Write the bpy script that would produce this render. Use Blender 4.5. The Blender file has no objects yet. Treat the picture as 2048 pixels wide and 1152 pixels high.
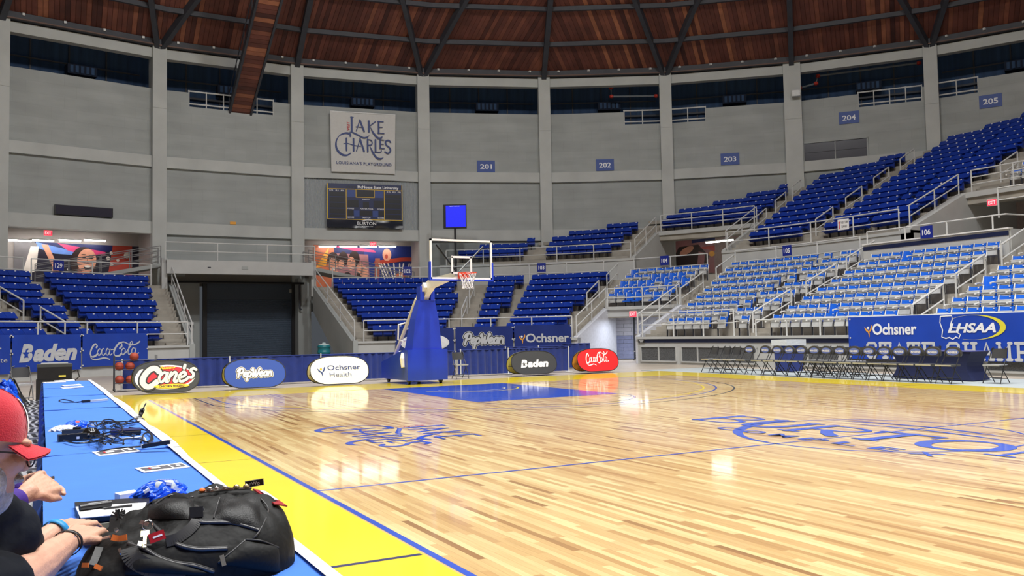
import bpy, bmesh, math, random
from mathutils import Vector, Matrix

# ------------------------------------------------------------------ camera, world, lights, exposure
SC = bpy.context.scene
COL = SC.collection
R = math.radians
F_PX = 1749.3
CAM = Vector((-2.302, -8.161, 1.445))
def cam_axes(yaw, pitch, roll):
    cy, sy, cp, sp = math.cos(yaw), math.sin(yaw), math.cos(pitch), math.sin(pitch)
    fwd = Vector((sy*cp, cy*cp, sp)); right = Vector((cy, -sy, 0)); up = right.cross(fwd)
    cr, sr = math.cos(roll), math.sin(roll)
    return right*cr + up*sr, -right*sr + up*cr, fwd
AX_R, AX_U, AX_F = cam_axes(0.4939296, 0.0511991, -0.0181445)
cam_data = bpy.data.cameras.new('camera')
cam_data.sensor_width = 36.0
cam_data.lens = F_PX/2048*36.0
cam_data.clip_start = 0.05; cam_data.clip_end = 500
cam = bpy.data.objects.new('camera', cam_data)
cam.matrix_world = Matrix(((AX_R.x, AX_U.x, -AX_F.x, CAM.x), (AX_R.y, AX_U.y, -AX_F.y, CAM.y),
                           (AX_R.z, AX_U.z, -AX_F.z, CAM.z), (0, 0, 0, 1)))
COL.objects.link(cam)
SC.camera = cam

world = bpy.data.worlds.new('world'); SC.world = world
world.use_nodes = True
world.node_tree.nodes['Background'].inputs[0].default_value = (0.5, 0.55, 0.62, 1)
world.node_tree.nodes['Background'].inputs[1].default_value = 0.12

SC.view_settings.view_transform = 'Standard'
SC.view_settings.look = 'None'
SC.view_settings.gamma = 1.0
SC.view_settings.use_curve_mapping = False
SC.view_settings.exposure = 0.14
SC.cycles.use_denoising = True
SC.cycles.max_bounces = 7
SC.cycles.diffuse_bounces = 4
SC.cycles.glossy_bounces = 3
SC.cycles.transmission_bounces = 4
SC.cycles.caustics_reflective = False
SC.cycles.caustics_refractive = False
SC.cycles.sample_clamp_indirect = 6.0

LAMP_W = 930.0
LAMP_SPOTS = [(7.62+14*math.sin(R(a)), 1.1+17*math.cos(R(a)), 22.5) for a in range(15, 375, 30)]
DOWN_SPOTS = [(x, y, 23.0) for x in (1.5, 7.6, 13.8) for y in (-9.0, 0.0, 9.0)]

def lamp_light(name, loc, target, watts, spread):
    d = bpy.data.lights.new(name, 'AREA')
    d.shape = 'DISK'; d.size = 1.3; d.energy = watts; d.color = (1.0, 0.995, 0.975); d.spread = R(spread)
    o = bpy.data.objects.new(name, d); COL.objects.link(o)
    o.location = loc
    o.rotation_euler = (Vector(target)-Vector(loc)).to_track_quat('-Z', 'Y').to_euler()
    return o
for _p in LAMP_SPOTS:
    lamp_light('arena_light', _p, (7.62+(_p[0]-7.62)*2.0, 1.1+(_p[1]-1.1)*2.0, 2.0), LAMP_W, 150)
for _p in DOWN_SPOTS:
    lamp_light('arena_light', _p, (_p[0], _p[1]+2.0, 0), 790.0, 110)

# ------------------------------------------------------------------ pixel helpers (direction only)
def ray(u, v):
    return (AX_R*((u-1024)/F_PX) + AX_U*(-(v-576)/F_PX) + AX_F)
def at_z(u, v, z):
    d = ray(u, v); return CAM + d*((z-CAM.z)/d.z)
def at_x(u, v, x):
    d = ray(u, v); return CAM + d*((x-CAM.x)/d.x)
def at_y(u, v, y):
    d = ray(u, v); return CAM + d*((y-CAM.y)/d.y)
DOME = Vector((7.62, 1.1)); RW = 42.9          # centre and radius of the round hall
BOWL = Vector((7.62, 20.0))                    # centre of the rounded end of the stands
def at_cyl(u, v, r=RW, c=DOME):
    d = ray(u, v); o = CAM.xy - c; a = d.xy.dot(d.xy); b = o.dot(d.xy); cc = o.dot(o)-r*r
    return CAM + d*((-b+math.sqrt(b*b-a*cc))/a)
def wallp(az, r, z, c=DOME):
    return Vector((c.x+r*math.sin(R(az)), c.y+r*math.cos(R(az)), z))
def bowl(az, r, z): return wallp(az, r, z, BOWL)

# ------------------------------------------------------------------ materials
MATS = {}
def srgb(r, g, b):
    f = lambda c: (c/255/12.92) if c/255 <= 0.04045 else ((c/255+0.055)/1.055)**2.4
    return (f(r), f(g), f(b))
def mat(name, color=(0.5, 0.5, 0.5), rough=0.6, metal=0.0, noise=0.0, nscale=8.0, spec=0.5, emit=None, estr=0.0,
        coat=0.0, rnd=0.0, bump=0.0, bscale=40.0, alpha=None, stretch=(1, 1, 1), trans=0.0, sheen=0.0, crough=0.05):
    if name in MATS: return MATS[name]
    m = bpy.data.materials.new(name); m.use_nodes = True
    nt = m.node_tree; b = nt.nodes['Principled BSDF']
    b.inputs['Base Color'].default_value = (*color, 1)
    b.inputs['Roughness'].default_value = rough
    b.inputs['Metallic'].default_value = metal
    b.inputs['Specular IOR Level'].default_value = spec
    b.inputs['Coat Weight'].default_value = coat
    b.inputs['Coat Roughness'].default_value = crough
    if sheen: b.inputs['Sheen Weight'].default_value = sheen
    if trans: b.inputs['Transmission Weight'].default_value = trans
    if alpha is not None: b.inputs['Alpha'].default_value = alpha
    if emit: b.inputs['Emission Color'].default_value = (*emit, 1); b.inputs['Emission Strength'].default_value = estr
    tc = nt.nodes.new('ShaderNodeTexCoord')
    mp = nt.nodes.new('ShaderNodeMapping'); mp.inputs['Scale'].default_value = stretch
    nt.links.new(tc.outputs['Object'], mp.inputs['Vector'])
    nz = nt.nodes.new('ShaderNodeTexNoise'); nz.inputs['Scale'].default_value = nscale; nz.inputs['Detail'].default_value = 4
    nt.links.new(mp.outputs['Vector'], nz.inputs['Vector'])
    last = None
    if noise or rnd:
        hs = nt.nodes.new('ShaderNodeHueSaturation'); hs.inputs['Color'].default_value = (*color, 1)
        val = None
        if noise:
            mr = nt.nodes.new('ShaderNodeMapRange'); mr.inputs['From Min'].default_value = 0.3; mr.inputs['From Max'].default_value = 0.7
            mr.inputs['To Min'].default_value = 1-noise; mr.inputs['To Max'].default_value = 1+noise
            nt.links.new(nz.outputs['Fac'], mr.inputs['Value']); val = mr.outputs['Result']
        if rnd:
            oi = nt.nodes.new('ShaderNodeObjectInfo')
            m2 = nt.nodes.new('ShaderNodeMapRange'); m2.inputs['To Min'].default_value = 1-rnd; m2.inputs['To Max'].default_value = 1+rnd
            nt.links.new(oi.outputs['Random'], m2.inputs['Value'])
            if val is None: val = m2.outputs['Result']
            else:
                mm = nt.nodes.new('ShaderNodeMath'); mm.operation = 'MULTIPLY'
                nt.links.new(val, mm.inputs[0]); nt.links.new(m2.outputs['Result'], mm.inputs[1]); val = mm.outputs[0]
        nt.links.new(val, hs.inputs['Value']); nt.links.new(hs.outputs['Color'], b.inputs['Base Color'])
    if bump:
        n2 = nt.nodes.new('ShaderNodeTexNoise'); n2.inputs['Scale'].default_value = bscale; n2.inputs['Detail'].default_value = 3
        nt.links.new(mp.outputs['Vector'], n2.inputs['Vector'])
        bp = nt.nodes.new('ShaderNodeBump'); bp.inputs['Strength'].default_value = bump; bp.inputs['Distance'].default_value = 0.02
        nt.links.new(n2.outputs['Fac'], bp.inputs['Height']); nt.links.new(bp.outputs['Normal'], b.inputs['Normal'])
    MATS[name] = m
    return m

M_conc = mat('painted_concrete', (0.385, 0.41, 0.405), 0.8, noise=0.10, nscale=0.5, bump=0.1, bscale=12)
M_beam = mat('beam_concrete', (0.50, 0.52, 0.505), 0.75, noise=0.07, nscale=0.8)
M_step = mat('stand_concrete', (0.37, 0.345, 0.30), 0.85, noise=0.16, nscale=1.2)
M_frontw = mat('front_wall_paint', (0.50, 0.51, 0.50), 0.6, noise=0.05, nscale=1.5)
M_navyband = mat('navy_band', srgb(16, 28, 66), 0.5, noise=0.05)
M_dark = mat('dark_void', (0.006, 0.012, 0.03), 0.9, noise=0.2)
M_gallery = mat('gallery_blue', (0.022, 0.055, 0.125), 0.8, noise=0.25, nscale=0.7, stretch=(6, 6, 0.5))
M_steel = mat('dark_steel', (0.045, 0.048, 0.06), 0.6, noise=0.15, nscale=2)
M_rail = mat('rail_paint', (0.62, 0.63, 0.62), 0.4, noise=0.05)
M_white = mat('white_paint', (0.80, 0.80, 0.78), 0.45, noise=0.03)
M_blueseat = mat('blue_seat_plastic', srgb(14, 52, 150), 0.38, rnd=0.10, noise=0.06, nscale=3)
M_bluetop = mat('blue_back_plastic', srgb(24, 98, 214), 0.35, rnd=0.08)
M_plate = mat('seat_number_plate', (0.85, 0.86, 0.88), 0.35)
M_greyseat = mat('grey_seat_plastic', (0.52, 0.53, 0.53), 0.5, rnd=0.08, noise=0.05)
M_black = mat('black_plastic', (0.012, 0.012, 0.014), 0.4, noise=0.1)
M_chairmetal = mat('black_enamel', (0.02, 0.021, 0.024), 0.35, noise=0.05)
M_chairseat = mat('grey_enamel', (0.34, 0.35, 0.37), 0.35, noise=0.05)
M_navy = mat('navy_cloth', srgb(24, 46, 120), 0.85, noise=0.12, nscale=5, sheen=0.2)
M_bannerblue = mat('banner_vinyl_blue', srgb(30, 66, 168), 0.42, noise=0.10, nscale=1.2, bump=0.25, bscale=2.0)
M_bannerdark = mat('banner_vinyl_navy', srgb(26, 48, 122), 0.45, noise=0.10, nscale=1.2, bump=0.25, bscale=2.0)
M_silver = mat('print_silver', (0.55, 0.57, 0.60), 0.5)
M_pwhite = mat('print_white', (0.85, 0.86, 0.88), 0.5)
M_pblack = mat('print_black', (0.015, 0.015, 0.018), 0.5)
M_pred = mat('print_red', srgb(205, 24, 40), 0.5)
M_pyellow = mat('print_yellow', srgb(247, 205, 40), 0.5)
M_pgold = mat('print_gold', srgb(235, 165, 60), 0.5)
M_pblue = mat('print_blue', srgb(22, 66, 160), 0.5)
M_pnavy = mat('print_navy', srgb(26, 52, 118), 0.5)
M_pgrey = mat('print_grey', (0.10, 0.10, 0.12), 0.5)
M_porange = mat('print_orange', srgb(235, 120, 50), 0.5)
M_goalblue = mat('goal_pad_blue', srgb(26, 60, 190), 0.45, noise=0.06, nscale=2.5, coat=0.2)
M_goalwhite = mat('goal_white', (0.80, 0.79, 0.74), 0.4, noise=0.03)
M_rim = mat('rim_orange', srgb(225, 62, 30), 0.4)
M_net = mat('net_cord', (0.82, 0.82, 0.80), 0.8)
M_glass = mat('board_glass', (0.9, 0.95, 0.97), 0.02, trans=1.0, spec=0.5)
M_glass.node_tree.nodes['Principled BSDF'].inputs['IOR'].default_value = 1.02
M_exit = mat('exit_sign_red', (0.8, 0.02, 0.04), 0.4, emit=(1.0, 0.03, 0.06), estr=1.6)
M_tube = mat('fluorescent_tube', (1, 1, 1), 0.4, emit=(1.0, 0.96, 0.9), estr=26.0)
M_red = mat('cap_red', srgb(196, 18, 44), 0.85, noise=0.08, nscale=20, sheen=0.3, bump=0.2, bscale=300)
M_skin = mat('skin', srgb(206, 158, 134), 0.55, noise=0.09, nscale=14, bump=0.15, bscale=120)
M_hair = mat('grey_beard', (0.52, 0.50, 0.48), 0.8, noise=0.35, nscale=60, bump=0.6, bscale=160)
M_shirt = mat('black_shirt', (0.008, 0.010, 0.015), 0.85, noise=0.2, nscale=10, spec=0.2, bump=0.25, bscale=18)
M_purple = mat('purple_shirt', srgb(58, 26, 128), 0.8, noise=0.15, nscale=10, bump=0.25, bscale=18)
M_pants = mat('dark_trousers', (0.02, 0.022, 0.03), 0.9, noise=0.2)
M_bag = mat('backpack_nylon', (0.0055, 0.006, 0.006), 0.66, spec=0.28, noise=0.2, nscale=9, bump=0.5, bscale=14)
M_bag2 = mat('backpack_panel', (0.009, 0.0095, 0.010), 0.5, spec=0.32, noise=0.15, nscale=30, bump=0.15, bscale=250)
M_strap = mat('webbing', (0.02, 0.02, 0.021), 0.6, noise=0.1, nscale=60)
M_zip = mat('zipper', (0.05, 0.05, 0.052), 0.35)
M_chrome = mat('nickel', (0.72, 0.72, 0.72), 0.22, metal=1.0)
M_brass = mat('brass', (0.75, 0.62, 0.36), 0.3, metal=1.0)
M_cloth = mat('table_cloth_blue', srgb(50, 114, 212), 0.8, noise=0.05, nscale=4, bump=0.12, bscale=5, sheen=0.15)
M_clothdk = mat('table_drop_blue', srgb(30, 78, 168), 0.85, noise=0.1, nscale=5, bump=0.3, bscale=6)
M_paper = mat('paper', (0.86, 0.86, 0.86), 0.7, noise=0.02)
M_bagplastic = mat('blue_plastic_bag', srgb(28, 92, 226), 0.3, noise=0.25, nscale=18, bump=0.8, bscale=24)
M_basketball = mat('basketball_leather', srgb(160, 62, 42), 0.6, noise=0.08, nscale=40, bump=0.3, bscale=200)
M_hall = mat('hall_floor', (0.40, 0.35, 0.29), 0.42, noise=0.14, nscale=0.6, stretch=(1, 3, 1))
M_tarp = mat('grey_floor_mat', (0.36, 0.40, 0.41), 0.6, noise=0.05, nscale=1)

# ------------------------------------------------------------------ mesh helpers
class MB:
    def __init__(self): self.v = []; self.f = []; self.m = []; self.cur = 0
    def add(self, vs, fs):
        o = len(self.v); self.v.extend([tuple(p) for p in vs])
        for q in fs: self.f.append(tuple(i+o for i in q)); self.m.append(self.cur)
        return self
    def box(self, c, s, rot=None):
        hx, hy, hz = s[0]/2, s[1]/2, s[2]/2
        vs = [Vector((x, y, z)) for x in (-hx, hx) for y in (-hy, hy) for z in (-hz, hz)]
        if rot is not None: vs = [rot @ p for p in vs]
        vs = [p+Vector(c) for p in vs]
        return self.add(vs, [(0, 1, 3, 2), (4, 6, 7, 5), (0, 4, 5, 1), (2, 3, 7, 6), (0, 2, 6, 4), (1, 5, 7, 3)])
    def bar(self, a, b, w, h, up=Vector((0, 0, 1))):
        a = Vector(a); b = Vector(b); d = (b-a); L = d.length
        if L < 1e-6: return self
        d /= L; s = d.cross(up)
        if s.length < 1e-4: s = d.cross(Vector((1, 0, 0)))
        s.normalize(); u = s.cross(d)
        vs = []
        for p in (a, b):
            for i, j in ((-1, -1), (1, -1), (1, 1), (-1, 1)): vs.append(p+s*(i*w/2)+u*(j*h/2))
        return self.add(vs, [(0, 1, 2, 3), (7, 6, 5, 4), (0, 4, 5, 1), (1, 5, 6, 2), (2, 6, 7, 3), (3, 7, 4, 0)])
    def tube(self, pts, r, n=6, caps=True, closed=False):
        pts = [Vector(p) for p in pts]; N = len(pts); o = len(self.v); rs = r if isinstance(r, (list, tuple)) else [r]*N
        prev = None; vs = []
        for i, p in enumerate(pts):
            a = pts[i-1] if (i > 0 or closed) else p; b = pts[(i+1) % N] if (i < N-1 or closed) else p
            t = (b-a); t = t.normalized() if t.length > 1e-9 else Vector((0, 0, 1))
            if prev is None:
                s = t.cross(Vector((0, 0, 1)))
                if s.length < 1e-3: s = t.cross(Vector((1, 0, 0)))
            else:
                s = prev - t*prev.dot(t)
                if s.length < 1e-4: s = t.cross(Vector((0, 0, 1)))
            s.normalize(); prev = s; u = t.cross(s)
            for k in range(n):
                a_ = 2*math.pi*k/n; vs.append(p+s*(math.cos(a_)*rs[i])+u*(math.sin(a_)*rs[i]))
        fs = []
        for i in range(N if closed else N-1):
            j = (i+1) % N
            for k in range(n): fs.append((i*n+k, i*n+(k+1) % n, j*n+(k+1) % n, j*n+k))
        if caps and not closed: fs += [tuple(range(n-1, -1, -1)), tuple((N-1)*n+k for k in range(n))]
        return self.add(vs, fs)
    def lathe(self, prof, n=16, c=(0, 0, 0), ax='z'):
        vs = []; fs = []
        for (r, z) in prof:
            for k in range(n):
                a = 2*math.pi*k/n; p = (r*math.cos(a), r*math.sin(a), z)
                if ax == 'y': p = (p[0], p[2], p[1])
                if ax == 'x': p = (p[2], p[0], p[1])
                vs.append(Vector(p)+Vector(c))
        for i in range(len(prof)-1):
            for k in range(n): fs.append((i*n+k, i*n+(k+1) % n, (i+1)*n+(k+1) % n, (i+1)*n+k))
        return self.add(vs, fs)
    def prism(self, poly, d, off=(0, 0, 0), axis=2):
        """poly in 2-D, extruded by d; axis = the extruded axis"""
        n = len(poly); vs = []
        for e in (0, d):
            for (x, y) in poly:
                p = (x, y, e) if axis == 2 else ((x, e, y) if axis == 1 else (e, x, y))
                vs.append(Vector(p)+Vector(off))
        fs = [tuple(range(n-1, -1, -1)), tuple(range(n, 2*n))] + [(i, (i+1) % n, n+(i+1) % n, n+i) for i in range(n)]
        return self.add(vs, fs)
    def grid(self, fn, nu, nv):
        vs = [fn(i/nu, j/nv) for j in range(nv+1) for i in range(nu+1)]; w = nu+1
        return self.add(vs, [(j*w+i, j*w+i+1, (j+1)*w+i+1, (j+1)*w+i) for j in range(nv) for i in range(nu)])
    def poly(self, pts): return self.add(pts, [tuple(range(len(pts)))])
    def mesh(self, name, mats, smooth=False):
        me = bpy.data.meshes.new(name); me.from_pydata(self.v, [], self.f)
        for m in (mats if isinstance(mats, (list, tuple)) else [mats]): me.materials.append(m)
        if any(self.m): me.polygons.foreach_set('material_index', self.m)
        if smooth: me.polygons.foreach_set('use_smooth', [True]*len(self.f))
        me.update(); return me
    def build(self, name, mats, parent=None, smooth=False, mw=None):
        return obj(name, self.mesh(name, mats, smooth), parent, mw)
def obj(name, me, parent=None, mw=None):
    o = bpy.data.objects.new(name, me); COL.objects.link(o)
    if parent is not None: o.parent = parent
    if mw is not None: o.matrix_local = mw
    return o
def tag(o, label=None, cat=None, group=None, kind=None):
    if label: o['label'] = label
    if cat: o['category'] = cat
    if group: o['group'] = group
    if kind: o['kind'] = kind
    return o
def thing(name, label, cat, mw=None, group=None, loc=None, rz=0):
    o = bpy.data.objects.new(name, None); COL.objects.link(o); o.empty_display_size = 0.1
    if mw is not None: o.matrix_local = mw
    if loc is not None: o.location = loc; o.rotation_euler = (0, 0, rz)
    return tag(o, label, cat, group)
def struct(name, me, label=None, parent=None):
    o = obj(name, me, parent)
    if parent is None: tag(o, label, None, None, 'structure')
    return o
def frame(o, right, up):
    r = Vector(right).normalized(); u = Vector(up); u = (u-r*u.dot(r)).normalized(); n = r.cross(u)
    return Matrix(((r.x, u.x, n.x, o[0]), (r.y, u.y, n.y, o[1]), (r.z, u.z, n.z, o[2]), (0, 0, 0, 1)))
def copy_tree(o, parent=None):
    c = o.copy(); COL.objects.link(c); c.parent = parent
    for ch in list(o.children): copy_tree(ch, c)
    return c
ORD = ['first', 'second', 'third', 'fourth', 'fifth', 'sixth', 'seventh', 'eighth', 'ninth', 'tenth', 'eleventh', 'twelfth',
       'thirteenth', 'fourteenth', 'fifteenth', 'sixteenth', 'seventeenth', 'eighteenth', 'nineteenth', 'twentieth',
       'twenty-first', 'twenty-second', 'twenty-third', 'twenty-fourth', 'twenty-fifth', 'twenty-sixth', 'twenty-seventh']
def tube_path(pts, r, n=6): return MB().tube(pts, r, n)
def smooth_path(pts, seg=6):
    P = [Vector(p) for p in pts]; out = []
    for i in range(len(P)-1):
        p0 = P[max(i-1, 0)]; p1 = P[i]; p2 = P[i+1]; p3 = P[min(i+2, len(P)-1)]
        for k in range(seg):
            t = k/seg
            out.append(0.5*((2*p1)+(p2-p0)*t+(2*p0-5*p1+4*p2-p3)*t*t+(3*p1-p0-3*p2+p3)*t**3))
    out.append(P[-1]); return out

# ---- lettering
_TX = {}
def text2d(s, weight=0.0, shear=0.0, space=1.0):
    """verts and faces of a word in Blender's own font, normalised to cap height 1 and starting at x = 0"""
    key = (s, weight, shear, space)
    if key in _TX: return _TX[key]
    cu = bpy.data.curves.new('lettering', 'FONT'); cu.body = s; cu.size = 1.0; cu.offset = weight; cu.shear = shear
    cu.space_character = space; cu.resolution_u = 3; cu.fill_mode = 'FRONT'
    o = bpy.data.objects.new('lettering', cu); COL.objects.link(o)
    dg = bpy.context.evaluated_depsgraph_get()
    me = bpy.data.meshes.new_from_object(o.evaluated_get(dg))
    vs = [(p.co.x, p.co.y) for p in me.vertices]; fs = [tuple(q.vertices) for q in me.polygons]
    bpy.data.objects.remove(o); bpy.data.curves.remove(cu); bpy.data.meshes.remove(me)
    if vs:
        x0 = min(p[0] for p in vs); x1 = max(p[0] for p in vs)
        vs = [((x-x0)/(x1-x0 or 1), y/0.73) for x, y in vs]
    _TX[key] = (vs, fs); return vs, fs
def letter(mb, s, x, y, w, h, z, weight=0.0, shear=0.0, space=1.0, mapf=None):
    vs, fs = text2d(s, weight, shear, space); mb.lay = (getattr(mb, 'lay', 0)+1) % 14; z = z+mb.lay*getattr(mb, 'step', .0002)
    mb.add([(mapf(x+u*w, y+v*h, z) if mapf else (x+u*w, y+v*h, z)) for u, v in vs], fs)
    return mb
def brush(mb, pts, w, z, nib=None, con=0.35, seg=6, smooth=True, taper=False, tf=None):
    """a ribbon stroke in 2-D; nib = pen angle for thick and thin strokes"""
    P = smooth_path([(p[0], p[1], 0) for p in pts], seg) if smooth and len(pts) > 2 else [Vector((p[0], p[1], 0)) for p in pts]
    N = len(P); L = []; Rr = []
    for i, p in enumerate(P):
        t = (P[min(i+1, N-1)]-P[max(i-1, 0)])
        t = t.normalized() if t.length > 1e-9 else Vector((1, 0, 0)); n = Vector((-t.y, t.x, 0)); ww = w
        if nib is not None: ww = w*(con+(1-con)*abs(math.sin(math.atan2(t.y, t.x)-nib)))
        if taper: ww *= max(0.12, min(1, 4*i/N, 4*(N-1-i)/N))
        L.append(p+n*ww/2); Rr.append(p-n*ww/2)
    T = tf or (lambda x, y, zz: (x, y, zz))
    mb.lay = (getattr(mb, 'lay', 0)+1) % 14; z = z+mb.lay*getattr(mb, 'step', .0002)
    vs = [T(q.x, q.y, z) for q in L]+[T(q.x, q.y, z) for q in Rr]
    mb.add(vs, [(N+i, N+i+1, i+1, i) for i in range(N-1)])
    if not taper:
        for e, ww in ((P[0], (L[0]-Rr[0]).length), (P[-1], (L[-1]-Rr[-1]).length)):
            z += .0001; mb.poly([T(e.x+math.cos(2*math.pi*k/8)*ww/2, e.y+math.sin(2*math.pi*k/8)*ww/2, z) for k in range(8)])
    return mb
def ellipse(mb, cx, cy, a, b, z, n=28, tf=None):
    T = tf or (lambda x, y, zz: (x, y, zz))
    mb.poly([T(cx+a*math.cos(2*math.pi*k/n), cy+b*math.sin(2*math.pi*k/n), z) for k in range(n)]); return mb
def arcband(mb, cx, cy, r, w, a0, a1, z, n=40, wfun=None):
    vs = []; fs = []
    for k in range(n+1):
        a = a0+(a1-a0)*k/n; ww = w if wfun is None else w*wfun(k/n)
        for rr in (r-ww/2, r+ww/2): vs.append((cx+rr*math.cos(a), cy+rr*math.sin(a), z))
    for k in range(n): fs.append((2*k, 2*k+1, 2*k+3, 2*k+2))
    mb.add(vs, fs); return mb
# ================================================================== FLOOR AND COURT
rng = random.Random(7)
hall = MB(); hall.box((7.62, 6, -0.1), (86, 96, 0.14))
struct('floor', hall.mesh('floor', M_hall), 'grey brown hall floor around and under the court')
tarp = MB(); tarp.box((18.75, 3.5, -0.021), (3.3, 29.0, 0.016))
tag(tarp.build('floor_mat', M_tarp), 'pale grey floor covering under the row of chairs by the far sideline', 'floor mat')

def wood_material(name, src):
    m = bpy.data.materials.new(name); m.use_nodes = True; nt = m.node_tree; b = nt.nodes['Principled BSDF']
    if src == 'attr':
        a = nt.nodes.new('ShaderNodeAttribute'); a.attribute_name = 'tone'; fac = a.outputs['Fac']
    else:
        a = nt.nodes.new('ShaderNodeObjectInfo'); fac = a.outputs['Random']
    cr = nt.nodes.new('ShaderNodeValToRGB'); e = cr.color_ramp.elements
    e[0].position = 0.0; e[0].color = (*srgb(146, 106, 62), 1); e[1].position = 1.0; e[1].color = (*srgb(226, 204, 148), 1)
    for p, c in ((0.04, srgb(176, 136, 84)), (0.18, srgb(196, 160, 104)), (0.65, srgb(210, 180, 124))):
        k = e.new(p); k.color = (*c, 1)
    nt.links.new(fac, cr.inputs['Fac'])
    tc = nt.nodes.new('ShaderNodeNewGeometry'); mp = nt.nodes.new('ShaderNodeMapping'); mp.inputs['Scale'].default_value = (60, 3.0, 1)
    nt.links.new(tc.outputs['Position'], mp.inputs['Vector'])
    nz = nt.nodes.new('ShaderNodeTexNoise'); nz.inputs['Scale'].default_value = 1.0; nz.inputs['Detail'].default_value = 5
    nt.links.new(mp.outputs['Vector'], nz.inputs['Vector'])
    mr = nt.nodes.new('ShaderNodeMapRange'); mr.inputs['From Min'].default_value = 0.3; mr.inputs['From Max'].default_value = 0.7
    mr.inputs['To Min'].default_value = 0.90; mr.inputs['To Max'].default_value = 1.06
    nt.links.new(nz.outputs['Fac'], mr.inputs['Value'])
    hs = nt.nodes.new('ShaderNodeHueSaturation'); nt.links.new(cr.outputs['Color'], hs.inputs['Color']); nt.links.new(mr.outputs['Result'], hs.inputs['Value'])
    nt.links.new(hs.outputs['Color'], b.inputs['Base Color'])
    b.inputs['Roughness'].default_value = 0.42; b.inputs['Specular IOR Level'].default_value = 0.35
    b.inputs['Coat Weight'].default_value = 0.85; b.inputs['Coat Roughness'].default_value = 0.085; b.inputs['Coat IOR'].default_value = 1.42
    return m
M_boardA = wood_material('maple_boards', 'attr'); M_boardB = wood_material('maple_board', 'rand')
M_courtyellow = mat('court_yellow_paint', srgb(246, 218, 28), 0.4, noise=0.04, nscale=1.5, coat=0.85, crough=0.085)
M_courtblue = mat('court_blue_paint', srgb(30, 74, 186), 0.4, noise=0.04, nscale=1.5, coat=0.85, crough=0.085)
M_courtnavy = mat('court_navy_line', srgb(34, 40, 92), 0.4, coat=0.8, crough=0.085)
M_courtblack = mat('court_black_line', (0.03, 0.03, 0.04), 0.4, coat=0.8, crough=0.085)
M_courtred = mat('court_red_paint', srgb(190, 50, 60), 0.4, coat=0.8, crough=0.085)
M_base = mat('court_underlay', (0.22, 0.15, 0.09), 0.7, noise=0.1)

court = MB(); court.box((8.15, 0.6, -0.019), (17.9, 32.6, 0.022))
COURT = struct('floor_court', court.mesh('floor_court', M_base), 'glossy maple basketball court floor with yellow border and blue markings')
def board_shape(mb, x0, x1, y0, y1):
    dz = [rng.uniform(-0.00018, 0.0) for _ in range(4)]
    z = -0.0075
    g = 0.0004
    x0 += g; x1 -= g; y0 += g; y1 -= g
    mb.add([(x0, y0, dz[0]), (x1, y0, dz[1]), (x1, y1, dz[2]), (x0, y1, dz[3]), (x0, y0, z), (x1, y0, z), (x1, y1, z), (x0, y1, z)],
           [(0, 1, 2, 3), (4, 5, 1, 0), (5, 6, 2, 1), (6, 7, 3, 2), (7, 4, 0, 3)])
boards = []
W = 0.0572
nstrip = int(15.55/W)
for i in range(nstrip):
    x0 = 0.0+i*W; y = -7.2-rng.uniform(0, 1.2)
    while y < 14.33:
        L = rng.choice((0.45, 0.6, 0.75, 0.9, 1.1, 1.4, 1.8))*rng.uniform(0.85, 1.15)
        y1 = min(y+L, 14.34)
        boards.append((x0, x0+W, y, y1)); y = y1
def near(b):
    cx = (b[0]+b[1])/2; cy = (b[2]+b[3])/2
    d = Vector((cx, cy, 0))-CAM; zf = d.dot(AX_F)
    if zf < 1: return 1e9
    u = 1024+F_PX*d.dot(AX_R)/zf; v = 576-F_PX*d.dot(AX_U)/zf
    return (d.length if -20 < u < 2068 and v < 1180 else 1e6)
boards.sort(key=near)
for b in boards[:300]:
    mb = MB(); board_shape(mb, *b); mb.build('board', M_boardB, COURT)
mb = MB(); tones = []
for b in boards[300:]:
    board_shape(mb, *b); t = rng.random(); tones += [t]*5
o = mb.build('boards', M_boardA, COURT); tag(o, kind='stuff')
at_ = o.data.attributes.new('tone', 'FLOAT', 'FACE'); at_.data.foreach_set('value', tones)

ZP = 0.0016
def paint(name, rects, m, z=ZP):
    q = MB()
    for (x0, y0, x1, y1) in rects: q.add([(x0, y0, z), (x1, y0, z), (x1, y1, z), (x0, y1, z)], [(0, 1, 2, 3)])
    return q.build(name, m, COURT)
for rc in ((-0.78, -15.6, -0.075, 14.40), (-0.78, 14.40, 17.05, 16.85), (15.58, -15.6, 17.05, 14.40)):
    q = MB(); x0, y0, x1, y1 = rc
    q.box(((x0+x1)/2, (y0+y1)/2, (ZP-0.0075)/2), (x1-x0, y1-y0, ZP+0.0075)); q.build('yellow_border', M_courtyellow, COURT)
paint('sideline', [(-0.055, -15.6, 0.0, 14.40)], M_courtblue)
q = MB(); q.box((-0.065, -0.6, -0.003), (0.02, 30, 0.007)); q.build('bare_wood_edge', M_boardB, COURT)
paint('midcourt_line', [(0, -0.022, 15.3, 0.022)], M_courtblue)
paint('lane_paint', [(5.79, 8.54, 9.45, 14.34)], M_courtblue)
paint('coaching_box_line', [(-0.70, -2.75, -0.09, -2.70)], M_courtnavy, ZP+0.001)
paint('panel_seam', [(-0.76, 2.57, 1.0-0.92, 2.585), (-0.76, 5.70, 2.6, 5.712)], M_courtblack, ZP+0.001)
paint('far_panel_seam', [(14.9, 5.95, 16.6, 5.98)], M_courtnavy, ZP+0.001)
q = MB(); arcband(q, 7.62, 0, 1.83, 0.04, 0, 2*math.pi, ZP, 72); q.build('centre_circle', M_courtblue, COURT)
q = MB(); arcband(q, 7.62, 8.54, 1.83, 0.05, math.pi, 2*math.pi, ZP, 48); q.build('free_throw_circle', M_courtnavy, COURT)
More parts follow.
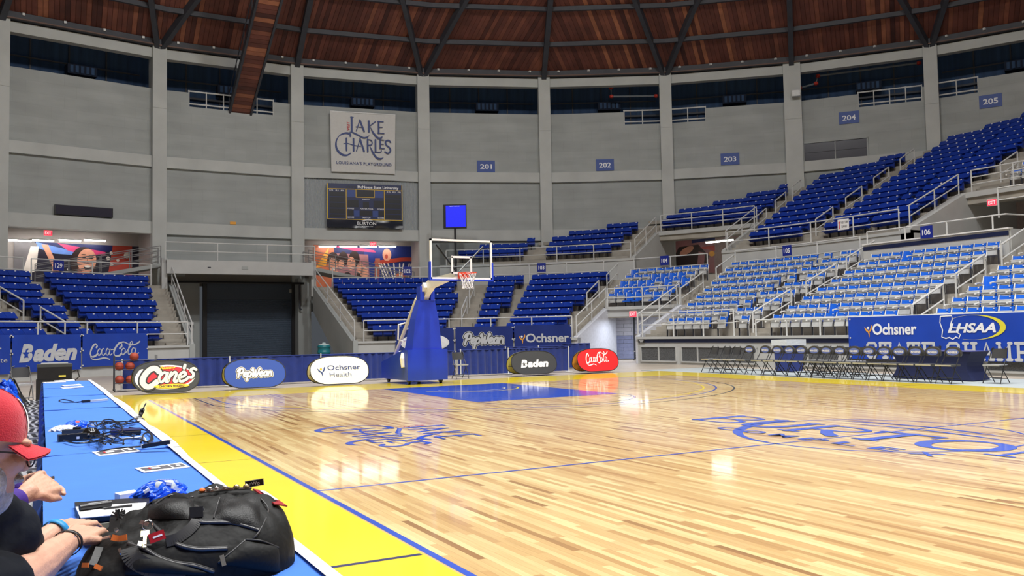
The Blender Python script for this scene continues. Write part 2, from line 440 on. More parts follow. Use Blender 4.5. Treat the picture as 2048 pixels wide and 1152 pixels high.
for rr, m_, xs in ((6.75, M_courtblack, 0.97), (6.32, M_courtblue, 1.30)):
    q = MB(); a = math.asin(max(-1, min(1, (7.62-xs)/rr))); ye = 12.73-rr*math.cos(a)
    arcband(q, 7.62, 12.73, rr, 0.045, -math.pi/2-a, -math.pi/2+a, ZP, 90)
    for xx in (xs, 15.24-xs): q.add([(xx-.022, ye, ZP), (xx+.022, ye, ZP), (xx+.022, 14.34, ZP), (xx-.022, 14.34, ZP)], [(0, 1, 2, 3)])
    q.build('three_point_line', m_, COURT)
q = MB(); arcband(q, 7.62, 12.73, 6.02, 0.05, -math.pi/2+.05, -.2, ZP, 60); arcband(q, 7.62, 12.73, 6.02, 0.05, -math.pi+.2, -math.pi/2-.35, ZP, 60); q.build('three_point_line', M_courtyellow, COURT)
q = MB(); arcband(q, 7.62, 12.73, 1.28, 0.06, math.pi+.1, 2*math.pi-.1, ZP+.001, 40); q.build('restricted_arc', M_courtyellow, COURT)
q = MB(); arcband(q, 7.62, 12.73, 0.93, 0.05, math.pi+.1, 2*math.pi-.1, ZP+.001, 40); q.build('restricted_arc', mat('court_cream_paint', (0.8, 0.77, 0.6), 0.4, coat=0.8), COURT)

# lettering on the court: reads along -y, letters rise along +x
def court_map(x, y, z): return (y, -x, z)          # (along, up) -> world, around a given origin
def crt(ox, oy): return lambda x, y, z: (ox+y, oy-x, z)
SERIFS = {}
def big_letter(mb, ch, x, w, tf, z, h=1.0, hv=0.17, th=0.07):
    """broad slab and hairline capitals as on the court emblem; heavy left stems"""
    def st(a, b, ww): brush(mb, [a, b], ww, z, smooth=False, tf=tf)
    X = lambda f: x+f*w
    if ch == 'B':
        st((X(.16), .03), (X(.16), h-.03), hv); 
        brush(mb, [(X(.1), h-.04), (X(.6), h-.04), (X(.86), h*.86), (X(.84), h*.66), (X(.55), h*.54), (X(.2), h*.54)], th*1.5, z, nib=0, con=.6, tf=tf)
        brush(mb, [(X(.2), h*.54), (X(.65), h*.5), (X(.96), h*.36), (X(.92), h*.12), (X(.6), .03), (X(.08), .03)], th*1.7, z, nib=0, con=.55, tf=tf)
    elif ch == 'U':
        st((X(.0), h-.03), (X(.38), h-.03), th); st((X(.66), h-.03), (X(1), h-.03), th)
        brush(mb, [(X(.18), h-.03), (X(.18), h*.4), (X(.28), h*.1), (X(.5), .02), (X(.72), h*.1), (X(.84), h*.4), (X(.84), h-.03)], hv, z, nib=0, con=.4, tf=tf)
    elif ch == 'R':
        st((X(.16), .03), (X(.16), h-.03), hv); st((X(.0), .03), (X(.36), .03), th)
        brush(mb, [(X(.1), h-.04), (X(.6), h-.04), (X(.9), h*.84), (X(.86), h*.58), (X(.55), h*.46), (X(.2), h*.46)], th*1.6, z, nib=0, con=.55, tf=tf)
        brush(mb, [(X(.5), h*.46), (X(.74), h*.2), (X(1.0), .02)], hv, z, tf=tf)
    elif ch == 'T':
        st((X(.5), .03), (X(.5), h-.03), hv); st((X(.0), h-.05), (X(1), h-.05), th*1.5); st((X(.3), .03), (X(.7), .03), th)
        st((X(.03), h-.22), (X(.0), h-.03), th); st((X(.97), h-.22), (X(1), h-.03), th)
    elif ch == 'O':
        brush(mb, [(X(.5+.42*math.sin(a)), h*(.5-.47*math.cos(a))) for a in [2*math.pi*k/16 for k in range(17)]], hv*1.25, z, nib=0, con=.4, tf=tf)
    elif ch == 'N':
        st((X(.14), .03), (X(.14), h-.03), th*1.2); st((X(.86), .0), (X(.86), h-.03), th*1.2); st((X(.1), h-.03), (X(.86), .04), hv)
        st((X(.0), .03), (X(.3), .03), th); st((X(.7), h-.03), (X(1), h-.03), th); st((X(-.05), h-.03), (X(.2), h-.03), th)
logo = MB(); logo.step = .0004; tf = crt(6.93, 3.02); x = 0.0
for ch, w in (('B', .86), ('U', .95), ('R', .95), ('T', .92), ('O', 1.05), ('N', 1.0)):
    big_letter(logo, ch, x, w, tf, ZP+.001); x += w+.06
x = 0.0
for ch in 'COMPLEX':
    letter(logo, ch, 1.24+x, -0.60, 0.36, 0.27, ZP+.003, weight=.015, mapf=tf); x += 0.54
arcband(logo, 7.62, 0.0, 1.80, 0.13, R(70), R(175), ZP+.0005, 40, wfun=lambda t: 0.25+math.sin(math.pi*t)**2)
for px in (((1660, 841), (1720, 844), (1790, 849), (1870, 856), (1960, 867), (2012, 874)), ((1690, 847), (1780, 854), (1860, 862), (1950, 873), (2040, 885))):
    brush(logo, [(at_z(u, v, 0).x, at_z(u, v, 0).y) for u, v in px], .075, ZP+.0008, taper=True)
logo.build('court_emblem_lettering', M_courtblue, COURT)

def lake_charles(mb, mbr, tf, z, w=1.0):
    """the tourist-board wordmark in a box 0..1 wide, 0..0.78 high; strokes with flared ends"""
    B = lambda pts, ww=.030, **k: brush(mb, pts, ww*.92, z, tf=tf, **k)
    # LAKE
    B([(.295, .74), (.295, .48)], .036, smooth=False); B([(.275, .745), (.325, .745)], .014, smooth=False)
    B([(.245, .475), (.31, .47), (.40, .43), (.50, .385), (.57, .40), (.61, .44)], .03, taper=True)
    B([(.44, .70), (.375, .50)], .018, smooth=False); B([(.44, .70), (.515, .50)], .032, smooth=False); B([(.37, .575), (.50, .57)], .014, smooth=False)
    B([(.60, .69), (.60, .50)], .034, smooth=False); B([(.72, .69), (.61, .60)], .018, smooth=False)
    B([(.62, .60), (.68, .48), (.76, .395), (.82, .40), (.84, .435)], .036, taper=True)
    B([(.775, .69), (.775, .48)], .034, smooth=False); B([(.76, .69), (.86, .69)], .018, smooth=False); B([(.77, .59), (.84, .59)], .016, smooth=False); B([(.76, .485), (.87, .48)], .020, smooth=False)
    # CHARLES
    B([(.27, .40), (.26, .44), (.18, .45), (.08, .40), (.02, .29), (.03, .16), (.11, .07), (.20, .055), (.27, .095)], .045, nib=.9, con=.35)
    B([(.20, .36), (.20, .14)], .032, smooth=False); B([(.325, .36), (.325, .14)], .032, smooth=False); B([(.15, .26), (.22, .27), (.33, .24), (.45, .23)], .016)
    B([(.44, .36), (.375, .14)], .018, smooth=False); B([(.44, .36), (.51, .14)], .034, smooth=False)
    B([(.575, .36), (.575, .14)], .032, smooth=False); B([(.57, .355), (.63, .35), (.655, .31), (.64, .265), (.58, .255)], .020)
    B([(.61, .255), (.66, .14), (.73, .04), (.80, .02), (.86, .05)], .036, taper=True)
    B([(.715, .36), (.715, .145)], .032, smooth=False); B([(.70, .14), (.80, .14), (.82, .17)], .020)
    B([(.80, .36), (.80, .21)], .028, smooth=False); B([(.79, .36), (.87, .36)], .016, smooth=False); B([(.80, .285), (.86, .285)], .014, smooth=False); B([(.79, .21), (.875, .21)], .018, smooth=False)
    B([(.985, .33), (.95, .36), (.90, .34), (.905, .28), (.96, .235), (.985, .18), (.94, .125), (.885, .15)], .030)
    letter(mbr, 'VISIT', 0.50, -0.26, 0.16, .05, z, weight=.01, mapf=lambda a, b, zz: tf(-b, a, zz))
lc = MB(); lr = MB()
LW = 2.95; lt = lambda a, b, zz: (1.28+b*LW*.93, 5.55-a*LW, zz)
lake_charles(lc, lr, lt, ZP+.001, LW)
lc.build('court_city_lettering', M_courtblue, COURT); lr.build('court_visit_lettering', M_courtred, COURT)

# ================================================================== ROUND WALL
COLAZ = [-5.71+10.41*i for i in range(-2, 9)]          # columns -2 .. 8
def block_material():
    m = mat('block_wall', (0.385, 0.41, 0.405), 0.85, noise=0.09, nscale=0.45)
    nt = m.node_tree; b = nt.nodes['Principled BSDF']; src = b.inputs['Base Color'].links[0].from_socket
    tc = nt.nodes.new('ShaderNodeTexCoord'); sp = nt.nodes.new('ShaderNodeSeparateXYZ'); cb = nt.nodes.new('ShaderNodeCombineXYZ')
    nt.links.new(tc.outputs['Object'], sp.inputs[0]); nt.links.new(sp.outputs['X'], cb.inputs['X']); nt.links.new(sp.outputs['Z'], cb.inputs['Y'])
    br = nt.nodes.new('ShaderNodeTexBrick'); br.inputs['Scale'].default_value = 1.0; br.inputs['Brick Width'].default_value = 1.2
    br.inputs['Row Height'].default_value = 0.62; br.inputs['Mortar Size'].default_value = 0.012; br.inputs['Mortar Smooth'].default_value = 0.6
    br.inputs['Color1'].default_value = (1, 1, 1, 1); br.inputs['Color2'].default_value = (0.95, 0.95, 0.95, 1); br.inputs['Mortar'].default_value = (0.90, 0.90, 0.90, 1)
    nt.links.new(cb.outputs[0], br.inputs['Vector'])
    mx = nt.nodes.new('ShaderNodeMix'); mx.data_type = 'RGBA'; mx.blend_type = 'MULTIPLY'; mx.inputs[0].default_value = 1.0
    nt.links.new(src, mx.inputs[6]); nt.links.new(br.outputs['Color'], mx.inputs[7]); nt.links.new(mx.outputs[2], b.inputs['Base Color'])
    # streaky settled dust, vertical
    n2 = nt.nodes.new('ShaderNodeTexNoise'); mp = nt.nodes.new('ShaderNodeMapping'); mp.inputs['Scale'].default_value = (0.22, 1, 1.5)
    nt.links.new(tc.outputs['Object'], mp.inputs[0]); nt.links.new(mp.outputs[0], n2.inputs['Vector']); n2.inputs['Scale'].default_value = 1.4
    mr = nt.nodes.new('ShaderNodeMapRange'); mr.inputs['From Min'].default_value = 0.35; mr.inputs['From Max'].default_value = 0.7; mr.inputs['To Min'].default_value = 0.93; mr.inputs['To Max'].default_value = 1.06
    nt.links.new(n2.outputs['Fac'], mr.inputs['Value'])
    m3 = nt.nodes.new('ShaderNodeMix'); m3.data_type = 'RGBA'; m3.blend_type = 'MULTIPLY'; m3.inputs[0].default_value = 1.0
    nt.links.new(mx.outputs[2], m3.inputs[6]); nt.links.new(mr.outputs['Result'], m3.inputs[7]); nt.links.new(m3.outputs[2], b.inputs['Base Color'])
    return m
M_block = block_material()
def bay_frame(i):
    a0, a1 = COLAZ[i+2], COLAZ[i+3]
    p0 = wallp(a0, RW, 0); p1 = wallp(a1, RW, 0)
    d = (p1-p0); L = d.length; d /= L
    # local x along the bay, local y outwards, z up
    n = Vector((-d.y, d.x, 0))
    if n.dot(p0-Vector((DOME.x, DOME.y, 0))) < 0: n = -n
    return Matrix(((d.x, n.x, 0, p0.x), (d.y, n.y, 0, p0.y), (0, 0, 1, 0), (0, 0, 0, 1))), L
def bay_hit(i, u, v, off=0.0):
    mw, L = bay_frame(i); inv = mw.inverted(); c = inv @ CAM; d = inv.to_3x3() @ ray(u, v)
    t = (off-c.y)/d.y; p = c+d*t; return p.x, p.z
NOTCH = {0: ((378, 547),), 3: ((1248, 1321),), 4: ((1339, 1411),), 5: ((1717, 1845),), 6: ((1872, 1958),)}
BAYS = {}
for i in range(-2, 8):
    mw, L = bay_frame(i)
    W_ = thing('wall_bay', None, None, mw); tag(W_, 'grey concrete wall bay %s between two columns of the round hall' % ORD[i+2], None, None, 'structure')
    BAYS[i] = (W_, mw, L)
    # upper wall with its notches
    cuts = []
    for (ua, ub) in NOTCH.get(i, ()):
        cuts.append((max(0, bay_hit(i, ua, 215)[0]), min(L, bay_hit(i, ub, 215)[0])))
    q = MB(); x = 0
    for (c0, c1) in cuts:
        if c0 > x: q.box(((x+c0)/2, .15, 13.5), (c0-x, .3, 3.9))
        q.box(((c0+c1)/2, .15, 13.1), (c1-c0, .3, 3.1)); x = c1
    if x < L: q.box(((x+L)/2, .15, 13.5), (L-x, .3, 3.9))
    q.build('upper_panel', M_block, W_)
    low = 8.0 if i in (-1, 1) else (3.2 if i != 0 else 5.0)
    z0 = 7.6 if i in (-1, 1) else (4.95 if i == 0 else 0)
    q = MB(); q.box((L/2, .15, (z0+11.3)/2), (L, .3, 11.3-z0)); q.build('lower_panel', M_block, W_)
    for nm, za, zb in (('ledge_beam', 11.0, 11.63), ('ledge_beam', 7.27, 7.95), ('ring_beam', 17.17, 17.72)):
        q = MB(); q.box((L/2, 0.05, (za+zb)/2), (L, .5, zb-za)); q.build(nm, M_beam, W_)
    # dark gallery behind the clerestory opening
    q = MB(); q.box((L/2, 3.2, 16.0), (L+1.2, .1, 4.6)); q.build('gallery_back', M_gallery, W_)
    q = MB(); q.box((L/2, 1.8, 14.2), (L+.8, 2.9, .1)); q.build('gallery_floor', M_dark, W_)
    q = MB(); q.tube([(0.3, 2.4, 16.75), (L-.3, 2.4, 16.75)], .05, 6); q.build('gallery_pipe', M_steel, W_)
    q = MB(); q.box((L/2, 2.9, 15.9), (L, .05, .12)); q.build('gallery_rail_beam', M_steel, W_)
    for nx in range(1, 4):
        q = MB(); q.bar((L*nx/4, 3.1, 14.3), (L*nx/4, 3.1, 18), .08, .08); q.build('gallery_post', M_steel, W_)
    # unit heater with a row of louvres hanging in the gallery
    hx = L*.56
    q = MB(); q.box((hx, 2.5, 16.45), (1.5, .8, .55)); q.build('gallery_heater', M_dark, W_)
    for k in range(5):
        q = MB(); q.box((hx-.55+k*.27, 2.08, 16.45), (.16, .04, .4)); q.build('heater_louvre', M_gallery, W_)
    # railing in the notch
    for (c0, c1) in cuts:
        for zz in (15.55, 14.83):
            q = MB(); q.tube([(c0-.05, .05, zz), (c1, .05, zz)], .045, 6); q.build('notch_rail', M_rail, W_)
        n = max(2, round((c1-c0)/.95))
        for k in range(n+1):
            q = MB(); q.tube([(c0+(c1-c0)*k/n, .05, 14.65), (c0+(c1-c0)*k/n, .05, 15.6)], .035, 6); q.build('notch_post', M_rail, W_)
for i in range(-2, 9):
    a = COLAZ[i+2]; wd = 1.02 if i == 5 else .74
    q = MB(); rot = Matrix.Rotation(-R(a), 3, 'Z'); p = wallp(a, RW+.1, 8.9)
    z0 = 0.0
    q.box(p, (wd, 1.1, 17.8), rot)
    for zz in (14.3,): q.box(wallp(a, RW-.47, zz), (wd-.02, .01, .03), rot)
    struct('column', q.mesh('column', M_beam), 'pale concrete wall column, %s from the left end of the round wall' % ORD[i+2])
# the rest of the round wall, behind the photographer
q = MB(); azs = [COLAZ[-1]+k*(360-(COLAZ[-1]-COLAZ[0]))/30 for k in range(31)]
for a, b in zip(azs[:-1], azs[1:]):
    q.poly([wallp(a, RW, 0), wallp(b, RW, 0), wallp(b, RW, 17.8), wallp(a, RW, 17.8)])
struct('wall_rear', q.mesh('wall_rear', M_conc), 'grey concrete remainder of the round hall wall')
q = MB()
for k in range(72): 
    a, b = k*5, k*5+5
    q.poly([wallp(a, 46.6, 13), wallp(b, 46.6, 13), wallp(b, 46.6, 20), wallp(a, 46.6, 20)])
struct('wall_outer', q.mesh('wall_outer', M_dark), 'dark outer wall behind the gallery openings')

# ================================================================== DOME
SPH = 81.1; SPZ = 17.8-math.sqrt(SPH**2-43.0**2)
def dz(r): return SPZ+math.sqrt(SPH**2-r*r)
def domep(x, y, drop=0.0):
    r = math.hypot(x-DOME.x, y-DOME.y); return Vector((x, y, dz(min(r, 50))-drop))
def plank_material():
    m = bpy.data.materials.new('ceiling_plank'); m.use_nodes = True; nt = m.node_tree; b = nt.nodes['Principled BSDF']
    oi = nt.nodes.new('ShaderNodeObjectInfo'); cr = nt.nodes.new('ShaderNodeValToRGB'); e = cr.color_ramp.elements
    e[0].color = (*srgb(72, 40, 35), 1); e[1].color = (*srgb(168, 108, 78), 1); e[1].position = 1
    for p, c in ((.2, srgb(98, 56, 46)), (.65, srgb(112, 65, 54)), (.88, srgb(132, 80, 62))): k = e.new(p); k.color = (*c, 1)
    nt.links.new(oi.outputs['Random'], cr.inputs['Fac'])
    ge = nt.nodes.new('ShaderNodeNewGeometry'); nz = nt.nodes.new('ShaderNodeTexNoise'); nz.inputs['Scale'].default_value = 1.4; nz.inputs['Detail'].default_value = 6
    nt.links.new(ge.outputs['Position'], nz.inputs['Vector'])
    mr = nt.nodes.new('ShaderNodeMapRange'); mr.inputs['From Min'].default_value = .3; mr.inputs['From Max'].default_value = .7; mr.inputs['To Min'].default_value = .72; mr.inputs['To Max'].default_value = 1.2
    nt.links.new(nz.outputs['Fac'], mr.inputs['Value'])
    hs = nt.nodes.new('ShaderNodeHueSaturation'); nt.links.new(cr.outputs['Color'], hs.inputs['Color']); nt.links.new(mr.outputs['Result'], hs.inputs['Value'])
    nt.links.new(hs.outputs['Color'], b.inputs['Base Color']); b.inputs['Roughness'].default_value = 0.6
    return m
M_plank = plank_material()
q = MB()
rings = [0, 8, 16, 24, 32, 38, 43.4]
for a in range(0, 360, 6):
    for r0, r1 in zip(rings[:-1], rings[1:]):
        P = [wallp(a, r0, dz(r0)+.12), wallp(a+6, r0, dz(r0)+.12), wallp(a+6, r1, dz(r1)+.12), wallp(a, r1, dz(r1)+.12)]
        q.poly(P if r0 > 0 else P[1:])
CEIL = struct('ceiling', q.mesh('ceiling', mat('ceiling_deck', srgb(120, 66, 50), 0.7, noise=0.25, nscale=1.0)), 'reddish timber dome ceiling with dark steel ribs')
PW = 0.25
for (s0, s1, phi) in ((-21, 25.5, 0.0), (25.5, 77.5, 52.0)):
    d = Vector((math.sin(R(phi)), math.cos(R(phi)))); nrm = Vector((d.y, -d.x))
    offs = [DOME+Vector((math.sin(R(a)), math.cos(R(a))))*43.2 for a in (s0, s1)]
    lo = min((p-DOME).dot(nrm) for p in offs)-1; hi = max((p-DOME).dot(nrm) for p in offs)+1
    w = lo
    while w < hi:
        ts = []
        for k in range(260):
            t = 8+k*.15; p = DOME+nrm*(w+PW/2)+d*t; rr = (p-DOME).length; az = math.degrees(math.atan2(p.x-DOME.x, p.y-DOME.y))
            if 30.5 < rr < 43.2 and s0 <= az <= s1: ts.append(t)
        if len(ts) > 3:
            t0, t1 = ts[0], ts[-1]; mbp = MB(); n = max(2, int((t1-t0)/3)+1); jit = rng.uniform(-.014, .014)
            vs = []
            for k in range(n+1):
                t = t0+(t1-t0)*k/n
                for ww, dd in ((w+.008, 0), (w+PW-.008, 0), (w+PW-.008, .06), (w+.008, .06)):
                    p = DOME+nrm*ww+d*t; vs.append(domep(p.x, p.y, jit-dd+.05))
            fs = [(0, 1, 2, 3), (4*n+3, 4*n+2, 4*n+1, 4*n)]
            for k in range(n):
                for j in range(4): fs.append((4*k+j, 4*k+4+j, 4*k+4+(j+1) % 4, 4*k+(j+1) % 4))
            mbp.add(vs, fs); mbp.build('plank', M_plank, CEIL)
        w += PW
def dome_beam(name, az0, r0, az1, r1, w=.26, h=.42, n=4):
    a = wallp(az0, r0, 0); b = wallp(az1, r1, 0); q = MB()
    for k in range(n):
        p = a.lerp(b, k/n); s = a.lerp(b, (k+1)/n)
        q.bar(domep(p.x, p.y, .05+h/2), domep(s.x, s.y, .05+h/2), w, h)
    return q.build(name, M_steel, CEIL)
for i in range(-2, 9):
    a = COLAZ[i+2]
    if i % 2 == 0:
        for s in (-1, 1): dome_beam('diagonal_rib', a, 42.9, a+s*10.41, 28.0, .26, .42, 5)
    else: dome_beam('radial_rib', a, 42.9, a, 28.0, .30, .45, 5)
for r_ in (40.4, 38.0, 34.0):
    for i in range(-2, 8):
        dome_beam('ring_purlin', COLAZ[i+2], r_, COLAZ[i+3], r_, .18, .26, 1)
for i in range(-2, 8):
    a, b = COLAZ[i+2], COLAZ[i+3]; q = MB(); q.bar(wallp(a, 42.6, 17.95), wallp(b, 42.6, 17.95), .5, .35); q.build('eaves_girder', M_steel, CEIL)
    q = MB(); q.bar(wallp(a, 42.33, 17.79), wallp(b, 42.33, 17.79), .1, .06); q.build('eaves_lip', mat('lip_rust', srgb(104, 78, 68), .6), CEIL)
    for f in (.12, .37, .62, .88):
        p = wallp(a, 42.3, 18.05).lerp(wallp(b, 42.3, 18.05), f); q = MB(); q.box(p, (.12, .12, .12)); q.build('bracket', M_rail, CEIL)

# sloping timber catwalk from the gallery up under the dome
cw = thing('catwalk', 'sloping timber-soffit catwalk climbing from the gallery to the dome', 'catwalk', loc=(7.85, 43.6, 14.6))
P0 = Vector((0, 0.4, -.1)); P1 = Vector((0.05, -26.0, 14.6)); dcat = (P1-P0).normalized()
nb = 88
for k in range(nb):
    p = P0+dcat*(k*.30); q = MB(); q.bar(p, p+dcat*.275, 1.05, .05); q.build('soffit_plank', M_plank, cw)
for s in (-1, 1):
    q = MB(); off = Vector((s*.60, 0, .12)); q.bar(P0+off, P0+dcat*(nb*.3)+off, .12, .40); q.build('side_girder', M_steel, cw)
    q = MB(); off = Vector((s*.60, 0, 1.25)); q.tube([P0+off, P0+dcat*(nb*.3)+off], .03, 5); q.build('guard_rail', M_steel, cw)
    for k in range(0, nb, 8):
        q = MB(); p = P0+dcat*(k*.3)+Vector((s*.60, 0, .3)); q.bar(p, p+Vector((0, 0, .95)), .05, .05); q.build('guard_post', M_steel, cw)

# ================================================================== STANDS
def pt(r, t, z):
    if t > 90: return Vector((BOWL.x+r, 20-(t-90), z))
    if t < -90: return Vector((BOWL.x-r, 20+(t+90), z))
    return bowl(t, r, z)
def tdir(r, t):          # facing angle (outward azimuth)
    return max(-90, min(90, t))
def tsteps(t0, t1):
    out = [t0]; t = t0
    while t < t1-1e-6:
        st = 2.5 if t < 90 else 6.0
        t2 = min(t+st, t1)
        if t < 90 < t2: t2 = 90
        t = t2; out.append(t)
    return out
def slab(mb, r0, r1, z0, z1, t0, t1, rz=None):
    T = tsteps(t0, t1); n = len(T); vs = []
    for t in T: vs += [pt(r0, t, z0), pt(r0, t, z1), pt(r1, t, z1), pt(r1, t, z0)]
    fs = [(0, 1, 2, 3), (4*n-1, 4*n-2, 4*n-3, 4*n-4)]
    for i in range(n-1):
        for j in range(4): fs.append((4*i+j, 4*i+4+j, 4*i+4+(j+1) % 4, 4*i+(j+1) % 4))
    mb.add(vs, fs)
RL0, DR, ZL0, DZ = 14.1, 0.8, 1.10, 0.35
def lower_r(k): return RL0+DR*k
def lower_z(k): return ZL0+DZ*k
DOOR_R, DOOR_L = 11.45, 3.55
def door_t(r, x): return math.degrees(math.asin((x-BOWL.x)/r))
LOWER = struct('lower_terrace', MB().mesh('lower_terrace', M_step), 'concrete terraces of the lower seating bowl')
for k in range(10):
    r0, r1 = lower_r(k), lower_r(k)+(DR if k < 9 else 1.7); z1 = lower_z(k); z0 = z1-DZ-.05
    if k == 9: z1 = 4.25
    segs = [(door_t(r0, DOOR_R), 60.9 if k < 4 else 128), (-112, door_t(r0, DOOR_L))]
    if k < 4: segs.append((74.7, 128))
    for (a, b) in segs:
        q = MB(); slab(q, r0, r1, z0, z1, a, b); q.build('terrace_step' if k < 9 else 'cross_walkway', M_step, LOWER)
# front wall of the bowl
FRONT = struct('wall_front', MB().mesh('wall_front', M_frontw), 'low grey front wall of the lower seating bowl')
for (a, b) in ((door_t(RL0, DOOR_R), 61.3), (-112, door_t(RL0, DOOR_L)), (74.6, 128)):
    q = MB(); slab(q, RL0-.02, RL0+.25, -.03, 1.06, a, b); q.build('front_panel', M_frontw, FRONT)
    q = MB(); slab(q, RL0-.10, RL0+.28, 1.06, 1.16, a, b); q.build('front_coping', M_frontw, FRONT)
q = MB(); slab(q, RL0-.045, RL0-.02, .90, 1.055, 74.9, 128); q.build('navy_stripe', M_navyband, FRONT)
# chain-link vents in the front wall
def mesh_screen_material():
    m = mat('wire_screen', (0.10, 0.105, 0.11), 0.6, noise=0.4, nscale=25, bump=0.5, bscale=60); return m
M_screen = mesh_screen_material()
for (ta, tb) in ((75.6, 83.6), (85.2, 93.0), (94.4, 97.0), (97.4, 101.6), (102.4, 106.6)):
    q = MB(); slab(q, RL0-.035, RL0-.025, .10, .72, ta, tb); v = q.build('vent_screen', M_screen, FRONT)
    mid = (ta+tb)/2
    for (za, zb) in ((.06, .12), (.70, .76)):
        q = MB(); slab(q, RL0-.07, RL0-.02, za, zb, ta-.2, tb+.2); q.build('vent_frame', M_frontw, FRONT)
    for tt in (ta-.15, mid, tb+.15):
        q = MB(); q.bar(pt(RL0-.05, tt, .1), pt(RL0-.05, tt, .74), .06, .05); q.build('vent_mullion', M_frontw, FRONT)
# upper stand
RU0, DRU, ZU0, DZU = 23.72, 0.815, 5.76, 0.40
def upper_r(k): return RU0+DRU*k
def upper_z(k): return ZU0+DZU*k
def inside(p): return (Vector((p.x, p.y))-DOME).length < 42.35
def t_first(r):
    t = 20.0
    while t < 120 and not inside(pt(r, t, 0)): t += .25
    return t
UPPER = struct('upper_terrace', MB().mesh('upper_terrace', M_step), 'concrete terraces of the upper seating bank')
PORTAL = ((58.6, 71.6), (93.3, 101.5))
def cut(a, b, holes):
    segs = [(a, b)]
    for h0, h1 in holes:
        ns = []
        for s0, s1 in segs:
            if h1 <= s0 or h0 >= s1: ns.append((s0, s1)); continue
            if s0 < h0: ns.append((s0, h0))
            if h1 < s1: ns.append((h1, s1))
        segs = ns
    return segs
for k in range(19):
    r0 = upper_r(k); z1 = upper_z(k)
    a = max(30, t_first(r0+.5))
    if a > 118: continue
    for (s0, s1) in cut(a, 122, [(p0-.35, p1+.35) for p0, p1 in PORTAL] if k < 4 else ()):
        q = MB(); slab(q, r0, r0+DRU, z1-DZU-.1, z1, s0, s1); q.build('terrace_step', M_step, UPPER)
UPW = struct('wall_cross', MB().mesh('wall_cross', M_frontw), 'pale grey wall of the cross aisle below the upper seats')
for (s0, s1) in cut(29, 122, PORTAL):
    q = MB(); slab(q, 23.0, 23.2, 3.9, 5.55, s0, s1); q.build('wall_panel', M_frontw, UPW)
    q = MB(); slab(q, 22.95, 23.75, 5.44, 5.57, s0, s1); q.build('wall_coping', M_frontw, UPW)
q = MB(); slab(q, 21.2, 24.0, 3.7, 4.249, 13, 122); q.build('walkway_slab', M_step, UPW)

# ------------------------------------------------------------------ railings
def railing(pts, h, label, group=None, mids=(0.5,), every=2.2, rad=.032, posts=True, m=None, name='guard_railing', post_ids=None):
    """pts = foot points along the run; top rail at h, further rails at fractions of h"""
    m = m or M_rail; o = Vector(pts[0])
    t = thing(name, label, 'railing', loc=o, group=group)
    P = [Vector(p)-o for p in pts]; up = Vector((0, 0, 1))
    q = MB(); q.tube([p+up*h for p in P], rad, 6); q.build('top_rail', m, t)
    for f in mids:
        q = MB(); q.tube([p+up*h*f for p in P], rad*.85, 6); q.build('mid_rail', m, t)
    if posts:
        d = 0; nxt = 0; acc = [0]
        for a, b in zip(P[:-1], P[1:]): acc.append(acc[-1]+(b-a).length)
        n = max(1, round(acc[-1]/every))
        for k in range(n+1):
            s = acc[-1]*k/n; j = 0
            while j < len(P)-2 and acc[j+1] < s: j += 1
            f = (s-acc[j])/max(1e-6, acc[j+1]-acc[j]); p = P[j].lerp(P[j+1], min(1, f))
            q = MB(); q.tube([p, p+up*(h+.005)], rad, 6); q.build('post', m, t)
    return t
def run(r, z, t0, t1): return [pt(r, t, z) for t in tsteps(t0, t1)]
# front rail of the bowl
railing(run(14.12, 1.16, door_t(14.12, 11.75), 60.0), 1.03, 'white front rail above the navy banners right of the roll-up door', every=2.3)
railing(run(14.12, 1.16, -100, door_t(14.12, 3.5)), 1.03, 'white front rail above the hanging banners left of the roll-up door', every=2.3)
railing(run(14.12, 1.16, 75.7, 91.9), 1.05, 'white front rail on the low wall right of the corner tunnel', every=2.0)
railing(run(14.12, 1.16, 93.1, 126), .60, 'low white front rail behind the long blue state banner', every=1.6, mids=())
# rails behind the last lower row, carrying section signs
railing(run(21.38, 4.25, door_t(21.38, 12.4), 33.0), 1.1, 'grey rail behind the top seat row right of the roll-up door', every=2.4)
railing(run(21.38, 4.25, 37.6, 55.4), 1.1, 'grey rail behind the top row of the middle blue seats', every=2.6)
railing(run(21.38, 4.25, 60.2, 71.8), 1.1, 'grey rail behind the seats above the corner tunnel', every=2.6)
railing(run(21.38, 4.25, 76.2, 92.0), 1.1, 'grey rail behind the seats right of the corner tunnel', every=2.6)
railing(run(21.38, 4.25, -29, door_t(21.38, 2.7)), 1.1, 'grey rail behind the top seat row left of the roll-up door', every=2.4)
railing(run(21.38, 4.25, -60, -30), 1.1, 'grey rail behind the top row at the left picture edge', every=2.4)
# rail on the cross-aisle wall
railing(run(23.06, 5.56, 30, 57.9), .92, 'white rail on the cross aisle wall below the first two upper blocks', every=2.3)
railing(run(23.06, 5.56, 72.4, 92.7), .98, 'white rail on the cross aisle wall below the largest upper blocks', every=2.3)
railing(run(23.06, 5.56, 101.7, 120), .98, 'white rail on the cross aisle wall beyond the right portal', every=2.3)
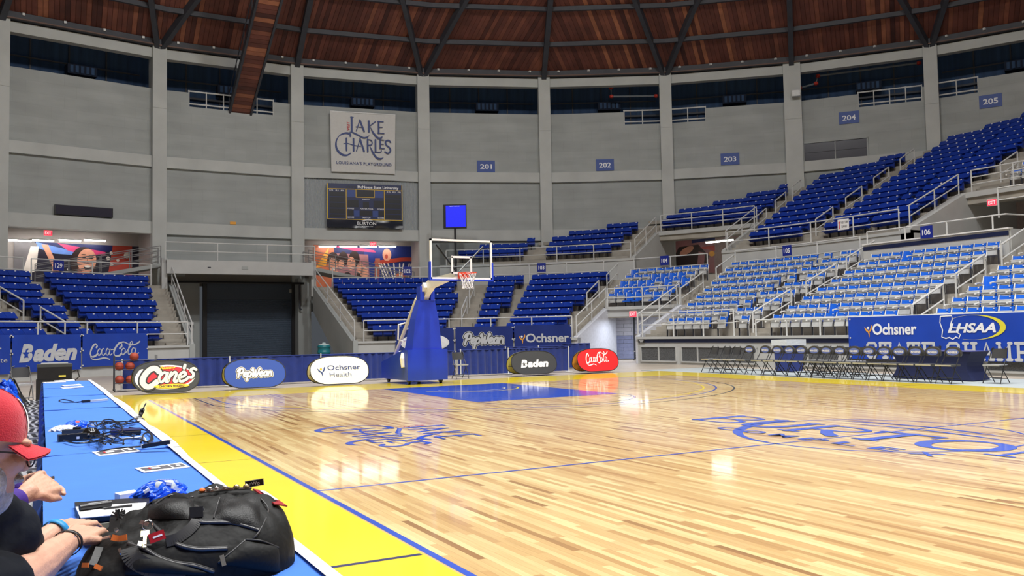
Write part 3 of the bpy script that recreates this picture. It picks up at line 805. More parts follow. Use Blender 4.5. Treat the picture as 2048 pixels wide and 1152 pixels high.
# balcony rails over the two portals
for (t0, t1), lb in zip(PORTAL, ('white balcony rail above the portal beside the lit red mural', 'white balcony rail above the right portal under grey seats')):
    railing(run(26.95, 7.38, t0+.25, t1-.25), 1.0, lb, every=1.9, mids=(.36, .68))
    zt = 7.38
    q = MB(); slab(q, 26.85, 27.3, 7.16, 7.40, t0-.4, t1+.4); q.build('portal_slab', M_frontw, UPW)
    for tt in (t0, t1):
        s = -1 if tt == t0 else 1
        q = MB(); w = .18
        for dd in (0, w):
            pass
        A = [pt(23.0, tt, 3.9), pt(23.0, tt, 5.62), pt(26.95, tt, 7.40), pt(31, tt, 7.40), pt(31, tt, 3.9)]
        B = [pt(23.0, tt+s*.5, 3.9), pt(23.0, tt+s*.5, 5.62), pt(26.95, tt+s*.5, 7.40), pt(31, tt+s*.5, 7.40), pt(31, tt+s*.5, 3.9)]
        q.add(A+B, [(0, 1, 2, 3, 4), (9, 8, 7, 6, 5)]+[(i, (i+1) % 5, 5+(i+1) % 5, 5+i) for i in range(5)])
        q.build('portal_side_wall', M_frontw, UPW)
        railing([pt(23.3, tt+s*.25, 5.72), pt(26.75, tt+s*.25, 7.32)], .95, 'white sloping rail on the %s side of the portal under %s' % ('left' if s < 0 else 'right', 'the small balcony' if t0 < 80 else 'the right balcony'), every=1.9)
    q = MB(); slab(q, 26.9, 31.2, 7.18, 7.34, t0-.4, t1+.4); q.build('portal_soffit', M_frontw, UPW)
    q = MB(); slab(q, 23.0, 31.2, 4.0, 4.25, t0-.4, t1+.4); q.build('portal_floor', M_step, UPW)
    q = MB(); slab(q, 30.6, 30.8, 4.2, 7.2, t0-.4, t1+.4); q.build('portal_back_wall', mat('portal_wall', (0.42, 0.33, 0.31), .8, noise=.1), UPW)

# ------------------------------------------------------------------ aisle steps and hand rails
def aisle(label, tc, k0, k1, width, upper=False, xline=None):
    A = struct('aisle_stair', MB().mesh('aisle_stair', M_step), label)
    for k in range(k0, k1):
        r = (upper_r(k)+DRU-.38) if upper else lower_r(k)+DR-.38
        z = upper_z(k) if upper else lower_z(k)
        h = (DZU if upper else DZ)/2
        if xline is not None:
            yy = 20+math.sqrt(max(0, r*r-(xline-BOWL.x)**2)); p = Vector((xline, yy, z+h/2)); rot = Matrix.Identity(3)
        else: p = pt(r+.19, tc, z+h/2); rot = Matrix.Rotation(-R(tdir(r, tc)), 3, 'Z')
        q = MB(); q.box(p+(Vector((0, .19, 0)) if xline is not None else Vector()), (width, .40, h), rot); q.build('half_step', M_step, A)
aisle('concrete aisle stair just right of the roll-up door', 0, 0, 9, .85, xline=11.9)
aisle('concrete aisle stair just left of the roll-up door', 0, 0, 9, .85, xline=3.05)
aisle('concrete aisle stair seen under the basketball net', 35.4, 0, 9, 1.05)
aisle('concrete aisle stair on the left of the corner tunnel', 58.2, 0, 9, 1.05)
aisle('concrete aisle stair on the right of the corner tunnel', 75.2, 0, 9, 1.25)
aisle('concrete aisle stair between the two wide grey seat blocks', 92.9, 0, 9, 1.0)
aisle('concrete aisle stair near the right picture edge above the state banner', 99.75, 0, 9, 1.1)
aisle('concrete aisle stair near the left picture edge', -39.2, 0, 9, 1.2)
aisle('concrete upper aisle stair between the first two upper blocks', 43.2, 0, 4, 1.0, True)
aisle('concrete upper aisle stair left of the lit portal', 57.0, 0, 7, 1.3, True)
aisle('concrete upper aisle stair right of the lit portal', 72.8, 0, 11, 1.0, True)
aisle('concrete upper aisle stair between the two largest upper blocks', 83.0, 0, 15, 1.1, True)
aisle('concrete upper aisle stair left of the right balcony', 94.0, 4, 16, 1.1, True)
def aisle_rail(tc, k0, k1, label, upper=False, side=0.0):
    f = (lambda k: pt(upper_r(k)+.3, tc+side, upper_z(k))) if upper else (lambda k: pt(lower_r(k)+.3, tc+side, lower_z(k)))
    railing([f(k0), f(k1)], .92, label, every=9, mids=(.45,), rad=.034, name='aisle_handrail')
AR = [(35.4, 2, 4, 'lower handrail in the aisle under the basketball net'), (35.4, 5, 7, 'upper handrail in the aisle under the basketball net'),
      (57.0, 4, 6, 'lower handrail in the aisle left of the corner tunnel'), (57.4, 7, 9, 'upper handrail in the aisle left of the corner tunnel'),
      (74.3, 4, 6.4, 'lower handrail in the aisle right of the corner tunnel'), (75.6, 7, 9, 'upper handrail in the aisle right of the corner tunnel'),
      (92.5, 0.2, 2.8, 'lowest handrail in the aisle between the wide grey seat blocks'), (92.7, 3.6, 5.8, 'middle handrail in the aisle between the wide grey seat blocks'), (92.7, 6.6, 8.8, 'highest handrail in the aisle between the wide grey seat blocks'),
      (99.6, 0.2, 2.2, 'lowest handrail in the aisle nearest the right picture edge'), (99.5, 3.2, 5.2, 'middle handrail in the aisle nearest the right picture edge'), (99.6, 6.2, 8.2, 'highest handrail in the aisle nearest the right picture edge'),
      (-38.6, 3.2, 5, 'upper handrail in the aisle at the left picture edge'), (-37.6, .6, 2.4, 'lower handrail in the aisle at the left picture edge')]
for tc, a, b, lb in AR: aisle_rail(tc, a, b, 'white '+lb)
for tc, ks, lb in ((72.8, ((2, 3.7), (5, 6.6), (7.6, 9)), 'right of the lit portal'), (83.0, ((0.4, 2.2), (3.6, 5.4), (6.8, 8.6), (10, 11.8)), 'between the two largest upper blocks'), (94.2, ((5, 6.6), (8, 9.8), (11, 12.8)), 'left of the right balcony')):
    for j, (a, b) in enumerate(ks): aisle_rail(tc, a, b, '%s white handrail up the upper aisle %s' % (ORD[j], lb), True)
# parapets beside the roll-up door and the corner tunnel
for xx, lb in ((DOOR_R-.14, 'right'), (DOOR_L+.14, 'left')):
    q = MB(); y0 = 33.55; prof = [(y0-.1, -.03), (y0-.1, 1.15), (40.6, 4.35), (40.6, -.03)]
    prof = [(y0-.1, -.03), (y0-.1, 1.2), (y0+.15, 1.2), (40.7, 4.3), (40.7, 2.9)] if lb == 'right' else [(y0-.1, -.03), (y0-.1, 1.2), (y0+.15, 1.2), (40.7, 4.3), (40.7, 2.9)]
    prof = prof+[(35.6, -.03)]
    q.prism(prof, .24, (xx-.12, 0, 0), axis=0)
    struct('wall_parapet', q.mesh('wall_parapet', M_conc), 'grey sloping parapet wall on the %s of the roll-up door' % lb)
    railing([(xx, y0+.05, 1.2), (xx, 40.5, 4.25)], .98, 'white sloping handrail on the %s parapet of the roll-up door' % lb, every=2.2, mids=(.5,))
for tt, lb in ((61.3, 'left'), (74.2, 'right')):
    q = MB(); s = -1 if lb == 'left' else 1
    A = [pt(RL0-.02, tt, -.03), pt(RL0-.02, tt, 1.2), pt(17.35, tt, 2.62), pt(18.2, tt, 2.62), pt(18.2, tt, -.03)]
    B = [pt(RL0-.02, tt+s*.9, -.03), pt(RL0-.02, tt+s*.9, 1.2), pt(17.35, tt+s*.9, 2.62), pt(18.2, tt+s*.9, 2.62), pt(18.2, tt+s*.9, -.03)]
    q.add(A+B, [(0, 1, 2, 3, 4), (9, 8, 7, 6, 5)]+[(i, (i+1) % 5, 5+(i+1) % 5, 5+i) for i in range(5)])
    struct('wall_tunnel', q.mesh('wall_tunnel', mat('tunnel_paint', (0.60, 0.62, 0.68), .6, noise=.08)), 'pale %s side wall of the corner tunnel' % lb)
    railing([pt(RL0+.05, tt+s*.4, 1.18), pt(17.35, tt+s*.4, 2.62)], 1.0, 'white sloping handrail on the %s side of the corner tunnel' % lb, every=1.7)
T104 = struct('wall_lintel', MB().mesh('wall_lintel', M_frontw), 'grey concrete lintel over the corner tunnel')
q = MB(); slab(q, 17.28, 17.5, 2.15, 2.62, 61, 74.5); q.build('lintel_face', M_frontw, T104)
q = MB(); slab(q, 17.18, 17.5, 2.50, 2.66, 61, 74.5); q.build('lintel_coping', M_frontw, T104)
q = MB(); slab(q, 17.4, 21.5, 2.12, 2.2, 60.5, 75); q.build('tunnel_ceiling', mat('tunnel_paint'), T104)
railing(run(17.34, 2.62, 61.2, 74.2), .95, 'white rail above the corner tunnel in front of grey seats', every=2.4)
# ================================================================== SEATS
# local axes: x along the row (to the viewer's right), y outwards (towards the back), z up from the tread
def blue_back_mesh():
    q = MB()
    # the upper shell leans back and catches the light, its lower edge stands proud of the recessed body
    def f(u, v):
        x = (u-.5)*.495; bow = .05*(1-(2*u-1)**2)
        return Vector((x, -.03+.22*v+bow*v, .585+v*.255-.012*abs(2*u-1)**3*v))
    q.grid(f, 4, 2); q.grid(lambda u, v: f(1-u, v)+Vector((0, .035, -.02)), 4, 2)
    for v in (0, 1):
        for a in range(4): q.poly([f(a/4, v), f((a+1)/4, v), f((a+1)/4, v)+Vector((0, .035, -.02)), f(a/4, v)+Vector((0, .035, -.02))])
    for u in (0, 1): q.poly([f(u, 0), f(u, 1), f(u, 1)+Vector((0, .035, -.02)), f(u, 0)+Vector((0, .035, -.02))])
    return q.mesh('backrest', M_blueseat)
def blue_pan_mesh():
    q = MB()
    prof = [(.10, .60), (.16, .66), (.22, .62), (.20, .30), (.10, .28), (-.05, .34), (-.20, .36), (-.22, .40), (-.05, .39), (.08, .42)]
    q.prism(prof, .46, (-.23, 0, 0), axis=0)
    return q.mesh('seat_pan', M_blueseat)
def leg_mesh(m):
    q = MB(); q.box((0, .12, .18), (.05, .08, .36)); q.box((0, .10, .02), (.16, .22, .03)); return q.mesh('pedestal', m)
def plate_mesh(dy=-.004, z=.80, y=.178, w=.075):
    q = MB(); q.box((.12, y, z), (w, .012, .045)); return q.mesh('number_plate', M_plate)
BB, BP, BL, BN = blue_back_mesh(), blue_pan_mesh(), leg_mesh(M_black), plate_mesh()
def grey_back_mesh():
    q = MB()
    def f(u, v):
        x = (u-.5)*.43; bow = .03*(1-(2*u-1)**2); return Vector((x, .14+.09*v+bow, .46+v*.40-(.02*(1-(2*u-1)**2) if v > .9 else 0)))
    q.grid(f, 4, 2); q.grid(lambda u, v: f(1-u, v)+Vector((0, .03, 0)), 4, 2)
    for a in range(4): q.poly([f(a/4, 1), f((a+1)/4, 1), f((a+1)/4, 1)+Vector((0, .03, 0)), f(a/4, 1)+Vector((0, .03, 0))])
    return q.mesh('backrest', M_bluetop)
def grey_pan_up_mesh():
    q = MB()
    q.box((0, .085, .545), (.42, .05, .36), Matrix.Rotation(R(-12), 3, 'X'))
    for k in range(6): q.box((0, .062-.212*(.37+k*.066-.54), .39+k*.062), (.40, .03, .018), Matrix.Rotation(R(-12), 3, 'X'))
    return q.mesh('folded_seat', M_greyseat)
def grey_pan_down_mesh():
    q = MB(); q.box((0, -.10, .44), (.42, .40, .05), Matrix.Rotation(R(6), 3, 'X')); q.box((0, -.29, .415), (.42, .04, .06))
    return q.mesh('lowered_seat', [M_bluetop])
def grey_frame_mesh():
    q = MB(); s = -.245
    q.tube([(s, .25, .88), (s, .17, .62), (s, .13, .44), (s, .14, .02)], .019, 5)
    q.tube([(s, .16, .62), (s, .0, .64), (s, -.17, .62), (s, -.20, .575)], .021, 5)
    q.lathe([(.0, .04), (.03, .03), (.034, 0), (.03, -.03), (0, -.04)], 6, (s, -.19, .60))
    return q.mesh('arm_frame', M_white)
def grey_standard_mesh():
    q = MB(); q.box((-.245, .10, .28), (.03, .07, .52)); q.box((-.245, .10, .02), (.06, .24, .03)); return q.mesh('standard', M_steel)
def grey_plate_mesh():
    q = MB(); q.box((.10, .218, .81), (.045, .012, .03)); return q.mesh('number_plate', M_plate)
GB, GU, GD, GF, GS, GN = grey_back_mesh(), grey_pan_up_mesh(), grey_pan_down_mesh(), grey_frame_mesh(), grey_standard_mesh(), grey_plate_mesh()
SECT = {}
def seat_row(sec, kind, r, t0, t1, z, k, spots, w=.505):
    ra = r+.42
    dt = (lambda t: math.degrees(w/ra) if t < 90 else w)
    t = t0; lst = []
    while True:
        d = dt(t)
        if t+d > t1+.02: break
        lst.append(t+d/2); t += d
    # centre the leftover
    for j, tt in enumerate(lst): spots.append((sec, kind, k, j, len(lst), pt(ra, tt, z), tdir(r, tt)))
SPOTS = []
BLK = {'102': 'block right of roll-up door', '103a': 'narrow middle blue block', '103b': 'blue block beside tunnel stairs',
       '129a': 'block left of roll-up door', '129b': 'wedge block near left edge', '129c': 'block at left picture edge',
       '104': 'block above corner tunnel', '105': 'block right of corner tunnel', '106': 'block behind state banner',
       '107': 'block at right picture edge', 'bal': 'balcony over right portal',
       '201': 'leftmost upper block', '202': 'second upper block', '203': 'upper block above lit portal', '204': 'fourth upper block', '205': 'rightmost upper block'}
for k in range(9):
    r, z = lower_r(k), lower_z(k)
    seat_row('102', 'b', r, door_t(r+.42, 12.3), 33.4, z, k, SPOTS)
    seat_row('103a', 'b', r, 38.9-.19*k, 43.2, z, k, SPOTS)
    seat_row('103b', 'b', r, 45.4-.15*k, 56.7, z, k, SPOTS)
    seat_row('129a', 'b', r, -31.2+.42*k, door_t(r+.42, 2.66), z, k, SPOTS)
    seat_row('129b', 'b', r, -37.4+.1*k, -33.2+.5*k, z, k, SPOTS)
    seat_row('129c', 'b', r, -58, -41.0, z, k, SPOTS)
    if k >= 4: seat_row('104', 'g', r, 60.4-.12*(k-4), 72.6, z, k, SPOTS)
    seat_row('105', 'g', r, 79.7-.47*k, 92.45, z, k, SPOTS)
    if k < 8: seat_row('106', 'g', r, 93.4, 99.25, z, k, SPOTS)
    seat_row('107', 'g', r, 100.35, 106.6, z, k, SPOTS)
UP = []
for k in range(19):
    r, z = upper_r(k), upper_z(k); a = t_first(r+.75)
    if a > 118: continue
    def useg(sec, kind, t0, t1):
        t0 = max(t0, a+.6)
        if t1 > t0: seat_row(sec, kind, r, t0, t1, z, k, UP)
    useg('201', 'b', 31.5, 42.2)
    useg('202', 'b', 44.4, 55.4 if k > 0 else 54.6)
    if k >= 4: useg('203', 'b', 58.6, 71.6)
    useg('204', 'b', 74.0, 82.0)
    useg('205', 'b', 84.4, 93.0 if k >= 4 else 92.6)
    if k >= 4: useg('bal', 'g', 95.0, 104.0)
blue = [s for s in SPOTS+UP if s[1] == 'b']; grey = [s for s in SPOTS+UP if s[1] == 'g']
def onscreen(s):
    d = s[5]-CAM; zf = d.dot(AX_F); u = 1024+F_PX*d.dot(AX_R)/zf; v = 576-F_PX*d.dot(AX_U)/zf
    return -25 < u < 2075 and zf > 0
def place_seat(s, kind):
    sec, _, k, j, n, p, az = s
    side = '%s from left in %s row up, %s' % (ORD[j], ORD[k], BLK.get(sec, 'upper bank'))
    mw = Matrix.Translation(p) @ Matrix.Rotation(-R(az), 4, 'Z')
    if kind == 'b':
        t = thing('stadium_seat', 'blue seat, '+side, 'seat', mw, 'blue moulded seats of the bowl')
        for nm, me in (('backrest', BB), ('seat_pan', BP), ('pedestal', BL), ('number_plate', BN)): obj(nm, me, t)
    else:
        down = rng.random() < (.55 if (sec == '104' and k < 8) or (sec == '107' and k == 3) else .015)
        t = thing('armchair_seat', 'grey seat, '+side, 'seat', mw, 'grey and blue folding seats of the bowl')
        obj('backrest', GB, t)
        if down: obj('lowered_seat', GD, t)
        else: obj('folded_seat', GU, t)
        obj('arm_frame', GF, t); obj('standard', GS, t); obj('number_plate', GN, t)
        if j == n-1:
            o = obj('arm_frame', GF, t); o.location = (.49, 0, 0); o = obj('standard', GS, t); o.location = (.49, 0, 0)
LIM = 300
def many(lst, kind, meshes, name, label, cat):
    vis = sorted([s for s in lst if onscreen(s)], key=lambda s: (s[5]-CAM).length)
    for s in vis[:LIM]: place_seat(s, kind)
    rest = vis[LIM:]+[s for s in lst if not onscreen(s) and (s[5]-CAM).length < 75]
    q = MB(); mats = []
    for me in meshes:
        for m in me.materials:
            if m not in mats: mats.append(m)
    base = [([v.co.copy() for v in me.vertices], [tuple(f.vertices) for f in me.polygons], mats.index(me.materials[0])) for me in meshes]
    for s in rest:
        mw = Matrix.Translation(s[5]) @ Matrix.Rotation(-R(s[6]), 4, 'Z')
        for vs, fs, mi in base: q.cur = mi; q.add([mw @ v for v in vs], fs)
    if rest: tag(q.build(name, mats), label, cat, None, 'stuff')
many(blue, 'b', (BB, BP, BL, BN), 'upper_stadium_seats', 'dark blue moulded seats filling the upper bank', 'seats')
many(grey, 'g', (GB, GU, GF, GS, GN), 'further_armchair_seats', 'grey folding seats of the far rows at right', 'seats')

# ================================================================== PLATFORM AND PARTITIONS ABOVE SECTION 106
PF = thing('press_platform', 'white platform front with navy stripe behind the top row near the right edge', 'platform', loc=(28.25, 14.0, 3.9))
q = MB(); q.box((0, 0, .47), (.16, 6.3, .98)); q.build('front_panel', M_frontw, PF)
q = MB(); q.box((-.09, 0, .80), (.02, 6.3, .16)); q.build('navy_stripe', M_navyband, PF)
q = MB(); q.box((0, 0, .975), (.26, 6.36, .05)); q.build('cap', M_white, PF)
q = MB(); q.box((1.0, -3.1, .47), (2.0, .16, .98)); q.build('side_panel', M_frontw, PF)
railing([(28.25, 17.0, 4.9), (28.25, 11.2, 4.9), (28.25, 11.0, 4.9), (29.6, 10.9, 4.9)], .50, 'low white rail on top of the press platform', every=2.0, mids=())
for yy in (16.2, 14.6, 12.6, 11.6):
    q = MB(); q.lathe([(.0, .42), (.2, .40), (.25, .3), (.25, 0), (.0, 0)], 12, (29.2, yy, 4.27)); tag(q.build('platform_chair_back', M_blueseat, None, True), 'round blue chair back peeking over the press platform, %s from left' % ORD[(16.2, 14.6, 12.6, 11.6).index(yy)], 'chair')
# partition wall right of the platform
q = MB(); q.box((29.6, 9.0, 4.6), (2.9, .16, 1.4)); struct('wall_partition', q.mesh('wall_partition', M_frontw), 'pale partition wall right of the press platform')
railing([(30.4, 12.6, 5.56), (30.4, 8.0, 5.56)], 1.15, 'white double rail before the right portal', mids=(.6,), every=1.9)

# ================================================================== SECTION SIGNS
M_sign = mat('sign_blue', srgb(20, 40, 140), .45)
M_sign2 = mat('sign_slate_blue', srgb(44, 74, 150), .5)
def sign(mw, w, h, txt, label, m=M_sign, tw=.7, th=.45, name='section_sign', cat='sign', tm=None, weight=.02):
    t = thing(name, label, cat, mw)
    q = MB(); q.box((0, 0, 0), (w, h, .03)); q.build('panel', m, t)
    q = MB(); vs, fs = text2d(txt, weight); letter(q, txt, -w*tw/2, -h*th/2, w*tw, h*th, .02, weight); q.build('lettering', tm or M_pwhite, t)
    return t
def face(p, az, tilt=0):
    """frame at p on a wall whose outward azimuth is az: x to the viewer's right, y up, z to the viewer"""
    a = R(az); out = Vector((math.sin(a), math.cos(a), 0)); right = Vector((out.y, -out.x, 0))
    return frame(p, right, (0, 0, 1))
for az, tx, lb in ((bx, t_, l_) for (bx, t_, l_) in ()): pass
for (u, v, r, tx, lb) in ((117, 531, 21.2, '129', 'left of the roll-up door'), (815, 542, 21.2, '102', 'right of the roll-up door'), (1083, 535, 21.2, '103', 'above the middle blue seats'), (1329, 521, 21.2, '104', 'above the corner tunnel'), (1574, 501, 21.2, '105', 'above the wide grey seat block')):
    p = at_cyl(u, v, r, BOWL); d = p.xy-BOWL; az = math.degrees(math.atan2(d.x, d.y))
    if p.y < 20: p = at_x(u, v, BOWL.x+r); az = 90
    sign(face(p, az), .50, .50, tx, 'small navy section sign %s on the rail %s' % (tx, lb))
p = at_x(1853, 464, 28.1); sign(face(p, 90), .52, .48, '106', 'small navy section sign on the white press platform')
for (u, v, i, tx, lb) in ((972, 333, 2, '201', 'leftmost'), (1210, 330, 3, '202', 'second from left'), (1460, 318, 4, '203', 'middle one of five'), (1698, 235, 5, '204', 'above the dark window band'), (1981, 202, 6, '205', 'rightmost and highest')):
    W_, mw, L = BAYS[i]; x, z = bay_hit(i, u, v, -.03)
    loc = mw @ Vector((x, -.03, z)); rt = (mw.to_3x3() @ Vector((1, 0, 0)))
    sign(frame(loc, rt, (0, 0, 1)), 1.14, .74, tx, 'blue number sign %s on the round grey wall, %s' % (tx, lb), M_sign2, .66, .42, 'wall_sign')

# ================================================================== THINGS ON THE ROUND WALL
def wall_thing(i, u0, v0, u1, v1, off=-.06):
    """frame at the centre of a pixel box on bay i; returns matrix, width, height"""
    W_, mw, L = BAYS[i]; x0, z1 = bay_hit(i, u0, v0, off); x1, z0 = bay_hit(i, u1, v1, off)
    loc = mw @ Vector(((x0+x1)/2, off, (z0+z1)/2)); rt = mw.to_3x3() @ Vector((1, 0, 0))
    return frame(loc, rt, (0, 0, 1)), abs(x1-x0), abs(z1-z0)
# tourist banner
mw, w, h = wall_thing(1, 660, 222, 792, 348, -.38)
bn = thing('hanging_banner', 'large white hanging banner with blue LAKE CHARLES lettering', 'banner', mw)
q = MB(); q.grid(lambda a, b: Vector(((a-.5)*w*(1-.03*(1-b)), (b-.5)*h, .03*math.sin(a*5+b*2))), 10, 8); q.build('sheet', mat('banner_sheet', (0.62, 0.62, 0.60), .7, noise=.03), bn)
q = MB(); q.box((0, h/2, 0), (w*1.0, .06, .05)); q.build('top_batten', M_rail, bn)
q1, q2 = MB(), MB(); s = w*.86; tf = lambda a, b, zz: ((a-.5)*s, (b-.20)*s-.09*h, zz)
lake_charles(q1, q2, tf, .05, s); letter(q1, "LOUISIANA'S PLAYGROUND", -w*.41, -h*.375, w*.84, h*.05, .05, .012, space=1.12)
q1.build('lettering', M_pnavy, bn); q2.build('visit_lettering', M_pred, bn)
# scoreboard
mw, w, h = wall_thing(1, 654, 366, 805, 458, -.45)
sb = thing('scoreboard', 'wide navy scoreboard with yellow outlines and university name', 'scoreboard', mw)
M_sbnavy = mat('scoreboard_navy', srgb(24, 38, 84), .4); M_sbdark = mat('scoreboard_dark', (0.012, 0.014, 0.02), .35); M_sbblue = mat('scoreboard_blue', srgb(44, 70, 140), .4)
q = MB(); q.box((0, .09*h, -.1), (w, h*.82, .25)); q.build('cabinet', M_sbnavy, sb)
def rc(q, x0, y0, x1, y1, z): q.add([((x0-.5)*w, (.5-y0)*h, z), ((x1-.5)*w, (.5-y0)*h, z), ((x1-.5)*w, (.5-y1)*h, z), ((x0-.5)*w, (.5-y1)*h, z)], [(0, 1, 2, 3)])
q = MB()
for b in ((.03, .19, .23, .29), (.03, .31, .23, .42), (.03, .44, .23, .55), (.03, .57, .23, .68), (.03, .70, .23, .77), (.77, .22, .98, .30), (.77, .32, .98, .42), (.77, .44, .98, .54), (.77, .56, .98, .66), (.77, .68, .98, .77),
          (.27, .37, .41, .53), (.47, .40, .55, .54), (.61, .37, .75, .53), (.27, .60, .34, .72), (.43, .60, .59, .72), (.68, .60, .75, .72)): rc(q, *b, .031)
q.build('digit_panels', M_sbdark, sb)
q = MB(); rc(q, .38, .14, .62, .29, .032); q.build('clock_panel', M_sbdark, sb)
q = MB(); rc(q, .26, .14, .37, .30, .031); rc(q, .63, .14, .74, .30, .031); rc(q, .35, .60, .42, .74, .031); rc(q, .60, .60, .67, .74, .031); q.build('blue_panels', M_sbblue, sb)
q = MB()
for b in ((0, .118, 1, .128), (0, .80, 1, .812), (.0, .0, .008, .81), (.992, 0, 1, .81), (.245, .12, .252, .80), (.752, .12, .759, .80), (.375, .13, .381, .30), (.62, .13, .626, .30), (.375, .295, .626, .305)): rc(q, *b, .034)
q.build('yellow_outline', M_pyellow, sb)
q = MB()
def st(x, y, ww, s, hh=.030, wt=.015): letter(q, s, (x-.5)*w, (.5-y)*h, ww*w, hh*h, .036, wt)
st(.40, .095, .55, 'McNeese State University', .062, .025)
for x in (.03, .79): st(x, .175, .05, 'PLYR'); st(x+.08, .175, .04, 'FLS'); st(x+.15, .175, .04, 'PTS')
st(.465, .36, .09, 'PERIOD'); st(.265, .575, .085, 'FOULS'); st(.43, .575, .18, 'PLAYER FOUL'); st(.665, .575, .085, 'FOULS')
st(.265, .775, .085, 'SCORE'); st(.465, .775, .10, 'MATCH'); st(.665, .775, .085, 'SCORE')
q.build('white_lettering', M_pwhite, sb)
q = MB(); letter(q, 'OYS', -.25*w, .39*h, .13*w, .065*h, .036, .01); q.build('dark_lettering', M_sbdark, sb)
q = MB(); q.grid(lambda a, b: Vector(((a-.5)*w*1.01, -.5*h+b*.19*h, .02+.05*math.sin(a*11)*math.sin(b*3)*(1 if a > .35 else .3))), 24, 4); q.build('lower_banner', mat('banner_black_gloss', (0.012, 0.016, 0.03), .22), sb, True)
q = MB(); letter(q, 'BURTON', -.11*w, -.43*h, .25*w, .075*h, .10, .012); letter(q, 'COMPLEX', -.04*w, -.475*h, .14*w, .022*h, .10, .01, space=1.4)
brush(q, [(-.06*w, -.345*h), (.02*w, -.315*h), (.10*w, -.325*h)], .02*h, .10, taper=True); q.build('banner_lettering', M_pwhite, sb)
# corrugated panel behind the scoreboard
W_, mw, L = BAYS[1]
q = MB(); n = 90
for k in range(n):
    x = .4+(L-.8)*k/n; ww = (L-.8)/n
    q.add([(x, -.02, 7.96), (x+ww*.5, -.06, 7.96), (x+ww, -.02, 7.96), (x, -.02, 10.98), (x+ww*.5, -.06, 10.98), (x+ww, -.02, 10.98)], [(0, 1, 4, 3), (1, 2, 5, 4)])
q.build('corrugated_panel', mat('corrugated_grey', (0.42, 0.45, 0.47), .5, noise=.06), W_)
# dark display board and small boards
mw, w, h = wall_thing(-1, 109, 409, 225, 436, -.2)
t = thing('display_board', 'long dark blank display board on the left wall bay', 'display board', mw)
q = MB(); q.box((0, 0, 0), (w, h, .2)); q.build('housing', M_black, t); q = MB(); q.box((0, 0, .105), (w*.97, h*.9, .01)); q.build('screen', mat('dark_screen', (0.012, 0.01, 0.03), .3), t)
mw, w, h = wall_thing(5, 1607, 287, 1736, 315, -.03)
t = thing('window_louvre', 'dark framed window band under the number sign at upper right', 'window', mw)
q = MB(); q.box((0, 0, -.02), (w, h, .06)); q.build('pane', mat('dark_pane', (0.02, 0.02, 0.035), .25), t)
for b in ((0, h/2, w+.1, .08), (0, -h/2, w+.1, .08), (-w/2, 0, .08, h), (w/2, 0, .08, h), (0, 0, .05, h)):
    q = MB(); q.box((b[0], b[1], .03), (b[2], b[3], .08)); q.build('frame_bar', M_conc, t)
q = MB(); q.box((0, 0, .02), (w, .02, .03)); q.build('glazing_bar', M_steel, t)
mw, w, h = wall_thing(0, 460, 443, 472, 449, -.02)
q = MB(); q.box((0, 0, 0), (w, h, .02)); o = q.build('plaque', M_pgold, None, False, mw); tag(o, 'small orange plaque on the grey wall above the roll-up door', 'plaque')
# speaker box on the wide column
mw = frame(at_cyl(1592, 187, 42.1), Vector((math.cos(R(46)), -math.sin(R(46)), 0)), (0, 0, 1))
t = thing('wall_speaker', 'small grey box fixed high on the wide column', 'speaker', mw); q = MB(); q.box((0, 0, 0), (.5, .38, .3)); q.build('cabinet', M_greyseat, t); q = MB(); q.box((0, 0, .155), (.44, .32, .01)); q.build('grille', M_rail, t)
# red sprinkler pipes in the gallery
def gpipe(pxs, label):
    P = [at_cyl(u, v, 43.9) for u, v in pxs]; o = P[0]; t = thing('sprinkler_pipe', label, 'pipe', loc=o)
    q = MB(); q.tube([p-o for p in P], .06, 6); q.build('pipe_run', mat('pipe_grey', (0.16, 0.18, 0.2), .5), t)
    for p in P:
        q = MB(); q.lathe([(0, .13), (.13, .08), (.14, 0), (.13, -.08), (0, -.13)], 8, p-o); q.build('red_elbow', mat('pipe_red', srgb(180, 50, 36), .5), t)
gpipe([(1222, 176), (1223, 193), (1312, 192)], 'grey sprinkler pipe with red elbows in the gallery left of centre right')
gpipe([(1600, 176), (1632, 167), (1636, 152), (1838, 126)], 'grey sprinkler pipe with red elbows behind the upper right notch railing')

# ================================================================== CONCOURSE MURALS, LIGHTS, EXIT SIGNS
def exit_sign(mw, label):
    t = thing('exit_sign', label, 'exit sign', mw)
    q = MB(); q.box((0, 0, -.03), (.42, .30, .07)); q.build('housing', M_white, t)
    q = MB(); q.box((0, 0, .012), (.38, .26, .01)); q.build('lit_face', M_exit, t)
    q = MB(); letter(q, 'EXIT', -.15, -.08, .30, .16, .02, .02); q.build('lettering', mat('exit_letters', (1, .5, .5), .4, emit=(1, .45, .45), estr=1.2), t)
def tube_light(mw, L, label):
    t = thing('fluorescent_light', label, 'light', mw)
    q = MB(); q.box((0, .06, 0), (L, .06, .16)); q.build('housing', M_white, t)
    q = MB(); q.tube([(-L/2+.03, 0, 0), (L/2-.03, 0, 0)], .045, 8); q.build('tube', M_tube, t)
def blob(q, cx, cy, rx, ry, z, rot=0, n=20):
    c, s = math.cos(rot), math.sin(rot)
    q.poly([(cx+rx*math.cos(a)*c-ry*math.sin(a)*s, cy+rx*math.cos(a)*s+ry*math.sin(a)*c, z) for a in [2*math.pi*k/n for k in range(n)]])
def mural_mats(k): return mat('mural_'+k[0], srgb(*k[1]), .45, noise=.12, nscale=2.0)
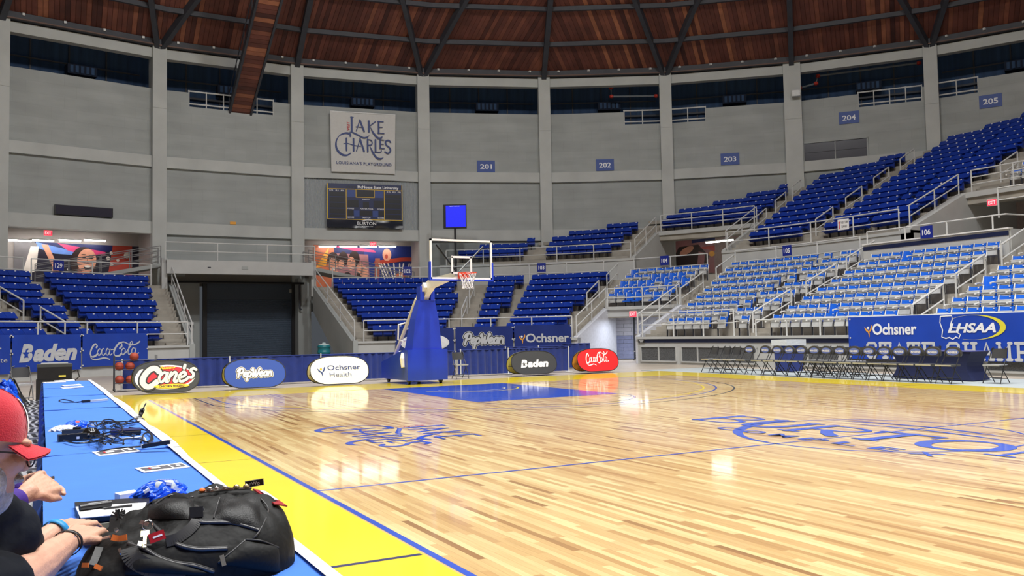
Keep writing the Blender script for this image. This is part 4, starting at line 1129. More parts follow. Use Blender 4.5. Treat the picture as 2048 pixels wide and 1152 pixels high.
SK = ('skin', (226, 160, 132)); SKD = ('skin_shade', (176, 100, 80)); DK = ('night', (30, 26, 46)); OR = ('orange', (206, 112, 74)); BLU = ('blue', (30, 50, 130)); PNK = ('pink', (214, 60, 120)); LBL = ('light_blue', (110, 150, 230)); WH = ('white', (240, 230, 220)); REDM = ('red', (188, 66, 50)); HAIR = ('hair', (50, 30, 28)); YEL = ('yellow', (246, 176, 60)); GRY = ('grey', (120, 116, 120)); NVY = ('navy', (22, 34, 96)); MAU = ('mauve', (170, 116, 120))
def recess(i, u0, u1, depth, zb):
    W_, mw, L = BAYS[i]
    q = MB(); q.box((L/2, depth+.1, 5.4), (L+1.5, .2, 4.4)); q.build('recess_back', mat('concourse_wall', (0.46, 0.42, 0.40), .8), W_)
    q = MB(); q.box((L/2, depth/2, zb-.1), (L+1.5, depth+1.0, .2)); q.build('recess_floor', M_step, W_)
    q = MB(); q.box((L/2, depth/2+.2, 7.50), (L+1.5, depth, .1)); q.build('recess_ceiling', M_conc, W_)
    for xx in (.3, L-.3): q = MB(); q.box((xx, depth/2+.2, 5.4), (.12, depth, 4.4)); q.build('recess_side', mat('concourse_wall'), W_)
    q = MB(); q.box((L/2, .15, 3.6), (L, .3, 1.3)); q.build('recess_apron', M_conc, W_)
def mural(i, x0, z0, x1, z1, depth, shapes, label):
    W_, mw, L = BAYS[i]; loc = mw @ Vector((x0, depth-.06, z0)); rt = mw.to_3x3() @ Vector((1, 0, 0)); t = thing('wall_mural', label, 'mural', frame(loc, rt, (0, 0, 1)))
    w, h = x1-x0, z1-z0; q = MB(); q.box((w/2, h/2, -.02), (w, h, .03)); q.build('panel', mural_mats(NVY), t)
    z = .002
    for nm, key, fn in shapes:
        q = MB(); fn(q, w, h, z); q.build(nm, mural_mats(key), t); z += .0025
recess(-1, 0, 0, 2.3, 4.25); recess(1, 0, 0, 2.3, 4.25)
def hitx(i, u, v, dep): return bay_hit(i, u, v, dep)
a0 = hitx(-1, 28, 482, 2.3); a1 = hitx(-1, 282, 560, 2.3)
def quadf(*pts): return lambda q, w, h, z: q.poly([(x*w, y*h, z) for x, y in pts])
mural(-1, a0[0], 4.3, a1[0], a0[1], 2.3, [
    ('dark_ground', DK, quadf((.1, 0), (.78, 0), (.78, .85), (.1, .85))),
    ('blue_ribbon', LBL, quadf((.16, 1), (.5, .80), (.5, .74), (.3, .76), (.16, .88))), ('pink_ribbon', PNK, quadf((.32, 1), (.7, .84), (.7, .76), (.5, .78), (.4, .84))),
    ('red_glow', REDM, quadf((.72, .3), (.97, .25), (.94, 1), (.76, 1))), ('dark_corner', DK, quadf((.92, 0), (1, 0), (1, 1), (.92, 1))),
    ('grey_sleeve', GRY, quadf((.0, 1), (.0, .3), (.06, .2), (.17, .95), (.14, 1))), ('white_sleeve', WH, quadf((.06, .3), (.16, .35), (.18, .9), (.12, .9))),
    ('raised_arm', SK, quadf((.20, .95), (.25, .95), (.33, .45), (.36, .0), (.28, .0), (.28, .5))),
    ('hair', HAIR, lambda q, w, h, z: blob(q, .525*w, .58*h, .105*w, .36*h, z)), ('neck', SKD, quadf((.48, .45), (.56, .45), (.62, 0), (.46, 0))),
    ('shoulder', SK, quadf((.44, 0), (.72, 0), (.68, .32), (.60, .26), (.5, .25))), ('face', SK, lambda q, w, h, z: blob(q, .55*w, .63*h, .076*w, .27*h, z, -.1)),
    ('brow', HAIR, lambda q, w, h, z: (blob(q, .525*w, .76*h, .02*w, .012*h, z), blob(q, .585*w, .74*h, .02*w, .012*h, z))),
    ('eye', HAIR, lambda q, w, h, z: (blob(q, .525*w, .70*h, .017*w, .016*h, z), blob(q, .585*w, .68*h, .017*w, .016*h, z))),
    ('nose', SKD, quadf((.552, .68), (.568, .56), (.548, .56))), ('mouth', HAIR, lambda q, w, h, z: blob(q, .555*w, .475*h, .03*w, .055*h, z)), ('teeth', WH, lambda q, w, h, z: blob(q, .555*w, .50*h, .026*w, .025*h, z)),
    *[('light_flare', WH, (lambda x, y, r: (lambda q, w, h, z: blob(q, x*w, y*h, r*w, r*w, z, 0, 12)))(x, y, r)) for x, y, r in ((.875, .78, .026), (.72, .70, .017), (.745, .82, .014), (.75, .56, .014), (.80, .66, .013), (.40, .42, .008))],
    ('gold_patch', YEL, quadf((.78, .05), (.83, .05), (.83, .3), (.78, .3)))], 'lit mural of a singing woman with raised arm on the left concourse')
a0 = hitx(1, 627, 490, 2.3); a1 = hitx(1, 826, 560, 2.3)
mural(1, a0[0], 4.3, a1[0], a0[1], 2.3, [
    ('blue_ground', BLU, quadf((.5, 0), (1, 0), (1, 1), (.5, 1))), ('orange_ground', OR, quadf((0, 0), (.2, 0), (.2, 1), (0, 1))), ('yellow_flame', YEL, quadf((.02, .5), (.1, .8), (.15, .95), (.12, .55))),
    ('ribbon', PNK, quadf((.3, 1), (.6, .9), (.62, .85), (.4, .88), (.2, .97))), ('crowd_ground', MAU, quadf((.16, 0), (.56, 0), (.54, .8), (.2, .82))),
    ('crowd_hair', HAIR, lambda q, w, h, z: [blob(q, x*w, y*h, r*w, r*1.5*w, z, 0, 14) for x, y, r in ((.19, .66, .058), (.29, .7, .05), (.40, .70, .055), (.33, .25, .05), (.47, .32, .05))]),
    ('crowd_face', SK, lambda q, w, h, z: [blob(q, x*w, y*h, r*w, r*1.6*w, z, 0, 14) for x, y, r in ((.19, .57, .045), (.27, .58, .03), (.37, .60, .042), (.22, .30, .04), (.36, .18, .04), (.46, .5, .035), (.50, .40, .04), (.29, .08, .04), (.44, .12, .04))]),
    ('crowd_eyes', HAIR, lambda q, w, h, z: [blob(q, x*w, y*h, .009*w, .012*h, z, 0, 8) for x, y in ((.175, .62), (.205, .62), (.36, .66), (.385, .66), (.21, .34), (.235, .34))]),
    ('crowd_smile', WH, lambda q, w, h, z: [blob(q, x*w, y*h, .018*w, .016*h, z, 0, 8) for x, y in ((.19, .47), (.37, .5), (.22, .22))]),
    ('ball', OR, lambda q, w, h, z: blob(q, .88*w, .2*h, .085*w, .22*h, z)), ('hoop_band', REDM, lambda q, w, h, z: brush(q, [(.62*w, .62*h), (.75*w, .66*h), (.9*w, .70*h), (1.0*w, .70*h)], .09*h, z)),
    ('bracket', SKD, quadf((.60, .2), (.65, .2), (.66, .72), (.61, .72))), ('net_cord', WH, lambda q, w, h, z: [brush(q, [(a*w, .6*h), (b*w, .05*h)], .014*w, z, smooth=False) for a, b in ((.65, .74), (.67, .78), (.70, .80), (.74, .83), (.80, .82), (.86, .86), (.90, .86), (.96, .90), (.98, .93))]),
    ('hand', SK, lambda q, w, h, z: blob(q, .73*w, .80*h, .045*w, .14*h, z)), ('knuckle', REDM, lambda q, w, h, z: blob(q, .725*w, .76*h, .016*w, .05*h, z))], 'lit mural of a cheering crowd and basketball hoop on the concourse')
for i, us, v, lb in ((-1, (40, 85, 140, 190), 481, 'left'), (1, (655, 697, 737, 775), 493, 'middle')):
    for j, u in enumerate(us):
        W_, mw, L = BAYS[i]; x, z = bay_hit(i, u, v, 1.5); loc = mw @ Vector((x, 1.5, z)); rt = mw.to_3x3() @ Vector((1, 0, 0))
        tube_light(frame(loc, rt, (0, 0, 1)), 1.12, 'glowing fluorescent tube over the %s mural, %s from the left' % (('singing woman', 'cheering crowd')[i == 1], ORD[j]))
for (i, u, v, dep, lb) in ((-1, 96, 466, 1.0, 'glowing red exit sign above the singing woman mural'), (1, 746, 488, 1.0, 'glowing red exit sign above the cheering crowd mural')):
    W_, mw, L = BAYS[i]; x, z = bay_hit(i, u, v, dep); exit_sign(frame(mw @ Vector((x, dep, z)), mw.to_3x3() @ Vector((1, 0, 0)), (0, 0, 1)), lb)
# portal beside the corner: mural on the round wall
def portal_frame(u, v, r):
    p = at_cyl(u, v, r, BOWL); d = p.xy-BOWL; return p, math.degrees(math.atan2(d.x, d.y))
W_, mw, L = BAYS[4]; x0, z0 = bay_hit(4, 1346, 548, -.05); x1, z1 = bay_hit(4, 1476, 478, -.05)
t = thing('wall_mural', 'portal mural with dark figure and red ribbon under the upper seats', 'mural', frame(mw @ Vector((x0, -.05, z0)), mw.to_3x3() @ Vector((1, 0, 0)), (0, 0, 1)))
mww, mhh = (x1-x0), (z1-z0); names = []
for nm, key, fn in (('ground', MAU, quadf((0, 0), (1, 0), (1, 1.1), (0, 1.0))), ('figure', HAIR, quadf((.03, 0), (.46, 0), (.56, .5), (.40, .88), (.10, .82), (.02, .5))), ('face', SK, lambda q, w, h, z: blob(q, .22*w, .70*h, .12*w, .10*h, z, .5)), ('arm', MAU, quadf((.36, 0), (.46, 0), (.50, .62), (.40, .66))),
                    ('red_ribbon', REDM, quadf((.40, .78), (1, .92), (1, .60), (.70, .64))), ('orange_ribbon', YEL, quadf((.68, .88), (1, .96), (1, .74), (.76, .75))), ('ball', YEL, lambda q, w, h, z: blob(q, .60*w, .58*h, .045*w, .085*h, z)), ('dark_band', NVY, quadf((.3, .92), (1, 1.08), (1, 1.3), (.3, 1.3)))):
    q = MB(); fn(q, mww, mhh, .01+.004*len(names)); names.append(nm); q.build(nm, mural_mats(key), t)
for j, (u, v) in enumerate(((1426, 484), (1452, 481))):
    p, az = portal_frame(u, v, 27.6); tube_light(face(p, az), .95, 'glowing fluorescent tube in the portal under the upper seats, %s one' % ('left', 'right')[j])
p, az = portal_frame(1325, 474, 27.2); exit_sign(face(p, az), 'glowing red exit sign beside the portal under the upper seats')
p = at_x(1984, 405, 34.55); exit_sign(face(p, 80), 'glowing red exit sign in the right portal')
p, az = portal_frame(1266, 628, 17.2); exit_sign(face(p, az), 'glowing red exit sign on the lintel of the corner tunnel')
# ================================================================== LETTERING FOR SIGNS AND BANNERS
SCRIPT = {
 'a': (1.0, [[(.78, .8), (.5, .97), (.18, .65), (.2, .18), (.45, .02), (.7, .35), (.82, .92)], [(.82, .92), (.76, .25), (.92, .02), (1.1, .18)]]),
 'e': (.9, [[(.1, .42), (.5, .5), (.7, .74), (.46, .97), (.16, .66), (.2, .16), (.5, 0), (.95, .25)]]),
 'p': (1.0, [[(.16, .92), (.02, -.75)], [(.15, .55), (.45, .96), (.78, .68), (.66, .12), (.3, .02), (.14, .25)]]),
 'r': (.8, [[(.12, 0), (.24, .92)], [(.2, .55), (.45, .95), (.72, .80)], [(.72, .8), (.85, .05)]]),
 'n': (1.0, [[(.08, 0), (.24, .95)], [(.2, .55), (.52, .96), (.74, .78), (.66, .15), (.85, .0), (1.02, .15)]]),
 's': (.8, [[(.72, .82), (.45, .97), (.22, .76), (.56, .42), (.5, .06), (.14, .1)]]),
 'o': (.85, [[(.5, .97), (.2, .72), (.18, .2), (.42, .0), (.7, .3), (.72, .75), (.5, .97)]]),
 'c': (.8, [[(.72, .74), (.5, .97), (.18, .68), (.18, .2), (.45, .0), (.8, .22)]]),
 'l': (.62, [[(.0, .2), (.42, 1.35), (.42, 1.85), (.24, 1.75), (.16, .35), (.32, .0), (.58, .2)]]),
 'd': (1.05, [[(.7, .8), (.45, .97), (.15, .6), (.2, .12), (.45, .02), (.7, .4)], [(.92, 1.75), (.72, .2), (.88, .02), (1.02, .15)]]),
 'P': (1.15, [[(.35, 1.62), (.12, -.1)], [(-.12, 1.15), (.1, 1.6), (.6, 1.75), (1.02, 1.45), (.86, .9), (.3, .72)]]),
 'W': (1.6, [[(-.08, 1.3), (.08, 1.62), (.22, 1.3), (.26, .12), (.45, .10), (.72, 1.15)], [(.72, 1.15), (.84, .10), (1.02, .12), (1.3, .9), (1.42, 1.66), (1.6, 1.5)]]),
 'C': (1.15, [[(1.0, 1.35), (.92, 1.72), (.55, 1.72), (.15, 1.2), (.06, .5), (.28, .02), (.66, .02), (1.05, .42)]]),
}
def script(mb, s, x, y, xh, w, z, slant=.2, nib=None, con=.5, tf=None):
    for ch in s:
        adv, strokes = SCRIPT[ch]
        for pts in strokes: brush(mb, [(x+(px+slant*py)*xh, y+py*xh) for px, py in pts], w, z, nib=nib, con=con, tf=tf)
        x += adv*xh*.92
    return x
def cocacola(mb, x, y, W, z, tf=None, ys=1.0):
    """flowing two-capital script in a box W wide"""
    S = W; B = lambda pts, w=.030, **k: brush(mb, [(x+a*S, y+b*S*ys) for a, b in pts], w*S*(.5+.5*ys), z, nib=2.2, con=.38, tf=tf, **k)
    B([(.150, .27), (.165, .32), (.135, .36), (.085, .31), (.04, .18), (.035, .07), (.075, .025), (.13, .05), (.175, .10)], .040)
    B([(.04, .08), (.05, -.01), (.12, -.055), (.22, -.035), (.30, -.015), (.36, -.035), (.40, -.06)], .034)
    B([(.21, .23), (.175, .17), (.17, .09), (.20, .055), (.235, .11), (.24, .20), (.21, .23)], .026)
    B([(.30, .21), (.28, .235), (.255, .18), (.255, .09), (.285, .055), (.32, .10)], .026)
    B([(.385, .20), (.36, .235), (.335, .17), (.34, .08), (.365, .06), (.39, .12), (.405, .22)], .026); B([(.405, .22), (.395, .10), (.41, .055), (.44, .09)], .022)
    B([(.425, .20), (.465, .205)], .022, smooth=False)
    B([(.585, .23), (.625, .30), (.61, .38), (.565, .36), (.50, .24), (.475, .11), (.505, .03), (.57, .03), (.62, .09)], .042)
    B([(.655, .23), (.62, .17), (.62, .09), (.65, .055), (.685, .11), (.69, .20), (.655, .23)], .026)
    B([(.70, .10), (.77, .24), (.825, .36), (.815, .41), (.785, .37), (.755, .22), (.745, .09), (.765, .055), (.80, .09)], .024)
    B([(.87, .20), (.845, .235), (.815, .17), (.82, .08), (.845, .06), (.875, .12), (.89, .22)], .026); B([(.89, .22), (.88, .10), (.90, .055), (.94, .09)], .022)
    B([(.60, .385), (.67, .40), (.75, .345), (.83, .315), (.90, .345), (.955, .405)], .030)
def ochsner_icon(mb, mb2, x, y, s, z, tf=None):
    brush(mb, [(x, y+.78*s), (x+.18*s, y+.5*s), (x+.42*s, y+.30*s), (x+.46*s, y-.1*s)], .14*s, z, taper=True, tf=tf)
    brush(mb, [(x+.72*s, y+.92*s), (x+.66*s, y+.6*s), (x+.46*s, y+.34*s)], .14*s, z, taper=True, tf=tf)
    ellipse(mb2, x+.36*s, y+.68*s, .12*s, .12*s, z, 14, tf=tf)
def star(mb, cx, cy, r, z):
    mb.poly([(cx+(r if k % 2 == 0 else r*.4)*math.sin(math.pi*k/5), cy+(r if k % 2 == 0 else r*.4)*math.cos(math.pi*k/5), z) for k in range(10)])
def baden(mb, mb2, x, y, W, H, z):
    letter(mb, 'B', x, y, W*.25, H*1.25, z, .055, .28); star(mb2, x+W*.125, y+H*.52, H*.40, z+.004)
    letter(mb, 'aden', x+W*.25, y, W*.75, H*1.25, z, .05, .28)
# ---- slab capitals
SLAB = {
 'S': [[(.92, .78), (.92, .88), (.8, 1), (.2, 1), (.06, .88), (.06, .62), (.18, .52), (.82, .48), (.94, .38), (.94, .12), (.8, 0), (.2, 0), (.06, .12), (.06, .24)]],
 'T': [[(.5, 0), (.5, 1)], [(0, 1), (1, 1)], [(.3, 0), (.7, 0)], [(.03, 1), (.03, .78)], [(.97, 1), (.97, .78)]],
 'A': [[(.12, 0), (.5, 1), (.88, 0)], [(.26, .35), (.74, .35)], [(-.02, 0), (.3, 0)], [(.7, 0), (1.02, 0)]],
 'E': [[(.15, 0), (.15, 1)], [(.0, 1), (.92, 1)], [(.15, .52), (.65, .52)], [(.0, 0), (.95, 0)], [(.92, 1), (.92, .8)], [(.95, 0), (.95, .22)]],
 'C': [[(.92, .72), (.92, .86), (.76, 1), (.24, 1), (.06, .84), (.06, .16), (.24, 0), (.76, 0), (.92, .14), (.92, .28)]],
 'H': [[(.18, 0), (.18, 1)], [(.82, 0), (.82, 1)], [(.18, .5), (.82, .5)], [(0, 0), (.36, 0)], [(.64, 0), (1, 0)], [(0, 1), (.36, 1)], [(.64, 1), (1, 1)]],
 'M': [[(.14, 0), (.14, 1), (.5, .3), (.86, 1), (.86, 0)], [(0, 0), (.3, 0)], [(.7, 0), (1, 0)], [(0, 1), (.18, 1)], [(.82, 1), (1, 1)]],
 'P': [[(.2, 0), (.2, 1)], [(0, 1), (.74, 1), (.92, .86), (.92, .6), (.74, .46), (.2, .46)], [(0, 0), (.42, 0)]],
 'I': [[(.5, 0), (.5, 1)], [(.2, 0), (.8, 0)], [(.2, 1), (.8, 1)]],
 'O': [[(.24, 0), (.06, .16), (.06, .84), (.24, 1), (.76, 1), (.94, .84), (.94, .16), (.76, 0), (.24, 0)]],
 'N': [[(.16, 0), (.16, 1), (.84, 0), (.84, 1)], [(0, 0), (.34, 0)], [(.66, 1), (1, 1)], [(0, 1), (.18, 1)]]}
def slab_text(mb, s, x, y, cw, h, w, z, gap=.28):
    for ch in s:
        if ch == ' ': x += cw*.75; continue
        ww = cw*(.5 if ch == 'I' else 1)
        for pts in SLAB[ch]: brush(mb, [(x+a*ww, y+b*h) for a, b in pts], w, z, smooth=False)
        x += ww+cw*gap
    return x

# ================================================================== POP-UP OVAL SIGNS
def oval(w, h, n=40, flat=.18):
    out = []
    for k in range(n):
        a = 2*math.pi*k/n; c, s = math.cos(a), math.sin(a)
        x = math.copysign(abs(c)**.72, c)*w/2; y = math.copysign(abs(s)**.80, s)*h/2
        out.append((x, max(y, -h/2*(1-flat*.35))+h/2))
    return out
def popup(px0, px1, y0, h, label, body, inner, art, rz=0):
    x0 = at_y(px0, 750, y0).x; x1 = at_y(px1, 750, y0).x; w = (x1-x0)*.97
    t = thing('popup_sign', label, 'sign', loc=((x0+x1)/2+.03, y0, 0.0), rz=rz)
    fm = frame((0, 0, .015), (1, 0, 0), (0, .30, .954)); rm = frame((0, .62, .015), (1, 0, 0), (0, -.32, .947))
    oo = oval(w, h)
    q = MB(); q.prism(oo, .012, (0, 0, -.012)); fp = q.build('front_panel', body, t, False, fm)
    q = MB(); q.tube([(a, b, -.004) for a, b in oo], .014, 6, closed=True); q.build('rim', M_pblack, fp)
    q = MB(); q.prism(oo, .012, (0, 0, 0)); rp = q.build('rear_panel', inner, t, False, rm)
    q = MB(); q.tube([(a, b, .004) for a, b in oo], .014, 6, closed=True); q.build('rim', M_pblack, rp)
    q = MB(); q.box((0, .31, .30), (w*.92, .40, .012)); q.build('spacer_strap', M_pblack, t)
    art(fp, w, h)
M_cream = mat('sign_cream', (0.86, 0.84, 0.76), .6, noise=.02); M_sinner = mat('sign_inner_yellow', srgb(236, 222, 110), .7); M_sorange = mat('sign_inner_orange', srgb(250, 176, 70), .7); M_scream = mat('sign_inner_cream', srgb(246, 240, 200), .7)
M_coke = mat('sign_red', srgb(228, 30, 36), .55); M_char = mat('sign_charcoal', (0.035, 0.037, 0.042), .6); M_sblue = mat('sign_royal', srgb(26, 66, 158), .55)
def canes_art(p, w, h, k=1.0):
    cx, cy = 0, h*.5
    q = MB(); ellipse(q, cx, cy*.98, w*.43, h*.375, .004); brush(q, [(-w*.36, h*.66), (-w*.42, h*.45), (-w*.34, h*.22)], h*.2, .004); q.build('cream_border', M_pwhite, p)
    q = MB(); ellipse(q, cx+.02*w, cy*1.0, w*.395, h*.315, .008); q.build('red_field', M_pred, p)
    lay = ((h*.20, M_pblack, .012, 'black_outline'), (h*.125, mat('print_cream', (0.86, 0.82, 0.7), .5), .016, 'cream_lettering'))
    for wd, m, z, nm in lay:
        q = MB(); brush(q, [(-.11*w, .66*h), (-.16*w, .76*h), (-.24*w, .74*h), (-.33*w, .56*h), (-.36*w, .36*h), (-.30*w, .22*h), (-.22*w, .25*h), (-.15*w, .36*h)], wd*1.25, z)
        script(q, 'ane', -.155*w, .34*h, .30*h, wd*.62, z, .25); script(q, 's', .30*w, .44*h, .30*h, wd*.62, z, .25); brush(q, [(.285*w, .84*h), (.27*w, .74*h)], wd*.7, z); q.build(nm, m, p)
    q = MB(); ellipse(q, .07*w, .215*h, w*.27, h*.062, .02); q.build('yellow_leaf', M_pyellow, p)
    q = MB(); letter(q, 'CHICKEN FINGERS', -.12*w, .185*h, .38*w, .062*h, .024, .03); q.build('slogan_lettering', M_pblack, p)
    q = MB(); letter(q, 'Raising', -.10*w, .735*h, .24*w, .09*h, .024, .02, .3); q.build('small_lettering', M_pyellow, p)
def pep_strokes(q, w, h, y, xh, wd, z): 
    tot = sum(SCRIPT[c][0] for c in 'PepWear')*xh*.92
    script(q, 'PepWear', -tot/2-.02*w, y, xh, wd, z, .18)
def pep_art(p, w, h):
    for wd, m, z, nm in ((.125, mat('print_cream', (0.86, 0.82, 0.7), .5), .004, 'cream_edge'), (.098, mat('print_brown', (0.06, 0.04, 0.04), .5), .008, 'dark_edge'), (.055, M_pwhite, .012, 'white_lettering')):
        q = MB(); pep_strokes(q, w, h, h*.40, h*.155, wd*h, z); q.build(nm, m, p)
def och_art(p, w, h):
    q1, q2 = MB(), MB(); ochsner_icon(q1, q2, -.38*w, .33*h, .34*h, .004); q1.build('icon_strokes', M_pnavy, p); q2.build('icon_dot', M_pgold, p)
    q = MB(); letter(q, 'Ochsner', -.21*w, .52*h, .57*w, .17*h, .004, .012); letter(q, 'Health', -.18*w, .28*h, .37*w, .16*h, .004, .0); q.build('lettering', M_pnavy, p)
def bad_art(p, w, h):
    q1, q2 = MB(), MB(); baden(q1, q2, -.31*w, .33*h, .62*w, .24*h, .004); q1.build('lettering', M_pwhite, p); q2.build('star', M_char, p)
def coke_art(p, w, h):
    q = MB(); cocacola(q, -.31*w, .36*h, .60*w, .004); q.build('script_lettering', M_pwhite, p)
popup(262, 400, 16.55, .90, 'oval pop-up sign, black with red Raising Cane chicken logo', M_char, M_sinner, canes_art)
popup(446, 573, 16.95, .88, 'oval pop-up sign, royal blue with PepWear script', M_sblue, M_sinner, pep_art)
popup(619, 740, 16.90, .88, 'oval pop-up sign, cream with Ochsner Health lettering', M_cream, M_scream, och_art)
popup(1024, 1117, 17.70, .84, 'oval pop-up sign, charcoal with white Baden lettering', M_char, M_sinner, bad_art)
popup(1157, 1241, 17.60, .86, 'oval pop-up sign, bright red with white cola script', M_coke, M_sorange, coke_art)

# ================================================================== HANGING BANNERS ON THE FRONT WALL
def curved_banner(t0, t1, z0, z1, label, m, art, r=13.98, folds=.012):
    mid = (t0+t1)/2; o = pt(r, mid, z0); az = tdir(r, mid); W_ = math.radians(t1-t0)*r if t1 <= 90 else (t1-t0); H_ = z1-z0
    t = thing('hanging_banner', label, 'banner', face(o, az))
    inv = face(o, az).inverted()
    def mp(x, y, z):                       # banner coordinates -> local, following the curved wall
        tt = mid+(x/W_)*(t1-t0); p = inv @ pt(r, tt, z0+y); wv = folds*math.sin(x*5+y*2)
        return Vector((p.x, p.y, p.z+z+wv))
    q = MB(); q.grid(lambda a, b: mp((a-.5)*W_, b*H_, 0), max(8, int(W_*5)), 6); q.build('sheet', m, t, True)
    for s in (-.5, .5):
        for f in (.05, .5, .95):
            q = MB(); q.lathe([(.0, .01), (.03, .008), (.03, 0)], 8); e = q.build('eyelet', M_rail, t); e.location = mp(s*W_*.985, f*H_, .004)
    art(t, W_, H_, mp)
    return t
def remap(q, mp): q.v = [tuple(mp(*p)) for p in q.v]; return q
def art_bad(t, w, h, mp):
    q1, q2 = MB(), MB(); baden(q1, q2, -.40*w, .30*h, .84*w, .36*h, .012); remap(q1, mp).build('lettering', M_silver, t); remap(q2, mp).build('star', M_bannerblue, t)
def art_coke(t, w, h, mp):
    q = MB(); cocacola(q, -.41*w, .27*h, .82*w, .012, ys=.62); remap(q, mp).build('script_lettering', M_silver, t)
def art_inst(t, w, h, mp):
    q = MB(); letter(q, 'Institute', -.02*w, .30*h, .46*w, .13*h, .012, .0); ellipse(q, .33*w, .66*h, .03, .03, .012); remap(q, mp).build('lettering', M_silver, t)
def art_pep(t, w, h, mp):
    for wd, m, z, nm in ((.19, M_silver, .010, 'silver_edge'), (.145, M_pblack, .014, 'black_edge'), (.085, M_silver, .018, 'silver_lettering')):
        q = MB(); pep_strokes(q, w, h, .34*h, .225*h, wd*h, z); remap(q, mp).build(nm, m, t)
def art_och(t, w, h, mp):
    q1, q2 = MB(), MB(); ochsner_icon(q1, q2, -.42*w, .34*h, .34*h, .012); remap(q1, mp).build('icon_strokes', M_pgold, t); remap(q2, mp).build('icon_dot', M_pwhite, t)
    q = MB(); letter(q, 'Ochsner', -.30*w, .36*h, .76*w, .33*h, .012, .022); remap(q, mp).build('lettering', M_silver, t)
def art_canes(t, w, h, mp):
    q = MB(); ellipse(q, 0, .42*h, .42*w, .36*h, .010); remap(q, mp).build('white_border', M_pwhite, t)
    q = MB(); ellipse(q, 0, .42*h, .36*w, .30*h, .014); remap(q, mp).build('red_field', M_pred, t)
    q = MB(); script(q, 'Cane', -.30*w, .28*h, .2*h, .07*h, .018, .25); remap(q, mp).build('lettering', M_pwhite, t)
def tpx(u, v): 
    p = at_cyl(u, v, 13.98, BOWL); d = p.xy-BOWL; return math.degrees(math.atan2(d.x, d.y))
curved_banner(tpx(24, 700), tpx(162, 700), .30, 1.70, 'blue hanging banner with silver Baden lettering, left wall', M_bannerblue, art_bad)
curved_banner(tpx(165, 700), tpx(295, 700), .38, 1.72, 'blue hanging banner with silver cola script, left wall', M_bannerblue, art_coke)
curved_banner(tpx(24, 700)-12.6, tpx(21, 700), .28, 1.70, 'blue hanging banner cut off by the left picture edge', M_bannerblue, art_inst)
curved_banner(tpx(791, 690), tpx(908, 690), .52, 1.75, 'navy hanging banner with round chicken logo behind the basketball goal', M_bannerdark, art_canes)
curved_banner(tpx(911, 690), tpx(1026, 690), .52, 1.78, 'navy hanging banner with silver PepWear script behind the goal', M_bannerdark, art_pep)
curved_banner(tpx(1029, 690), tpx(1143, 690), .52, 1.80, 'navy hanging banner with silver Ochsner lettering near the corner tunnel', M_bannerdark, art_och)
def art_state(t, w, h, mp):
    X = lambda u: (12.36-u)-w/2        # metres along y from the left end
    q1, q2 = MB(), MB(); ochsner_icon(q1, q2, -w/2+.66, .74, .40, .012); remap(q1, mp).build('icon_strokes', M_pgold, t); remap(q2, mp).build('icon_dot', M_pwhite, t)
    q = MB(); letter(q, 'Ochsner', -w/2+.98, .80, 1.62, .36, .012, .028); remap(q, mp).build('sponsor_lettering', M_pwhite, t)
    q = MB(); brush(q, [(-w/2+3.42+a*.80, .62+b*.72) for a, b in ((.03, .98), (.48, 1.0), (.5, .85), (.42, .62), (.40, .5), (.70, .48), (.68, .3), (.80, .22), (.74, .06), (.62, .12), (.5, .02), (.36, .1), (.22, .06), (.05, .12), (.10, .4), (.0, .72), (.03, .98))], .034, .012, smooth=False)
    letter(q, 'LHSAA', -w/2+3.66, .84, 1.50, .27, .012, .035, .3); remap(q, mp).build('association_lettering', M_pwhite, t)
    q = MB(); n = 40; cx, cy = -w/2+4.45, .98; vs = []
    for k in range(n+1):
        a = R(-110)+R(245)*k/n; ww = .012+.16*max(0, math.cos(a-.1))**1.5
        for rr in (-.5, .5): vs.append((cx+(.92+rr*ww)*math.cos(a), cy+(.36+rr*ww*.45)*math.sin(a), .016))
    q.add(vs, [(2*k, 2*k+1, 2*k+3, 2*k+2) for k in range(n)]); remap(q, mp).build('yellow_swoosh', mat('print_lime', srgb(224, 214, 62), .5), t)
    q = MB(); slab_text(q, 'STATE CHAMPIONSHIPS', -w/2+.72, .06, .40, .46, .09, .012, .30)
    remap(q, mp).build('title_lettering', M_silver, t)
SLAB['U'] = SLAB['O']
curved_banner(97.62, 97.62+9.6, .38, 1.76, 'long blue banner reading Ochsner and STATE CHAMPIONSHIPS', mat('banner_royal', srgb(26, 68, 176), .4, noise=.06, nscale=1.5, bump=.2, bscale=2), art_state, r=13.93, folds=.008)

# ================================================================== ROLL-UP DOOR, BRIDGE
D = thing('door_1', 'dark ribbed roll-up door below the bridge', None, loc=(8.3, 43.55, 0)); tag(D, kind='structure')
ns = 60
for k in range(ns):
    z = .02+k*3.6/ns; q = MB(); q.prism([(0, z), (-.03, z+.018), (-.03, z+.042), (0, z+.058)], 4.75, (-2.375, 0, 0), axis=0); q.build('door_slat', mat('door_slate', (0.07, 0.10, 0.145), .45, noise=.1), D)
q = MB(); q.box((0, 0.05, 4.1), (4.85, .3, .95)); q.build('door_hood', mat('door_hood', (0.045, 0.065, 0.095), .5), D)
for s in (-1, 1): q = MB(); q.box((s*2.5, -.05, 2.3), (.22, .25, 4.6)); q.build('door_track', M_black, D)
B0 = struct('wall_tunnel_bay', MB().mesh('wall_tunnel_bay', M_conc), 'grey concrete surround of the roll-up door')
q = MB(); q.box((7.5, 43.9, 4.9), (9.0, .2, 1.0)); q.build('over_door_panel', mat('shade_tan', (0.25, 0.235, 0.21), .85), B0)
q = MB(); q.box((4.7, 43.8, 2.3), (1.7, .3, 4.7)); q.build('left_pier', M_conc, B0)
q = MB(); q.box((11.25, 43.0, 2.4), (.75, .8, 4.9)); q.build('right_pier', M_conc, B0)
